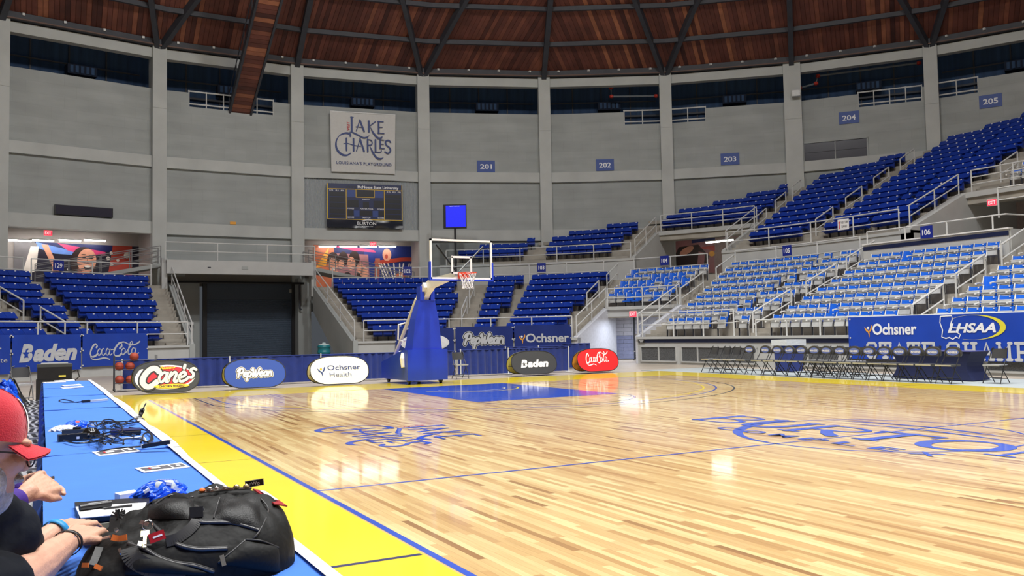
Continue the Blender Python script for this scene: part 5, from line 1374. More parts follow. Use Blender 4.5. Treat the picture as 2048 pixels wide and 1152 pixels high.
q = MB(); q.box((4.6, 43.5, 1.1), (.85, .06, 2.2)); q.build('side_door', mat('door_slate'), B0)
q = MB(); q.box((4.6, 43.45, 2.3), (1.2, .2, .14)); q.build('side_door_lintel', M_rail, B0)
q = MB(); q.tube([(3.6, 42.6, 4.55), (11.2, 42.6, 4.55)], .07, 6); q.build('conduit', M_black, B0)
q = MB(); q.tube([(10.9, 42.4, 4.5), (10.9, 42.4, 3.1), (11.0, 42.4, 3.0)], .06, 6); q.build('drain_pipe', M_steel, B0)
BR = thing('bridge', 'grey concrete bridge across the roll-up door bay', None, loc=(7.3, 40.6, 0)); tag(BR, kind='structure')
q = MB(); q.box((0, 0, 5.23), (7.75, .4, .72)); q.build('bridge_beam', M_frontw, BR)
q = MB(); q.box((0, 1.5, 5.5), (7.75, 3.0, .16)); q.build('bridge_deck', M_conc, BR)
for s in (-1, 1): q = MB(); q.box((s*3.95, .3, 4.7), (.28, .5, 2.0)); q.build('bridge_pier', M_frontw, BR)
q = MB(); q.box((.1, -.21, 5.22), (.32, .03, .16)); q.build('junction_box', M_conc, BR)
q = MB(); q.box((-1.75, -.21, 5.22), (.16, .03, .05)); q.build('wall_plate', M_steel, BR)
railing([(3.35, 40.45, 5.59), (11.25, 40.45, 5.59)], .93, 'grey rail along the bridge above the roll-up door', every=2.6)
# ramps with triple rails beside the bridge
for s, x0, x1, lb in ((1, 11.3, 17.2, 'cheering crowd mural'), (-1, 3.3, -2.6, 'singing woman mural')):
    for yy, nm in ((41.9, 'nearer'), (43.1, 'farther')):
        y1 = yy-(1.6 if s > 0 else 2.2)
        railing([(x0, yy, 5.55), (x1, y1, 4.27)], .9, '%s grey ramp rail in front of the %s' % (nm, lb), every=1.7, mids=(.35, .7), rad=.026, m=mat('ramp_rail_grey', (0.22, 0.22, 0.225), .5))
    q = MB(); q.add([(x0, 41.7, 5.5), (x1, 40.5, 4.25), (x1, 42.5, 4.25), (x0, 43.5, 5.5), (x0, 41.7, 5.3), (x1, 40.5, 4.05), (x1, 42.5, 4.05), (x0, 43.5, 5.3)], [(0, 1, 2, 3), (7, 6, 5, 4), (0, 4, 5, 1), (1, 5, 6, 2), (2, 6, 7, 3), (3, 7, 4, 0)])
    struct('ramp', q.mesh('ramp', M_conc), 'sloping concrete ramp in front of the %s' % lb)
# cooler standing behind the curtain
c0 = at_y(648, 712, 35.6); t = thing('drink_cooler', 'teal barrel drink cooler standing beside the sloping parapet', 'cooler', loc=(c0.x, 35.6, 0))
q = MB(); q.box((0, 0, .25), (.6, .6, .5)); q.build('stand', M_black, t)
M_teal = mat('cooler_teal', srgb(30, 120, 130), .4)
q = MB(); q.lathe([(0, .5), (.30, .5), (.33, .6), (.33, .68), (.31, .70), (.31, .86), (.33, .88), (.33, .94), (.27, 1.0)], 20); q.build('barrel', M_teal, t, True)
q = MB(); q.lathe([(.28, 1.0), (.26, 1.04), (.10, 1.07), (.08, 1.12), (0, 1.13)], 20); q.build('lid', mat('cooler_lid', (0.45, 0.55, 0.55), .5), t, True)
# tunnel room beyond the corner opening
TR = struct('wall_tunnel_back', MB().mesh('wall_tunnel_back', M_conc), 'pale block wall at the end of the corner tunnel')
M_tblock = mat('tunnel_block_white', (0.66, 0.67, 0.76), .6, noise=.06); M_tblock2 = mat('tunnel_block_blue', (0.36, 0.40, 0.62), .6, noise=.08)
_p = at_cyl(1232, 700, 18.9, BOWL); inv = face((_p.x, _p.y, 0), 42)
for rr in range(11):
    for cc in range(-4, 2):
        q = MB(); q.box((cc*.82+(.41 if rr % 2 else 0), rr*.2+.1, 0), (.81, .19, .1)); q.build('block', M_tblock2 if rr < 6 else M_tblock, TR, False, inv)
q = MB(); q.box((1.75, 1.1, -.1), (1.3, 2.2, .1)); q.build('open_door', mat('door_pale', (0.72, 0.75, 0.86), .4), TR, False, inv)
q = MB(); q.box((.98, 1.1, .08), (.08, 2.2, .14)); q.build('door_frame', M_steel, TR, False, inv)
q = MB(); q.box((-.75, 1.5, .15), (.09, 1.3, .09)); q.build('standpipe', M_steel, TR, False, inv)
q = MB(); q.lathe([(0, .1), (.12, .08), (.13, -.06), (0, -.1)], 10, (-.92, .95, .25)); q.build('fire_valve', mat('pipe_red', srgb(180, 50, 36), .5), TR, False, inv)
d = bpy.data.lights.new('tunnel_light', 'AREA'); d.shape = 'RECTANGLE'; d.size = 1.6; d.size_y = .3; d.energy = 60; d.color = (.82, .88, 1.0)
o = bpy.data.objects.new('tunnel_light', d); COL.objects.link(o); o.location = bowl(66.5, 16.9, 2.05); o.rotation_euler = (0, 0, R(-67))
t = thing('restricted_plate', 'small black plate with white print at the tunnel corner', 'sign', face(bowl(75.7, 14.03, .98), 75.7)); q = MB(); q.box((0, 0, 0), (.34, .17, .02)); q.build('panel', M_pblack, t)
q = MB(); q.box((0, .035, .012), (.25, .04, .004)); q.box((0, -.035, .012), (.15, .04, .004)); q.build('print_lines', M_pwhite, t)

# ================================================================== BASKETBALL GOAL
G = thing('basketball_goal', 'portable basketball goal with blue padded base and glass backboard', 'basketball goal', loc=(7.62, 0, 0))
base = MB(); y0, y1, w = 15.55, 17.75, 1.24
prof = [(y0, .12), (y0, 1.0), (y0+.35, 1.0), (y1, .62), (y1, .12)]
base.prism(prof, w, (-w/2, 0, 0), axis=0); gb = base.build('base_padding', M_goalblue, G)
q = MB(); q.box((0, y0-.012, .56), (w+.02, .03, .90)); q.build('front_pad', M_goalblue, gb)
for s in (-1, 1):
    for yy in (y0+.2, y1-.3):
        q = MB(); q.lathe([(0, -.03), (.06, -.03), (.06, .03), (0, .03)], 12, (s*.5, yy, .06), 'x'); q.build('wheel', M_black, G)
        q = MB(); q.box((s*.5, yy, .10), (.10, .12, .05)); q.build('caster', M_steel, G)
q = MB(); vs = []
for (zz, hw, ya, yb) in ((1.0, .47, 15.55, 16.15), (1.9, .36, 15.52, 15.98), (2.45, .235, 15.5, 15.8), (2.85, .215, 15.48, 15.75)):
    vs += [(-hw, ya, zz), (hw, ya, zz), (hw, yb, zz), (-hw, yb, zz)]
fs = [(0, 3, 2, 1)]
for i in range(2):
    for j in range(4): fs.append((4*i+j, 4*i+(j+1) % 4, 4*i+4+(j+1) % 4, 4*i+4+j))
fs.append((8, 9, 10, 11))
q.add(vs, fs)
# two horns at the top around the slot
for s in (-1, 1): q.box((s*.165, 15.62, 2.64), (.12, .28, .42))
q.build('mast_padding', M_goalblue, G)
q = MB(); q.bar((0, 15.62, 2.3), (0, 15.62, 2.75), .12, .14); q.bar((-.1, 15.6, 2.36), (.1, 15.6, 2.36), .06, .08); q.build('mast_core', M_goalwhite, G)
arm = MB(); arm.prism([(15.95, 2.45), (15.55, 2.92), (15.1, 3.05), (13.35, 3.12), (13.35, 3.0), (15.1, 2.78), (15.45, 2.6), (15.7, 2.35)], .16, (-.08, 0, 0), axis=0); arm.build('extension_arm', M_goalwhite, G)
q = MB(); q.prism([(15.4, 2.95), (15.9, 2.62), (16.1, 2.3), (16.0, 2.25), (15.7, 2.55), (15.3, 2.8)], .34, (-.17, 0, 0), axis=0); q.build('arm_knuckle', M_goalwhite, G)
for s in (-1, 1):
    q = MB(); q.tube([(s*.13, 16.0, 2.5), (s*.2, 16.8, 1.6), (s*.27, 17.55, .75)], .055, 8); q.build('rear_strut', M_goalwhite, G)
for k in range(5):
    f = .1+.2*k; yy = 16.0+(17.55-16.0)*f; zz = 2.5+(.75-2.5)*f; q = MB(); q.tube([(-.2, yy, zz), (.2, yy, zz)], .03, 6); q.build('strut_rung', M_goalwhite, G)
q = MB(); q.tube([(-.35, 16.6, 1.25), (-.5, 16.6, 1.3), (-.5, 16.55, 1.75), (-.3, 16.5, 1.8)], .025, 6); q.build('side_handle', M_goalwhite, G)
q = MB(); q.tube([(-.62, 15.9, .9), (-.66, 15.85, .75), (-.66, 15.8, .5)], [.06, .08, .06], 8); q.build('hydraulic_cover', M_goalwhite, G)
BBD = thing('backboard', None, None); BBD.parent = G; BBD.location = (0, 13.11, 2.90)
# backboard parts hang straight under the goal
bpy.data.objects.remove(BBD)
q = MB(); q.box((0, 13.11, 3.435), (1.80, .012, 1.04)); q.build('glass_board', M_glass, G)
q = MB()
for (cx, cz, sx, sz) in ((0, 3.945, 1.83, .05), (0, 2.925, 1.83, .05), (-.89, 3.435, .05, 1.07), (.89, 3.435, .05, 1.07)): q.box((cx, 13.11, cz), (sx, .06, sz))
q.build('board_frame', M_white, G)
q = MB()
for (cx, cz, sx, sz) in ((-.28, 3.28, .055, .46), (.28, 3.28, .055, .46), (0, 3.50, .61, .055), (0, 3.07, .61, .055)): q.box((cx, 13.095, cz), (sx, .008, sz))
q.build('target_square', M_white, G)
q = MB()
q.prism([(-.94, 3.36), (-.90, 3.36), (-.90, 2.90), (.90, 2.90), (.90, 3.36), (.94, 3.36), (.94, 2.86), (-.94, 2.86)][::-1], .09, (0, 13.065, 0), axis=1); q.build('board_padding', M_goalblue, G)
q = MB(); q.tube([(.06, 13.35, 3.15), (.70, 13.18, 3.82)], .022, 6); q.build('board_brace', M_goalwhite, G)
q = MB(); q.tube([(-.06, 13.35, 3.15), (-.70, 13.18, 3.82)], .022, 6); q.build('board_brace', M_steel, G)
RC = Vector((0, 13.11-.15-.23, 3.05))
q = MB(); q.tube([RC+Vector((.235*math.cos(a), .235*math.sin(a), 0)) for a in [2*math.pi*k/28 for k in range(28)]], .012, 8, closed=True); q.build('rim', M_rim, G)
q = MB(); q.box((0, 13.06, 3.0), (.24, .05, .16)); q.prism([(-.12, 13.05), (.12, 13.05), (.18, 12.9), (-.18, 12.9)], .02, (0, 0, 3.03)); q.bar((-.1, 13.05, 2.95), (-.14, 12.92, 3.04), .03, .02); q.bar((.1, 13.05, 2.95), (.14, 12.92, 3.04), .03, .02); q.box((0, 12.98, 2.99), (.30, .10, .085)); q.build('rim_bracket', M_rim, G)
net = MB(); nn = 12; prof = [(.225, 0), (.21, -.08), (.17, -.18), (.145, -.27), (.14, -.35), (.155, -.42)]
for k in range(nn):
    for s in (-1, 1):
        P = []
        for j, (r_, z_) in enumerate(prof):
            a = 2*math.pi*(k+s*j*.5)/nn; P.append(RC+Vector((r_*math.cos(a), r_*math.sin(a), z_)))
        net.tube(P, .006, 4)
net.build('net', M_net, G)

# ================================================================== PIPE AND DRAPE
def drape(p0, p1, h, label, post_list=(), gather=9):
    o = Vector((p0[0], p0[1], 0)); d = Vector((p1[0]-p0[0], p1[1]-p0[1], 0)); L = d.length; d /= L; n = Vector((d.y, -d.x, 0))
    t = thing('curtain_barrier', label, 'curtain', loc=o)
    q = MB(); q.tube([Vector((0, 0, h)), d*L+Vector((0, 0, h))], .02, 6); q.build('top_pipe', M_navy, t)
    npan = max(1, round(L/1.25))
    for k in range(npan):
        s0, s1 = L*k/npan, L*(k+1)/npan; ph = rng.uniform(0, 6); am = rng.uniform(.02, .05)
        def f(a, b):
            s = s0+(s1-s0)*a
            wv = am*math.sin(a*2*math.pi*(4+k % 3)+ph)*(1.0-.55*b)+.01*math.sin(s*23)
            return d*s+n*wv+Vector((0, 0, .03+(h-.04)*b))
        q = MB(); q.grid(f, 34, 3); q.build('curtain_panel', M_navy, t, True)
    for s in post_list:
        q = MB(); q.tube([d*s+n*.06, d*s+n*.06+Vector((0, 0, h+.04))], .022, 6); q.build('post', M_rail, t)
        q = MB(); q.lathe([(.16, 0), (.16, .012), (0, .02)], 12, d*s+n*.06); q.build('post_base', M_rail, t)
    return t
yD = 19.3
drape((at_y(242, 740, yD).x, yD), (10.2, yD), .86, 'long navy curtain barrier behind the left pop-up signs', (.02, 3.0, 5.8))
drape((10.3, yD-.1), (14.75, yD-.1), .88, 'shorter navy curtain barrier behind the charcoal pop-up sign', (.05, 1.9, 4.4))
drape((13.2, 21.4), (16.3, 21.4), .90, 'second navy curtain barrier further back near the tunnel', (.05, 1.5))
drape((16.0, 21.9), (17.45, 21.9), .96, 'end piece of navy curtain beside the corner tunnel', ())

# ================================================================== FOLDING CHAIRS
def chair_meshes():
    d = {}
    def side(s):
        q = MB(); q.tube([(s*.21, -.24, .0), (s*.205, -.02, .42), (s*.20, .12, .62), (s*.185, .21, .84), (s*.12, .225, .875)], .0125, 6); return q.mesh('frame_tube', M_chairmetal)
    d['fl'] = side(-1); d['fr'] = side(1)
    def leg(s):
        q = MB(); q.tube([(s*.18, .27, .0), (s*.18, .02, .28), (s*.18, -.14, .44)], .0115, 6); return q.mesh('rear_leg', M_chairmetal)
    d['ll'] = leg(-1); d['lr'] = leg(1)
    q = MB(); q.prism([(-.21, -.22), (.21, -.22), (.215, -.05), (.19, .19), (-.19, .19), (-.215, -.05)], .022, (0, 0, .435)); q.prism([(-.20, -.235), (.20, -.235), (.20, -.215), (-.20, -.215)], .04, (0, 0, .42)); d['seat'] = q.mesh('seat', M_chairseat)
    q = MB()
    def bk(u, v): return Vector(((u-.5)*.37, .165+.052*v*1.0+.03*(1-(2*u-1)**2), .60+.24*v))
    q.grid(bk, 6, 2); q.grid(lambda u, v: bk(1-u, v)+Vector((0, .014, 0)), 6, 2); d['back'] = q.mesh('backrest', mat('chair_back_black', (0.045, 0.047, 0.052), .35), True)
    q = MB()
    for y, z, w in ((-.16, .14, .41), (.20, .10, .36)): q.tube([(-w/2, y, z), (w/2, y, z)], .009, 5)
    d['bar'] = q.mesh('crossbar', M_chairmetal)
    # padded back with rounded crown
    q = MB(); n = 14; pts = []
    for k in range(n+1):
        a = math.pi*k/n; pts.append((-.235*math.cos(a), .70+.205*math.sin(a)**.8))
    pts += [(.20, .66), (-.20, .66)]
    q.prism([(x, z) for x, z in pts], .055, (0, .17, 0), axis=1); d['pad'] = q.mesh('padded_back', mat('chair_pad_black', (0.05, 0.052, 0.056), .45))
    q = MB(); ellipse(q, 0, 0, .17, .085, 0, 20); q.v = [(x, .165, .765+y) for x, y, z in q.v]; d['patch'] = q.mesh('logo_patch', mat('chair_patch_blue', srgb(96, 116, 190), .5))
    q = MB(); letter(q, 'McNEESE', -.13, -.03, .26, .055, 0, .02); q.v = [(x, .162, .765+y) for x, y, z in q.v]; d['logo'] = q.mesh('logo_lettering', M_pwhite)
    q = MB(); q.prism([(-.21, -.22), (.21, -.22), (.215, -.05), (.19, .19), (-.19, .19), (-.215, -.05)], .05, (0, 0, .42)); d['padseat'] = q.mesh('padded_seat', mat('chair_padseat', (0.07, 0.072, 0.075), .35))
    q = MB(); q.prism([(-.215, -.235), (.215, -.235), (.215, -.215), (-.215, -.215)], .03, (0, 0, .43)); d['edge'] = q.mesh('seat_edge', M_chairseat)
    # slotted plastic seat
    q = MB(); q.prism([(-.22, -.22), (.22, -.22), (.22, .0), (.20, .20), (-.20, .20), (-.22, .0)], .02, (0, 0, .44)); d['mesh_seat'] = q.mesh('seat', mat('chair_plastic_grey', (0.46, 0.47, 0.49), .3))
    q = MB()
    for i in range(9):
        for j in range(5): q.box((-.17+i*.043, -.16+j*.078, .461), (.030, .034+.012*(i % 2), .004))
    d['slots'] = q.mesh('seat_slots', M_black)
    return d
CM = chair_meshes()
def chair(kind, loc, rz, label, group=None):
    t = thing('folding_chair', label, 'chair', loc=loc, rz=rz, group=group)
    for k, nm in (('fl', 'frame_tube'), ('fr', 'frame_tube'), ('ll', 'rear_leg'), ('lr', 'rear_leg'), ('bar', 'crossbar')): obj(nm, CM[k], t)
    if kind == 'plain': obj('seat', CM['seat'], t); obj('backrest', CM['back'], t)
    elif kind == 'logo':
        obj('padded_seat', CM['padseat'], t); obj('seat_edge', CM['edge'], t); p = obj('padded_back', CM['pad'], t); obj('logo_patch', CM['patch'], p); obj('logo_lettering', CM['logo'], p)
    else:
        s = obj('seat', CM['mesh_seat'], t); tag(obj('seat_slots', CM['slots'], s), kind='stuff'); obj('backrest', CM['back'], t)
    return t
LX = 17.55
for j, u in enumerate((1500, 1532, 1556, 1580, 1604, 1630, 1654, 1681, 1710, 1739, 1770, 1800, 1833, 1867, 1907)):
    y = at_x(u, 715, LX+.2).y; chair('logo', (LX, y, 0), R(-90), 'black padded chair with logo, %s from the left in the far row' % ORD[j], 'logo chairs in the far row')
for j, u in enumerate((1430, 1454, 1474)):
    y = at_x(u, 715, LX+.2).y; chair('plain', (LX, y, 0), R(-90-6), 'plain black folding chair at the left end of the far row, %s from left' % ORD[j], 'plain chairs in the far row')
for j, (u, xx) in enumerate(((1632, 18.5), (1658, 18.5), (1684, 18.5), (1712, 18.5), (1822, 20.0), (1862, 20.0))):
    y = at_x(u, 715, xx).y; chair('plain', (xx, y, 0), R(-90+(3, -4, 2, 5, 2, 4)[j]), 'plain chair in the second row behind the logo chairs, %s from left' % ORD[j], 'plain chairs behind the logo chairs')
p = at_x(1992, 740, 18.35); chair('plain', (18.35, p.y, 0), R(-84), 'single plain folding chair right of the navy covered table')
p = at_z(923, 762, 0); chair('plain', (at_y(924, 750, 17.6).x, 17.75, 0), R(-4), 'plain folding chair standing beside the basketball goal')
p = bowl(68.2, 16.6, 0); chair('plain', p, R(-120), 'folding chair standing inside the corner tunnel')
c0 = at_y(44, 750, 15.5); chair('plain', (c0.x, 15.5, 0), R(10), 'plain folding chair in front of the left banner')
# trash bin with clear bag, covered table
p = at_x(1578, 715, 20.0); t = thing('waste_bin', 'navy waste bin with clear liner behind the logo chairs', 'bin', loc=(20.0, p.y, -.03))
q = MB(); q.prism([(-.32, 0), (.32, 0), (.40, .9), (-.40, .9)], .6, (0, -.3, 0), axis=1); q.build('bin_body', M_navy, t); q = MB(); q.box((0, 0, .98), (.9, .7, .2)); q.build('bag_liner', mat('clear_liner', (0.7, 0.74, 0.76), .25, bump=.6, bscale=12), t)
p0 = at_x(1800, 730, 19.0); p1 = at_x(1962, 730, 19.0); t = thing('covered_table', 'table with tight navy cover behind the right logo chairs', 'table', loc=(19.0, (p0.y+p1.y)/2, -.012))
Lt = abs(p0.y-p1.y); q = MB()
def cover(u, v):
    s = 1-.10*math.sin(math.pi*min(1, v*1.05)); hx = .38*(s if v < 1 else 1); hy = Lt/2*(1-.13*math.sin(math.pi*v)*1.1)
    per = [(-hx, -hy), (-hx, hy), (hx, hy), (hx, -hy), (-hx, -hy)]; k = min(3, int(u*4)); f = u*4-k
    a, b = per[k], per[k+1]; return Vector((a[0]+(b[0]-a[0])*f, a[1]+(b[1]-a[1])*f, .02+.74*v))
q.grid(cover, 32, 8); q.build('stretch_cover', mat('cover_navy', srgb(16, 26, 66), .7), t); q = MB(); q.box((0, 0, .765), (.80, Lt+.02, .02)); q.build('table_top', mat('cover_top', srgb(70, 74, 130), .6), t)

# ================================================================== BALL RACK, CART, MONITOR, BAND SIGN
xr = at_y(236, 740, 18.9).x; t = thing('ball_rack', 'chrome ball rack holding basketballs at the left curtain end', 'rack', loc=(xr, 18.9, 0))
for dx in (-.1, 1.0): 
    for dy in (-.2, .2):
        q = MB(); q.tube([(dx, dy, .08), (dx, dy, 1.0)], .014, 6); q.build('upright', M_steel, t)
        q = MB(); q.lathe([(0, -.02), (.04, -.02), (.04, .02), (0, .02)], 10, (dx, dy, .04), 'x'); q.build('caster', M_black, t)
for z in (.22, .60, .86):
    for dy in (-.1, .1): q = MB(); q.tube([(-.1, dy, z), (1.0, dy, z)], .01, 5); q.build('shelf_rail', M_steel, t)
def ball(p, label):
    b = thing('basketball', label, 'ball', loc=p); q = MB(); n = 16
    q.lathe([(.121*math.sin(math.pi*k/12), .121*math.cos(math.pi*k/12)) for k in range(13)], 20); q.build('leather', M_basketball, b, True)
    for ax in (0, 1):
        q = MB(); q.tube([(.1212*math.cos(a), 0 if ax else .1212*math.sin(a), .1212*math.sin(a) if ax else 0) for a in [2*math.pi*k/24 for k in range(24)]], .003, 4, closed=True); q.build('seam', M_black, b)
for j, (z, xs) in enumerate(((.22, (.04, .32)), (.60, (.03, .31)), (.86, (.42,)))):
    for i, x in enumerate(xs): ball((xr+x, 18.9, z+.10), ('brown basketball on the bottom shelf of the rack', 'brown basketball on the middle shelf of the rack', 'brown basketball on top of the rack')[j]+(', %s one' % ('left', 'right')[i] if len(xs) > 1 else ''))
c0 = at_y(109, 750, 12.6); t = thing('equipment_cart', 'black moulded equipment cart behind the far table end', 'cart', loc=(c0.x, 12.6, 0))
q = MB(); q.box((0, 0, .40), (.68, .6, .5)); q.build('lower_case', M_black, t); q = MB(); q.box((0, 0, .78), (.64, .56, .26)); q.build('upper_case', M_black, t)
q = MB(); q.prism([(-.33, -.28), (.33, -.28), (.30, .28), (-.30, .28)], .06, (0, 0, .91)); q.build('lid', mat('case_grey', (0.06, 0.065, 0.065), .3), t)
q = MB(); q.box((0, -.02, .985), (.50, .12, .02)); q.build('lid_handle', M_rail, t); q = MB(); q.box((.14, -.305, .72), (.13, .01, .035)); q.build('label_plate', mat('label_yellow', srgb(230, 214, 90), .5), t)
q = MB(); q.tube([(.30, -.25, .78), (.42, -.3, .84), (.46, -.3, .7), (.36, -.28, .6)], .012, 5); q.build('coiled_cable', M_black, t)
for s in (-1, 1): q = MB(); q.lathe([(0, -.03), (.07, -.03), (.07, .03), (0, .03)], 12, (s*.3, 0, .07), 'x'); q.build('wheel', M_black, t)
q = MB(); q.box((0, 0, .12), (.6, .5, .1)); q.build('chassis', M_steel, t)
P = at_cyl(910, 433, 22.2, BOWL); t = thing('scoreboard_monitor', 'glowing blue square monitor on a black pole behind the backboard', 'monitor', face((P.x, P.y, 4.25), 31))
q = MB(); q.box((0, 4.15, 0), (1.36, 1.42, .25)); q.build('housing', M_black, t)
q = MB(); q.box((.06, 4.15, .13), (1.18, 1.28, .02)); q.build('screen', mat('screen_blue', (0.02, 0.03, 0.6), .3, emit=(.015, .02, .9), estr=.7), t)
q = MB(); letter(q, 'SHOT CLOCK', -.3, 4.72, .6, .05, .145, .02); q.build('caption_lettering', M_pwhite, t)
q = MB(); q.box((0, 1.75, 0), (.13, 3.5, .13)); q.build('pole', M_black, t)
P = at_cyl(1688, 449, 23.0, BOWL)
if P.y < 20: P = at_x(1688, 449, BOWL.x+23.0)
t = thing('band_sign', 'white VISITOR BAND sign with red arrow on the upper rail', 'sign', face(P, 88)); q = MB(); q.box((0, 0, .05), (.62, .50, .02)); q.build('panel', M_paper, t)
q = MB(); letter(q, 'VISITOR', -.13, .04, .40, .12, .065, .01); letter(q, 'BAND', -.08, -.15, .30, .12, .065, .01); q.build('lettering', M_pblack, t)
q = MB(); brush(q, [(-.22, -.18), (-.22, .1)], .05, .065, smooth=False); q.poly([(-.28, .08, .066), (-.16, .08, .066), (-.22, .2, .066)]); q.build('red_arrow', M_pred, t)
# ================================================================== SCORERS' TABLES
TX0, TX1, TZ = -2.27, -1.55, .75
def table(y0, y1, label, dx=0.0):
    cy = (y0+y1)/2; L = y1-y0; cx = (TX0+TX1)/2+dx; w = TX1-TX0
    t = thing('covered_table', label, 'table', loc=(cx, cy, 0), group='blue covered tables in the press row')
    q = MB(); q.box((0, 0, TZ-.03), (w-.02, L-.02, .04)); q.build('table_top', M_rail, t)
    q = MB(); n1, n2 = 8, int(L*6)
    q.grid(lambda a, b: Vector(((a-.5)*w, (b-.5)*L, TZ+.003*math.sin(a*7+b*9+cy)+.004*(1-abs(2*a-1)**8)-.008*abs(2*b-1)**20)), n1, n2)
    q.build('cloth_top', M_cloth, t, True)
    ph = cy*3
    def drop(a, b):
        s = (a-.5)*L; am = .012+.03*(1-b); return Vector((-w/2-.004-am*(1+math.sin(s*9+ph)), s, .10+(TZ-.104)*b))
    q = MB(); q.grid(drop, int(L*14), 5); q.build('cloth_side_drop', M_clothdk, t, True)
    for e in (-1, 1):
        q = MB(); q.grid(lambda a, b: Vector(((a-.5)*w, e*(L/2-.004)+.004*math.sin(a*14+ph), .10+(TZ-.104)*b)), 12, 3); q.build('cloth_end_drop', M_clothdk, t, True)
    for sx in (-1, 1):
        for sy in (-1, 1): q = MB(); q.tube([(sx*(w/2-.08), sy*(L/2-.25), 0), (sx*(w/2-.08), sy*(L/2-.25), TZ-.05)], .016, 6); q.build('leg', M_steel, t)
    return t
TBL = [(-6.95, -4.54, 'nearest blue covered table, under the backpack'), (-4.53, -2.10, 'blue covered table holding the two name cards'), (-2.08, -.12, 'blue covered table holding the cable tangle'),
       (-.11, 1.88, 'empty blue covered table beyond the cable tangle'), (1.92, 4.30, 'blue covered table with a lone stick and cable'), (4.33, 6.55, 'second farthest blue covered table with papers'), (6.6, 8.85, 'farthest blue covered table before the black cart')]
for (a, b, lb) in TBL: table(a, b, lb, -.02 if b < -2 else 0)
def sheet(y0, y1, bulge, label):
    t = thing('table_skirt', label, 'skirt', loc=(TX1, (y0+y1)/2, 0)); L = y1-y0
    def f(a, b):
        s = (a-.5)*L; env = math.sin(math.pi*a)**.7
        if b < .12: return Vector((-.03+.05*b/.12, s, TZ+.012))
        k = (b-.12)/.88
        return Vector((.02+(.10+bulge*1.5*env)*math.sin(min(1, k*3)*math.pi/2)+.012*math.sin(s*7+k*2)*(1 if bulge > .02 else 0), s, TZ+.010-.70*k))
    q = MB(); q.grid(f, 28, 14); q.build('white_sheet', mat('white_sheet', (0.78, 0.81, 0.84), .5, noise=.03), t, True)
    for s in (-.45, 0, .45): q = MB(); q.box((.005, s*L, TZ+.016), (.035, .015, .006)); q.build('clip', M_rail, t)
sheet(-6.95, -2.0, .004, 'smooth white front skirt beside the backpack')
sheet(-1.98, .2, .075, 'bulging white front skirt beside the cable tangle')
sheet(.22, 1.95, .055, 'bulging white front skirt beyond the cable tangle')
sheet(1.97, 4.6, .09, 'bulging white front skirt at the middle far tables')
sheet(4.62, 8.85, .07, 'bulging white front skirt at the farthest tables')
# chairs behind the tables
for j in range(21):
    y = -3.75+j*.61; off = (-.03, .02, .0, .03, -.02)[j % 5]
    c = chair('mesh', (-2.49+off, y, 0), R(90+(4, -3, 6, -5, 2)[j % 5]), 'slotted grey seat folding chair at the press tables, %s from the front' % ORD[j], 'chairs along the press tables')
    if 6 <= j <= 16:
        t = thing('plastic_cover', 'crumpled blue plastic bag over a press chair back, %s from the front' % ORD[j-6], 'bag', loc=(-2.49+off, y, 0), rz=R(90), group='blue bags on chair backs')
        q = MB()
        def f(a, b, sd=j):
            an = 2*math.pi*a; nx = .235*math.copysign(abs(math.cos(an))**.5, math.cos(an)); ny = .19+.13*(.9-b)*-.35+.045*math.sin(an)+.1*(b-.5)
            k = .020*math.sin(an*5+b*9+sd)+.014*math.sin(an*11-b*17+sd*2)
            s = 1 if b < .98 else .75
            return Vector((nx*s+k, ny+k, .52+.385*b+.02*math.sin(an*3+sd)))
        q.grid(f, 26, 9); q.build('crumpled_plastic', M_bagplastic, t, True)
        q = MB()
        for k in range(4): q.box((-.2+.11*k, .13+.02*k, .62+.05*(k % 3)), (.05, .05, .03), Matrix.Rotation(.5*k, 3, 'Z'))
        q.build('white_print', M_pwhite, t)

# ---- things lying on the tables
def onT(u, v, h=0.0): return at_z(u, v, TZ+.006+h)
def flat_card(quad, label, cat, th=.004, h=0.0, m=None, name='name_card'):
    P = [onT(u, v, h) for u, v in quad]; c = sum(P, Vector())/4; t = thing(name, label, cat, loc=c)
    q = MB(); q.add([p-c for p in P]+[p-c+Vector((0, 0, th)) for p in P], [(3, 2, 1, 0), (4, 5, 6, 7)]+[(i, (i+1) % 4, 4+(i+1) % 4, 4+i) for i in range(4)]); q.build('card', m or M_paper, t)
    def mp(a, b, z=th+.001):
        p = (P[0]*(1-a)+P[1]*a)*(1-b)+(P[3]*(1-a)+P[2]*a)*b; return p-c+Vector((0, 0, z))
    return t, mp
for quad, lb in ((((183.7, 905), (265, 896), (282, 903), (198, 913)), 'white printed name card beside the long black bar'), (((269, 937.5), (362.5, 926.5), (380, 935), (287.5, 946)), 'white printed name card nearest the backpack')):
    t, mp = flat_card(quad, lb, 'card')
    for nm, a0, a1, b0, b1, m in (('dark_print', .07, .66, .18, .80, M_pgrey), ('dark_print', .70, .96, .18, .80, M_pgrey), ('white_print', .24, .44, .36, .62, M_pwhite), ('white_print', .79, .87, .40, .62, M_pwhite), ('red_print', .20, .25, .34, .6, M_pred)):
        q = MB(); z = .005 if 'dark' in nm else .0065; q.poly([mp(a0, b0, z), mp(a1, b0, z), mp(a1, b1, z), mp(a0, b1, z)]); q.build(nm, m, t)
a, b = onT(285, 893, .03), onT(340, 884, .05); t = thing('bar_display', 'long slim black bar lying across the table edge', 'display', loc=a); q = MB(); q.bar((0, 0, 0), b-a, .035, .022); q.build('bar', M_black, t); q = MB(); q.bar((b-a)*.05+Vector((0, 0, .012)), (b-a)*.95+Vector((0, 0, .012)), .02, .003); q.build('window', M_zip, t)
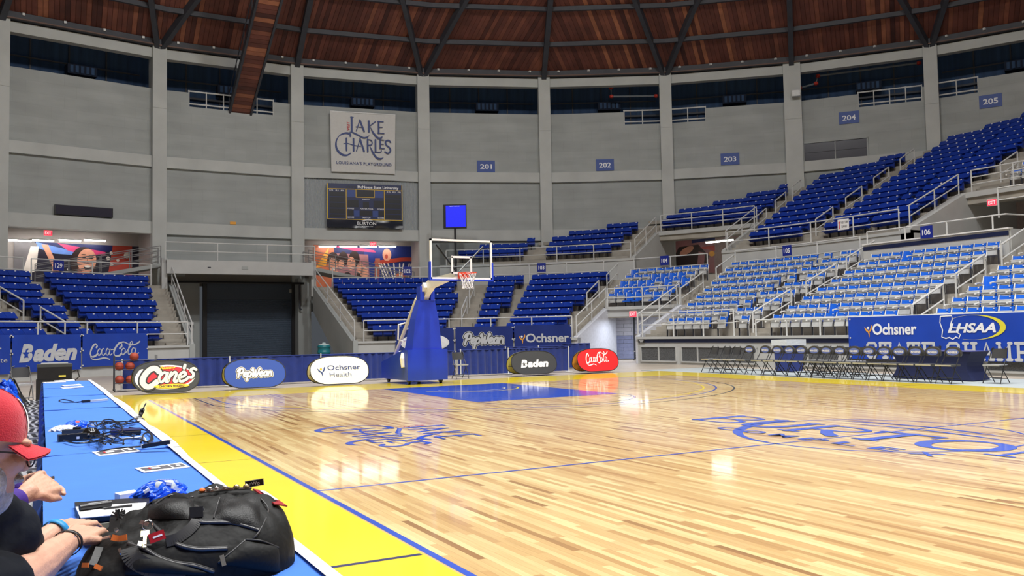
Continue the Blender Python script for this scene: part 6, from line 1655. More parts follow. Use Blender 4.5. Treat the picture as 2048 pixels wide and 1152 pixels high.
q = MB(); q.box((b-a)*.02, (.022, .03, .022)); q.build('end_block', M_rail, t); q = MB(); q.tube(smooth_path([Vector((0, 0, 0)), onT(255, 895, .005)-a, onT(228, 898, .005)-a, onT(200, 903, .005)-a]), .006, 5); q.build('lead', M_black, t)
# cable tangle
ct = onT(200, 868); t = thing('cable_tangle', 'tangle of black cables on the blue table', 'cables', loc=ct); rg = random.Random(3)
for k in range(16):
    P = []; u, v = rg.uniform(165, 215), rg.uniform(850, 880)
    for s in range(7):
        P.append(onT(u, v, .008+rg.uniform(0, .06))-ct); u += rg.uniform(-8, 26); v += rg.uniform(-10, 9); v = max(843, min(889, v)); u = min(u, 305)
    q = MB(); q.tube(smooth_path(P, 5), .0042, 5); q.build('cable', M_black, t)
for P in ([(212, 858), (205, 842), (222, 839), (240, 848), (262, 846), (280, 842)], [(258, 855), (290, 860), (303, 872), (295, 884), (280, 878)], [(128, 880), (150, 886), (180, 884), (205, 878)], [(282, 885), (288, 868), (300, 866), (306, 878), (296, 886)]):
    q = MB(); q.tube(smooth_path([onT(u, v, .02)-ct for u, v in P], 6), .006, 5); q.build('cable', M_black, t)
for P in ([(150, 853), (170, 848), (190, 852)], [(205, 868), (230, 876), (262, 876), (285, 874), (292, 884)]):
    q = MB(); q.tube(smooth_path([onT(u, v, .015)-ct for u, v in P], 6), .007, 5); q.build('white_cable', M_rail, t)
def boxlike(name, label, cat, u, v, size, rz, parts, h=0):
    p = onT(u, v, h); t = thing(name, label, cat, loc=p, rz=rz)
    q = MB(); q.box((0, 0, size[2]/2), size); q.build('body', parts[0], t)
    for nm, c, s, m in parts[1:]: q = MB(); q.box(c, s, None); q.build(nm, m, t)
    return t
boxlike('power_strip', 'black power strip with grey sockets at the near end of the tangle', 'power strip', 145, 881, (.18, .07, .045), R(5), [M_black, ('socket', (-.05, 0, .046), (.03, .03, .004), M_zip), ('socket', (.0, 0, .046), (.03, .03, .004), M_zip), ('socket', (.05, 0, .046), (.03, .03, .004), M_zip), ('white_label', (.03, -.036, .02), (.018, .004, .016), M_pwhite)])
boxlike('adapter_box', 'grey adapter box behind the power strip', 'adapter', 148, 868, (.15, .09, .035), R(-10), [M_zip, ('knob', (.02, 0, .04), (.05, .04, .02), M_black)])
boxlike('navy_case', 'flat navy equipment case beside the cable loops', 'case', 252, 868, (.20, .16, .035), R(-4), [mat('case_navy', srgb(36, 44, 96), .35), ('black_tray', (.03, -.10, .015), (.13, .08, .025), M_black)])
p = onT(181, 876); t = thing('headset_case', 'glossy black round headset pouch in the tangle', 'pouch', loc=p); q = MB(); q.lathe([(0, .075), (.035, .07), (.06, .04), (.064, .012), (.055, 0)], 16); q.build('shell', mat('gloss_black', (0.01, 0.01, 0.01), .15), t, True); q = MB(); q.box((-.015, -.062, .03), (.015, .006, .015)); q.build('logo_mark', M_pwhite, t)
def crumple(name, label, cat, u, v, sx, sy, sz, m, seed, rz=0, bits=()):
    p = onT(u, v); t = thing(name, label, cat, loc=p, rz=rz); q = MB()
    def f(a, b):
        an = 2*math.pi*a; ph = math.pi/2*b; k = 1+.16*math.sin(an*4+seed)+.10*math.sin(an*9+b*13+seed*2)
        return Vector((sx*math.cos(an)*math.cos(ph)**.6*k, sy*math.sin(an)*math.cos(ph)**.6*k, sz*math.sin(ph)*(1+.2*math.sin(an*5+seed))))
    q.grid(f, 24, 7); q.build('crumpled_skin', m, t, False)
    for nm, c, s, mm in bits: q = MB(); q.box(c, s, Matrix.Rotation(.6, 3, 'X')); q.build(nm, mm, t)
    return t
crumple('paper_wad', 'crumpled white tissue at the left end of the tangle', 'tissue', 126, 861, .085, .07, .035, M_paper, 2)
crumple('snack_bag', 'crumpled blue snack bag among the cables', 'bag', 152, 854, .095, .09, .045, M_bagplastic, 5, 0, [('red_print', (.01, -.03, .04), (.03, .02, .012), M_pred)])
# microphone on a short stand
m0 = at_x(277, 843, TX1+.01); t = thing('microphone', 'black gooseneck microphone rising at the table edge', 'microphone', loc=m0); m1 = at_x(283, 824, TX1+.05)-m0; m2 = at_x(292, 806, TX1+.08)-m0
q = MB(); q.lathe([(.05, 0), (.05, .02), (.02, .04), (0, .045)], 12); q.build('base', M_black, t); q = MB(); q.tube([Vector((0, 0, .03)), m1*.6], .008, 6); q.build('gooseneck', M_black, t)
q = MB(); q.tube([m1*.6, m1, m1.lerp(m2, .35)], [.016, .022, .018], 8); q.build('capsule', M_black, t); q = MB(); q.tube([m1.lerp(m2, .3), m2], .006, 6); q.build('antenna', M_black, t)
q = MB(); q.tube(smooth_path([Vector((0, 0, .03)), onT(268, 838, .05)-m0, onT(258, 842, .02)-m0, onT(240, 852, .02)-m0]), .006, 5); q.build('lead', M_black, t)
a, b = onT(164, 803, .015), onT(215, 799, .02); t = thing('pointer_stick', 'thin black and white stick on the far table', 'stick', loc=a); q = MB(); q.bar(Vector(), (b-a)*.3, .05, .025); q.build('black_grip', M_black, t); q = MB(); q.bar((b-a)*.3, b-a, .05, .02); q.build('white_shaft', M_rail, t)
q = MB(); q.tube(smooth_path([Vector(), onT(150, 805)-a, onT(130, 806)-a, onT(118, 802)-a, onT(128, 799)-a, onT(148, 804)-a]), .007, 5); q.build('cord', M_black, t)
for quad, lb in ((((120, 776.5), (163, 773), (168, 774.5), (126, 778)), 'white paper sheet on the second farthest table, nearer one'), (((122, 772), (158, 769), (163, 770.5), (128, 773)), 'white paper sheet on the second farthest table, farther one'),
                 (((108, 762.5), (146, 759.5), (150, 761.5), (112, 764.5)), 'white paper stack on the farthest table, upper one'), (((85, 765.5), (128, 763.5), (132, 764.6), (90, 766.6)), 'white paper strip on the farthest table, lower one')):
    t, mp = flat_card(quad, lb, 'paper', .01, name='paper_sheet')
    q = MB(); q.poly([mp(.1, .3, .0115), mp(.8, .3, .0115), mp(.8, .6, .0115), mp(.1, .6, .0115)]); q.build('grey_print', M_zip, t)
# clipboard, pens, foam, clear snack bag
t, mp = flat_card(((149, 1014), (298, 1003), (300, 1036), (158, 1046)), 'black clipboard folder under a white form', 'clipboard', .02, name='clipboard', m=M_black)
t, mp = flat_card(((151, 1015), (293, 1006), (285, 1026), (161, 1037)), 'white printed form on the clipboard', 'paper', .003, .022, name='form_sheet')
for k in range(9):
    q = MB(); a = .06+.1*k; q.poly([mp(a, .42, .004), mp(a+.006, .42, .004), mp(a+.03, .95, .004), mp(a+.024, .95, .004)]); q.build('ruled_line', M_silver, t)
def pen(u0, v0, u1, v1, r, label, h, tip=None):
    a, b = onT(u0, v0, h+r), onT(u1, v1, h+r); t = thing('pen', label, 'pen', loc=a); d = b-a
    q = MB(); q.tube([Vector(), d*.68], r, 10); q.build('barrel', M_black, t); q = MB(); q.tube([d*.68, d], r*1.08, 10); q.build('cap', M_pblack, t)
    if tip: q = MB(); q.tube([-d*.12, Vector()], [r*.2, r*.9], 8); q.build('tip', M_zip, t)
    q = MB(); q.bar(d*.25+Vector((0, 0, r)), d*.9+Vector((0, 0, r*1.05)), r*.5, r*.12); q.build('highlight_band', M_silver, t)
pen(159, 1016, 222, 1007, .012, 'thick black marker lying on the form', .026); pen(208, 1017, 264, 1010.5, .0045, 'thin black pen lying on the form', .026, True)
t, mp = flat_card(((229, 1000), (268, 993), (275, 998), (240, 1004)), 'folded white tissue behind the form', 'tissue', .03, name='folded_tissue')
cb = crumple('clear_bag', 'blue and clear plastic snack bag behind the backpack', 'bag', 318, 999, .105, .06, .07, M_bagplastic, 8, R(8))
q = MB(); q.lathe([(0, .06), (.04, .058), (.055, .035), (.05, 0)], 12, (0.02, .01, .02)); q.build('clear_window', mat('clear_plastic', (0.55, 0.6, 0.62), .12, spec=.8), cb, True)
for s, z in ((-.06, .05), (.03, .07), (.06, .045)): q = MB(); q.box((s, -.04, z), (.025, .012, .012), Matrix.Rotation(s*8, 3, 'Y')); q.build('white_print', M_pwhite, cb)

# ================================================================== BACKPACK
from mathutils.bvhtree import BVHTree
BC = Vector((-1.895, -5.28, TZ+.004)); bp = thing('backpack', 'large black backpack lying on the nearest blue table', 'backpack', loc=BC)
def bagf(a, b):
    an = 2*math.pi*a; ph = math.pi/2*b
    ca, sa = math.cos(an), math.sin(an); e = .62
    cx = math.copysign(abs(ca)**e, ca); cy = math.copysign(abs(sa)**e, sa); rr = math.cos(ph)**.42
    x = .312*cx*rr; y = .29*cy*rr; z = .195*math.sin(ph)**.75
    lf = max(0, -x/.312); z *= (1.0-.50*lf**1.4)*(1-.25*max(0, -y/.3)**2); x += .03*(y/.3)
    if y > 0: y *= 1-.42*lf**1.2
    wr = .007*math.sin(x*38+y*22)+.006*math.sin(y*55-x*14)+.004*math.sin(x*90+y*30)+.008*math.sin(y*34+x*9+2*math.sin(x*12))
    return Vector((x, y, max(0, z+wr*math.sin(ph))))
q = MB(); q.grid(bagf, 96, 36); body = q.build('main_body', M_bag, bp, True)
q = MB(); q.grid(lambda a, b: bagf(a, 0)*Vector((b, b, 0)).x if False else Vector((bagf(a, 0).x*b, bagf(a, 0).y*b, .001)), 32, 2); q.build('base_panel', M_bag, bp)
tree = BVHTree.FromPolygons([Vector(v)+BC for v in q.v] + [], [tuple(f) for f in q.f])
me_ = body.data; tree = BVHTree.FromPolygons([v.co+BC for v in me_.vertices], [tuple(p.vertices) for p in me_.polygons])
def onB(u, v, off=.004):
    h = tree.ray_cast(CAM, ray(u, v).normalized())
    if h[0] is None:
        h = tree.find_nearest(CAM+ray(u, v).normalized()*2.9)
    n = h[1] if h[1].dot(CAM-h[0]) > 0 else -h[1]
    return h[0]+n*off-BC
def seam(name, px, r, m, off=.002, seg=6, parent=None):
    P = [onB(u, v, off) for u, v in px]; q = MB(); q.tube(smooth_path(P, seg), r, 6); return q.build(name, m, parent or bp, True)
def patch(name, px, off, m, n=8, lift=.012):
    """a padded panel that follows the bag between four pixel corners"""
    (a, b, c, d) = px
    def f(s, t):
        u = (a[0]*(1-s)+b[0]*s)*(1-t)+(d[0]*(1-s)+c[0]*s)*t; v = (a[1]*(1-s)+b[1]*s)*(1-t)+(d[1]*(1-s)+c[1]*s)*t
        return onB(u, v, off+lift*(math.sin(math.pi*s)*math.sin(math.pi*t))**.5)
    q = MB(); q.grid(f, n, n); return q.build(name, m, bp, True)
patch('upper_pocket', ((440, 997), (520, 997), (518, 1060), (427, 1042)), .004, M_bag2, 10, .014)
patch('side_pocket', ((490, 1082), (556, 1094), (560, 1150), (436, 1128)), .003, M_bag, 12, .024)
patch('front_flap', ((300, 1000), (388, 1000), (385, 1040), (296, 1040)), .003, M_bag2, 10, .018)
patch('lower_pocket', ((262, 1098), (420, 1146), (400, 1151), (250, 1150)), .003, M_bag, 12, .02)
for px in ([(352, 1021), (370, 1033), (390, 1043), (410, 1046), (455, 1046), (490, 1053), (519, 1062)], [(300, 1040), (318, 1062), (352, 1089), (390, 1099), (422, 1099), (455, 1098)], [(256, 1088), (290, 1100), (320, 1117), (352, 1127), (388, 1132), (428, 1144)]):
    seam('zipper', px, .0055, M_zip); seam('zipper_edge', [(u, v-3.5) for u, v in px], .0035, M_strap)
for px in ([(440, 996), (434, 1012), (427, 1037)], [(521, 998), (536, 1022), (520, 1060), (506, 1078)], [(490, 1081), (470, 1098), (450, 1114), (436, 1126)], [(490, 1080), (522, 1082), (556, 1095)], [(300, 1002), (340, 992), (386, 996)], [(340, 1012), (362, 1022), (384, 1030)]):
    seam('piping', px, .0028, M_zip)
def webbing(name, px, w, off=.008, m=None):
    P = smooth_path([onB(u, v, off) for u, v in px], 6); q = MB()
    for a, b in zip(P[:-1], P[1:]): q.bar(a, b, w, .004, up=(CAM-BC).normalized())
    return q.build(name, m or M_strap, bp)
webbing('compression_strap', [(398, 1020), (397, 1028), (393, 1046), (378, 1063), (354, 1080), (330, 1086)], .030)
p = onB(395, 1036, .016); q = MB(); q.bar(p+Vector((-.018, 0, .004)), p+Vector((.018, 0, .004)), .030, .012, up=(CAM-BC).normalized()); q.build('buckle', M_black, bp)
p = onB(396, 1030, .016); q = MB(); q.bar(p+Vector((-.019, 0, 0)), p+Vector((.019, 0, 0)), .007, .014, up=(CAM-BC).normalized()); q.build('buckle_bar', M_zip, bp)
webbing('grab_handle', [(214, 1033), (221, 1022), (240, 1030), (252, 1040), (245, 1047)], .028, .03)
webbing('lower_strap', [(262, 1100), (266, 1118), (290, 1134), (330, 1146), (370, 1150)], .045, .012)
webbing('lower_strap', [(205, 1100), (196, 1120), (190, 1136)], .02, .012)
webbing('orange_loop', [(176, 1137), (187, 1138)], .012, .02, mat('orange_webbing', srgb(226, 120, 50), .7)); webbing('orange_loop', [(200, 1140), (212, 1143)], .012, .02, mat('orange_webbing')); webbing('orange_lining', [(230, 1080), (242, 1083), (256, 1082)], .016, .012, mat('orange_webbing'))
# metal pulls, keys and tags
def pull(u0, v0, u1, v1, w, label=None):
    a, b = onB(u0, v0, .014), onB(u1, v1, .016); q = MB(); q.bar(a, b, w, .004, up=(CAM-BC).normalized()); o = q.build('zipper_pull', M_chrome, bp); return o
pull(441, 1112, 446, 1131, .012); pull(283, 1053, 296, 1060, .012); pull(232, 1066, 236, 1073, .010); pull(213, 1083, 228, 1080, .008); pull(246, 1103, 249, 1112, .008)
K0 = onB(296, 1066, .02)+BC; kr = thing('key_ring', 'key ring with brass key and red tag clipped to the backpack', 'keys', loc=K0)
def loc(u, v, off=.022): return onB(u, v, off)+BC-K0
q = MB(); cen = loc(296, 1066); ux = (loc(303, 1066)-cen).normalized(); vx = (CAM-BC).normalized().cross(ux); q.tube([cen+(ux*math.cos(a)+vx*math.sin(a))*.014 for a in [2*math.pi*k/14 for k in range(14)]], .0018, 5, closed=True); q.build('ring', M_chrome, kr)
kd = loc(290, 1102)-loc(296, 1074); q = MB(); k0 = loc(296, 1074); q.bar(k0, k0+kd*.35, .022, .003, up=(CAM-BC).normalized()); q.bar(k0+kd*.3, k0+kd, .009, .003, up=(CAM-BC).normalized()); q.build('brass_key', M_brass, kr)
k0 = loc(284, 1092); q = MB(); q.bar(k0, loc(281, 1100), .012, .003, up=(CAM-BC).normalized()); q.bar(loc(290, 1097), loc(305, 1096), .004, .002, up=(CAM-BC).normalized()); q.build('steel_key', M_chrome, kr)
a, b = loc(301, 1087), loc(326, 1078); q = MB(); q.bar(a, b, .026, .004, up=(CAM-BC).normalized()); rt = q.build('red_tag', mat('tag_red', srgb(170, 20, 34), .4), kr)
q = MB(); q.bar(a.lerp(b, .25)+(CAM-BC).normalized()*.003, a.lerp(b, .85)+(CAM-BC).normalized()*.003, .005, .001, up=(CAM-BC).normalized()); q.build('tag_print', M_pwhite, rt)
# charm string along the ridge with a black tag
R0 = onB(455, 988, .012)+BC; kc = thing('charm_chain', 'chain of metal charms and a black lettered tag on the backpack ridge', 'keychain', loc=R0)
pts = [onB(u, v, .014)+BC-R0 for u, v in ((398, 993), (412, 990), (430, 989), (448, 987), (466, 986), (484, 985), (500, 984))]
q = MB(); q.tube(smooth_path(pts, 5), .005, 6); q.build('chain', M_chrome, kc)
for k, m in ((0, M_porange), (1, M_chrome), (2, M_chrome), (3, M_chrome), (4, M_brass), (5, M_brass)):
    q = MB(); q.lathe([(0, .009), (.008, .005), (.011, 0), (.008, -.006), (0, -.009)], 8, pts[k]+Vector((.01, 0, .006))); q.build('charm', m, kc)
tagp = onB(510, 985, .02)+BC-R0; tm = frame(tagp+Vector((0, 0, .012)), (AX_R*.98+AX_U*.16), AX_U)
q = MB(); q.box((0, 0, 0), (.062, .022, .004)); tg = q.build('black_tag', M_pblack, kc, False, tm)
q = MB(); letter(q, 'nWo', -.018, -.006, .036, .012, .003, .02); q.build('tag_lettering', M_pwhite, tg)
q = MB()
for (x, y, sx, sy) in ((0, .010, .06, .0012), (0, -.010, .06, .0012), (-.030, 0, .0012, .02), (.030, 0, .0012, .02)): q.box((x, y, .0025), (sx, sy, .001))
q.build('tag_border', M_silver, tg)
a, b = onB(517, 988, .012), onB(556, 1016, .012); q = MB(); q.bar(a, b, .045, .004, up=Vector((.3, -.2, .9))); lt_ = q.build('red_patch', mat('tag_maroon', srgb(150, 26, 36), .5), bp)
q = MB(); q.bar(a.lerp(b, .15)+Vector((0, -.004, .006)), a.lerp(b, .75)+Vector((0, -.004, .006)), .022, .002, up=Vector((.3, -.2, .9))); q.build('patch_oval', M_pwhite, lt_)
# padded grey shoulder strap reaching under the hand
S0 = at_z(212, 1062, .80); st_ = thing('padded_strap', None, None); bpy.data.objects.remove(st_)
P = [at_z(u, v, z)-BC for u, v, z in ((168, 1078, .775), (190, 1064, .795), (215, 1054, .82), (236, 1052, .845))]
q = MB(); PP = smooth_path(P, 6)
for a, b in zip(PP[:-1], PP[1:]): q.bar(a, b, .10, .028)
q.build('padded_shoulder_strap', mat('strap_grey', (0.16, 0.175, 0.155), .8, noise=.1, nscale=30), bp)

# ================================================================== PEOPLE
def capsule(q, a, b, ra, rb, n=12, m=5):
    a, b = Vector(a), Vector(b); d = b-a; L = d.length or 1e-6; t = d/L; P = []; rs = []
    for k in range(m+1): al = math.pi/2*(1-k/m); P.append(a-t*ra*math.sin(al)); rs.append(max(.0005, ra*math.cos(al)))
    for k in range(m+1): al = math.pi/2*k/m; P.append(b+t*rb*math.sin(al)); rs.append(max(.0005, rb*math.cos(al)))
    q.tube(P, rs, n)
def chain(q, pts, rs):
    for i in range(len(pts)-1): capsule(q, pts[i], pts[i+1], rs[i], rs[i+1])
def ell(q, c, r, rot=None, n=18, m=12):
    vs = []; fs = []
    for i in range(m+1):
        ph = math.pi*i/m
        for j in range(n):
            p = Vector((r[0]*math.sin(ph)*math.cos(2*math.pi*j/n), r[1]*math.sin(ph)*math.sin(2*math.pi*j/n), r[2]*math.cos(ph)))
            if rot is not None: p = rot @ p
            vs.append(p+Vector(c))
    for i in range(m):
        for j in range(n): fs.append((i*n+j, (i+1)*n+j, (i+1)*n+(j+1) % n, i*n+(j+1) % n))
    q.add(vs, fs)
def fuse(q, name, m, voxel, parent, smooth=4):
    """join overlapping volumes into one continuous skin"""
    o = q.build('fuse_tmp', m)
    md = o.modifiers.new('r', 'REMESH'); md.mode = 'VOXEL'; md.voxel_size = voxel; md.use_smooth_shade = True
    ms = o.modifiers.new('s', 'SMOOTH'); ms.factor = .5; ms.iterations = smooth
    dg = bpy.context.evaluated_depsgraph_get(); me = bpy.data.meshes.new_from_object(o.evaluated_get(dg)); me.name = name
    me.materials.clear(); me.materials.append(m); me.polygons.foreach_set('use_smooth', [True]*len(me.polygons))
    bpy.data.objects.remove(o); return obj(name, me, parent)
def hand(q, wrist, knuck, up, curl, spread=1.0, thumb_side=1, fr=.0085, scale=1.0, thumb_in=.3):
    """palm from wrist to knuckles, five unequal bent fingers; up = back of the hand"""
    wrist, knuck, up = Vector(wrist), Vector(knuck), Vector(up); f = (knuck-wrist).normalized(); s = f.cross(up).normalized(); up = s.cross(f).normalized()
    w = .040*scale
    for k in range(5):
        o = (k-2)/2*w*.92; capsule(q, wrist+s*o*.55, knuck+s*o, .014*scale, .0135*scale)
    lens = (.070, .082, .078, .060)
    for k in range(4):
        o = (k-1.5)/1.5*w; base = knuck+s*o-up*.001; L = lens[k]*scale; c = curl if not isinstance(curl, (list, tuple)) else curl[k]
        d = (f+s*(k-1.5)*.06*spread).normalized(); p = base; r = fr*scale*(1.0 if k < 3 else .9)
        for j, part in enumerate((.42, .32, .26)):
            ang = c*(.55+.5*j); dd = (d*math.cos(ang)-up*math.sin(ang)).normalized(); p2 = p+dd*L*part; capsule(q, p, p2, r*(1.05-.1*j), r*(.98-.12*j)); p = p2
    ts = thumb_side; b0 = wrist.lerp(knuck, .30)-s*ts*w*.75*-1*-1
    d = (f*.75-s*ts*.62-up*thumb_in).normalized(); b0 = wrist.lerp(knuck, .28)-s*ts*w*.7; p1 = b0+d*.038*scale; d2 = (f*.95-s*ts*.15-up*thumb_in).normalized(); p2 = p1+d2*.032*scale; p3 = p2+(d2-up*.2).normalized()*.024*scale
    capsule(q, b0, p1, .0155*scale, .012*scale); capsule(q, p1, p2, .0115*scale, .0105*scale); capsule(q, p2, p3, .0105*scale, .0085*scale)
def wp(u, v, y): return at_y(u, v, y)
# ---- first man: red cap, grey beard, black shirt
H = Vector((-2.430, -5.90, 1.208)); MAN = thing('person', 'person in red cap and black shirt leaning over the backpack table', 'person', loc=(-2.85, -5.95, 0))
OM = Vector((-2.85, -5.95, 0)); Lm = lambda p: Vector(p)-OM
fw = Vector((.93, .28, -.20)).normalized(); sd = fw.cross(Vector((0, 0, 1))).normalized(); hu = sd.cross(fw).normalized(); hr = Matrix((fw, -sd, hu)).transposed()
hp = lambda f, l, u: Lm(H)+fw*f+(-sd)*l+hu*u           # forward, left, up in the head
q = MB()
ell(q, hp(-.010, 0, .035), (.098, .078, .098), hr); ell(q, hp(.018, 0, -.045), (.078, .064, .075), hr); ell(q, hp(.052, 0, -.075), (.045, .048, .040), hr)
capsule(q, hp(.085, 0, .012), hp(.106, 0, -.022), .010, .0145); ell(q, hp(.100, .011, -.028), (.011, .008, .008), hr); ell(q, hp(.100, -.011, -.028), (.011, .008, .008), hr)
for s in (-1, 1):
    ell(q, hp(-.012, s*.079, -.012), (.022, .010, .034), hr); ell(q, hp(.070, s*.034, -.018), (.028, .026, .022), hr); ell(q, hp(.085, s*.034, .030), (.016, .026, .010), hr)
neck0 = Vector((-2.60, -5.97, 1.00)); chain(q, [Lm(neck0), hp(-.035, 0, -.06)], [.066, .058])
SR = Vector((-2.545, -6.10, .93)); ER = wp(30, 1165, -5.84); WR = wp(136, 1085, -5.42)
SL = Vector((-2.66, -5.72, .94)); EL = Vector((-2.47, -5.50, .80)); WL = wp(118, 1058, -5.22)
chain(q, [Lm(SR), Lm(ER), Lm(ER.lerp(WR, .35)), Lm(WR)], [.058, .052, .050, .031]); chain(q, [Lm(SL), Lm(EL), Lm(EL.lerp(WL, .35)), Lm(WL)], [.056, .046, .044, .030])
KR = wp(178, 1060, -5.24); hand(q, Lm(WR), Lm(KR), (.10, -.25, .96), (.25, .30, .32, .38), 1.2, -1, .0092, 1.02, .1)
KL = wp(165, 1046, -5.08); hand(q, Lm(WL), Lm(KL), (.05, -.15, .98), (.35, .4, .4, .45), 1.0, 1, .009, 1.0, .2)
chain(q, [Lm((-2.86, -5.96, .55)), Lm((-2.76, -5.96, .80)), Lm((-2.64, -5.95, .96))], [.12, .13, .11])
fuse(q, 'body', M_skin, .0045, MAN, 3)
# beard, eyes, glasses, cap
q = MB(); ell(q, hp(.052, 0, -.092), (.046, .048, .050), hr); ell(q, hp(.022, .046, -.070), (.046, .026, .058), hr); ell(q, hp(.022, -.046, -.070), (.046, .026, .058), hr); ell(q, hp(.092, 0, -.052), (.020, .036, .011), hr); ell(q, hp(.040, 0, -.128), (.030, .034, .034), hr); ell(q, hp(-.012, -.070, -.038), (.018, .014, .04), hr); ell(q, hp(-.012, .070, -.038), (.018, .014, .04), hr)
fuse(q, 'beard', M_hair, .005, MAN, 2)
for s in (-1, 1):
    q = MB(); ell(q, hp(.079, s*.032, .008), (.013, .013, .013), hr, 12, 8); e = q.build('eye', mat('eye_white', (.8, .78, .75), .2), MAN, True)
    q = MB(); ell(q, hp(.090, s*.032, .007), (.004, .006, .006), hr, 10, 6); q.build('iris', M_black, e, True)
    q = MB(); q.tube([hp(.108, s*.034+.026*math.cos(a), -.004+.018*math.sin(a)) for a in [2*math.pi*k/16 for k in range(16)]], .0018, 5, closed=True); gl = q.build('glasses_rim', M_pblack, MAN)
    q = MB(); q.tube([hp(.106, s*.060, .006), hp(.04, s*.078, .008), hp(-.02, s*.083, .004)], .002, 5); q.build('glasses_temple', M_pblack, MAN)
q = MB(); q.tube([hp(.110, -.009, .0), hp(.113, 0, .004), hp(.110, .009, .0)], .0018, 5); q.build('glasses_bridge', M_pblack, MAN)
q = MB()
def crown(a, b):
    an = 2*math.pi*a; ph = math.pi/2*b; k = 1+.012*math.cos(an*6)*(1-b)
    return hp(-.012+.108*math.cos(an)*math.cos(ph)**.75*k, .094*math.sin(an)*math.cos(ph)**.75*k, .030+.112*math.sin(ph)**.9)
q.grid(crown, 36, 10); cp = q.build('cap_crown', M_red, MAN, True)
q = MB()
def brim(a, b, dz=0):
    an = (a-.5)*2.05; r0 = .105; x = -.012+math.cos(an)*(.104+.0*b)+b*.060*math.cos(an)**.5; y = math.sin(an)*(.092+.012*b)
    return hp(x, y, .030-.010*b-.020*(math.sin(an)**2)*(.5+b)+dz)
q.grid(brim, 20, 6); q.grid(lambda a, b: brim(1-a, b, -.004), 20, 6); q.build('cap_brim', M_red, MAN, True)
for k in range(6):
    q = MB(); q.tube([Vector(crown(k/6+.083, b/6))+Vector((0, 0, .001)) for b in range(7)], .0012, 4); q.build('cap_seam', mat('cap_seam', srgb(150, 12, 34), .9), cp)
q = MB(); q.grid(lambda a, b: crown(-.07+.14*a, .12+.5*b)+fw*.003, 6, 4); q.build('cap_badge', M_paper, cp, True)
# shirt with short sleeves
q = MB(); chain(q, [Lm((-2.90, -5.96, .48)), Lm((-2.82, -5.96, .70)), Lm((-2.69, -5.95, .88)), Lm((-2.62, -5.96, .965))], [.165, .175, .155, .085])
chain(q, [Lm((-2.64, -5.80, .90)), Lm((-2.58, -6.06, .90))], [.105, .105]); chain(q, [Lm((-2.60, -5.95, .80)), Lm((-2.66, -5.95, .70))], [.135, .15])
chain(q, [Lm((-2.66, -5.95, .86)), Lm(wp(-5, 1072, -5.72)), Lm(wp(38, 1092, -5.60))], [.14, .095, .06]); chain(q, [Lm((-2.62, -5.95, .95)), Lm(wp(-10, 1030, -5.76))], [.085, .06])
cuffR = SR.lerp(ER, .80); cuffL = SL.lerp(EL, .70); chain(q, [Lm(SR), Lm(cuffR)], [.088, .082]); chain(q, [Lm(SL), Lm(cuffL)], [.084, .074])
sh = fuse(q, 'shirt', M_shirt, .007, MAN, 5)
q = MB(); nb = [Lm(neck0)+Vector((.0, 0, .0))+Vector((.078*math.cos(a), .078*math.sin(a), .012*math.cos(a)*-1+.0)) for a in [2*math.pi*k/18 for k in range(18)]]; q.tube(nb, .014, 6, closed=True); q.build('collar', M_shirt, MAN, True)
q = MB(); q.bar(Lm((-2.515, -6.02, .965)), Lm((-2.50, -6.0, .955)), .008, .008); q.build('collar_button', M_rail, MAN)
q = MB(); q.tube(smooth_path([Lm((-2.50, -5.88, .93)), Lm((-2.455, -5.78, .86)), Lm((-2.44, -5.70, .80))], 6), .012, 6); q.build('chest_print', M_silver, MAN)
q = MB()
for s in (-1, 1):
    hip = Vector((-2.92, -5.95+s*.10, .50)); kn = Vector((-2.48, -5.95+s*.13, .50)); an = Vector((-2.50, -5.95+s*.13, .09)); chain(q, [Lm(hip), Lm(kn), Lm(an)], [.095, .068, .05])
ell(q, Lm((-2.92, -5.95, .50)), (.15, .18, .11)); fuse(q, 'trousers', M_pants, .01, MAN, 3)
for s in (-1, 1): q = MB(); ell(q, Lm((-2.44, -5.95+s*.13, .045)), (.135, .05, .045)); q.build('shoe', M_black, MAN, True)
def band(name, c, ax, r, w, m, parent):
    ax = Vector(ax).normalized(); s = ax.cross(Vector((0, 0, 1))).normalized(); u = s.cross(ax); q = MB(); n = 22
    vs = []
    for k in range(n):
        a = 2*math.pi*k/n; dd = s*math.cos(a)*r+u*math.sin(a)*r*.9
        vs += [c+dd-ax*w/2, c+dd+ax*w/2, c+dd*1.07+ax*w/2, c+dd*1.07-ax*w/2]
    fs = []
    for k in range(n):
        j = (k+1) % n
        for e in range(4): fs.append((4*k+e, 4*j+e, 4*j+(e+1) % 4, 4*k+(e+1) % 4))
    q.add(vs, fs); return q.build(name, m, parent, True)
wb = band('wrist_tracker', Lm(WR)-(Lm(WR)-Lm(ER)).normalized()*.012, Lm(WR)-Lm(ER), .0375, .016, M_black, MAN); q = MB(); q.box(Lm(WR)+Vector((.012, -.038, .016)), (.010, .004, .012)); q.build('tracker_clasp', M_chrome, wb)
band('blue_wristband', Lm(WL)-(Lm(WL)-Lm(EL)).normalized()*.015, Lm(WL)-Lm(EL), .037, .020, mat('wristband_cyan', srgb(40, 140, 205), .5), MAN)
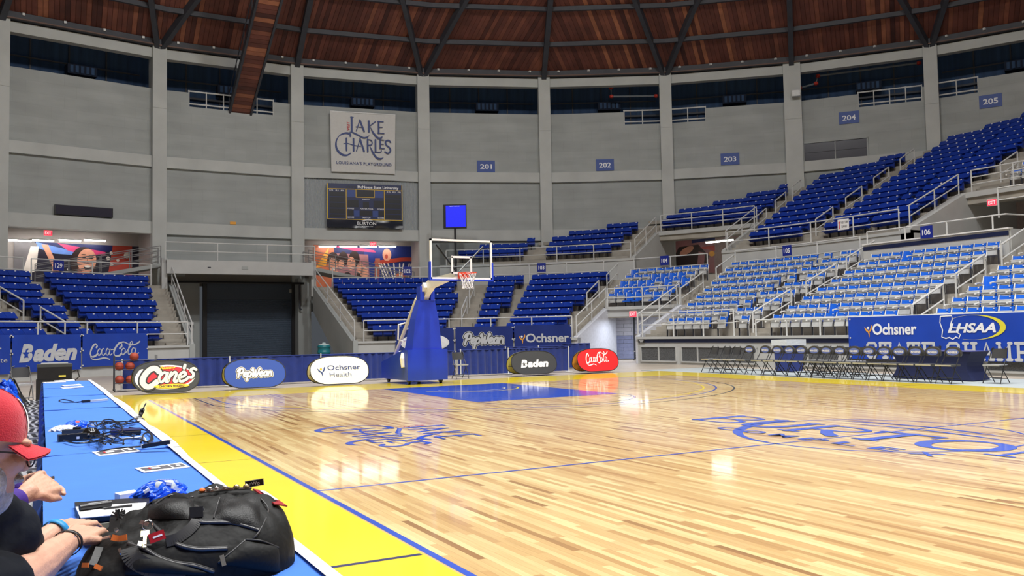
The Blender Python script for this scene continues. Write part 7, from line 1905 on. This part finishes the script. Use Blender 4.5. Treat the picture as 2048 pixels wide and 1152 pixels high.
# ---- second person: purple sleeves, holding a phone
P2 = Vector((-2.86, -5.08, 0)); WOM = thing('person', 'person in purple sleeves holding a phone, mostly outside the picture', 'person', loc=P2); Lw = lambda p: Vector(p)-P2
PH = wp(110, 958, -4.93); WR2 = wp(58, 985, -5.06); WL2 = wp(66, 962, -4.86); ER2 = Vector((-2.62, -5.28, .84)); EL2 = Vector((-2.66, -4.80, .84)); SR2 = Vector((-2.84, -5.26, 1.06)); SL2 = Vector((-2.86, -4.86, 1.06))
q = MB(); HW = Vector((-2.74, -5.06, 1.33)); f2 = Vector((.92, .05, -.38)).normalized(); s2 = f2.cross(Vector((0, 0, 1))).normalized(); u2 = s2.cross(f2); r2 = Matrix((f2, -s2, u2)).transposed(); hw = lambda a, b, c: Lw(HW)+f2*a-s2*b+u2*c
ell(q, hw(-.01, 0, .03), (.095, .076, .095), r2); ell(q, hw(.02, 0, -.05), (.07, .058, .07), r2); capsule(q, hw(.085, 0, .01), hw(.102, 0, -.022), .009, .012)
for s in (-1, 1): ell(q, hw(-.012, s*.077, -.01), (.02, .009, .03), r2)
chain(q, [Lw((-2.84, -5.06, 1.10)), hw(-.03, 0, -.06)], [.055, .05]); chain(q, [Lw(SR2), Lw(ER2), Lw(WR2)], [.046, .042, .028]); chain(q, [Lw(SL2), Lw(EL2), Lw(WL2)], [.046, .042, .028])
chain(q, [Lw((-2.92, -5.08, .55)), Lw((-2.87, -5.07, 1.08))], [.11, .09])
hand(q, Lw(WR2), Lw(WR2.lerp(PH, .72)), (.25, -.75, .60), (.30, .55, .75, .9), .8, -1, .0092, 1.0, .15)
hand(q, Lw(WL2), Lw(WL2.lerp(PH, .66)), (.1, .70, .62), (.55, .75, .85, .95), .8, 1, .009, .95, .2)
fuse(q, 'body', M_skin, .0045, WOM, 3)
q = MB(); ell(q, hw(-.03, 0, .045), (.098, .086, .10), r2); ell(q, hw(-.07, 0, -.06), (.05, .07, .11), r2); fuse(q, 'hair', mat('dark_hair', (0.03, 0.02, 0.016), .7, bump=.4, bscale=90), .007, WOM, 2)
for s in (-1, 1): q = MB(); ell(q, hw(.076, s*.03, .005), (.012, .012, .012), r2, 10, 8); q.build('eye', mat('eye_white'), WOM, True)
q = MB(); chain(q, [Lw((-2.94, -5.08, .48)), Lw((-2.90, -5.08, .80)), Lw((-2.86, -5.07, 1.06))], [.15, .15, .11]); chain(q, [Lw(SR2), Lw(SL2)], [.08, .08])
chain(q, [Lw(SR2), Lw(ER2), Lw(ER2.lerp(WR2, .86))], [.068, .058, .042]); chain(q, [Lw(SL2), Lw(EL2), Lw(EL2.lerp(WL2, .86))], [.066, .058, .042]); fuse(q, 'sweatshirt', M_purple, .007, WOM, 4)
q = MB()
for s in (-1, 1): chain(q, [Lw((-2.94, -5.08+s*.09, .50)), Lw((-2.52, -5.08+s*.12, .50)), Lw((-2.52, -5.08+s*.12, .08))], [.085, .062, .045])
fuse(q, 'trousers', M_pants, .01, WOM, 3)
for s in (-1, 1): q = MB(); ell(q, Lw((-2.46, -5.08+s*.12, .045)), (.12, .045, .042)); q.build('shoe', M_black, WOM, True)
ph = thing('phone', 'black phone held between two hands above the table', 'phone', frame(PH+Vector((-.050, .0, -.012)), (.2, .97, .05), (.96, -.2, .16))); q = MB(); q.box((0, 0, 0), (.145, .072, .009)); q.build('case', M_black, ph); q = MB(); q.box((0, 0, .005), (.138, .066, .001)); q.build('screen', mat('dark_screen'), ph)
for yy, lb in ((-5.95, 'folding chair under the person in the red cap'), (-5.08, 'folding chair under the person in purple')): chair('mesh', (-2.90, yy, 0), R(90), lb)
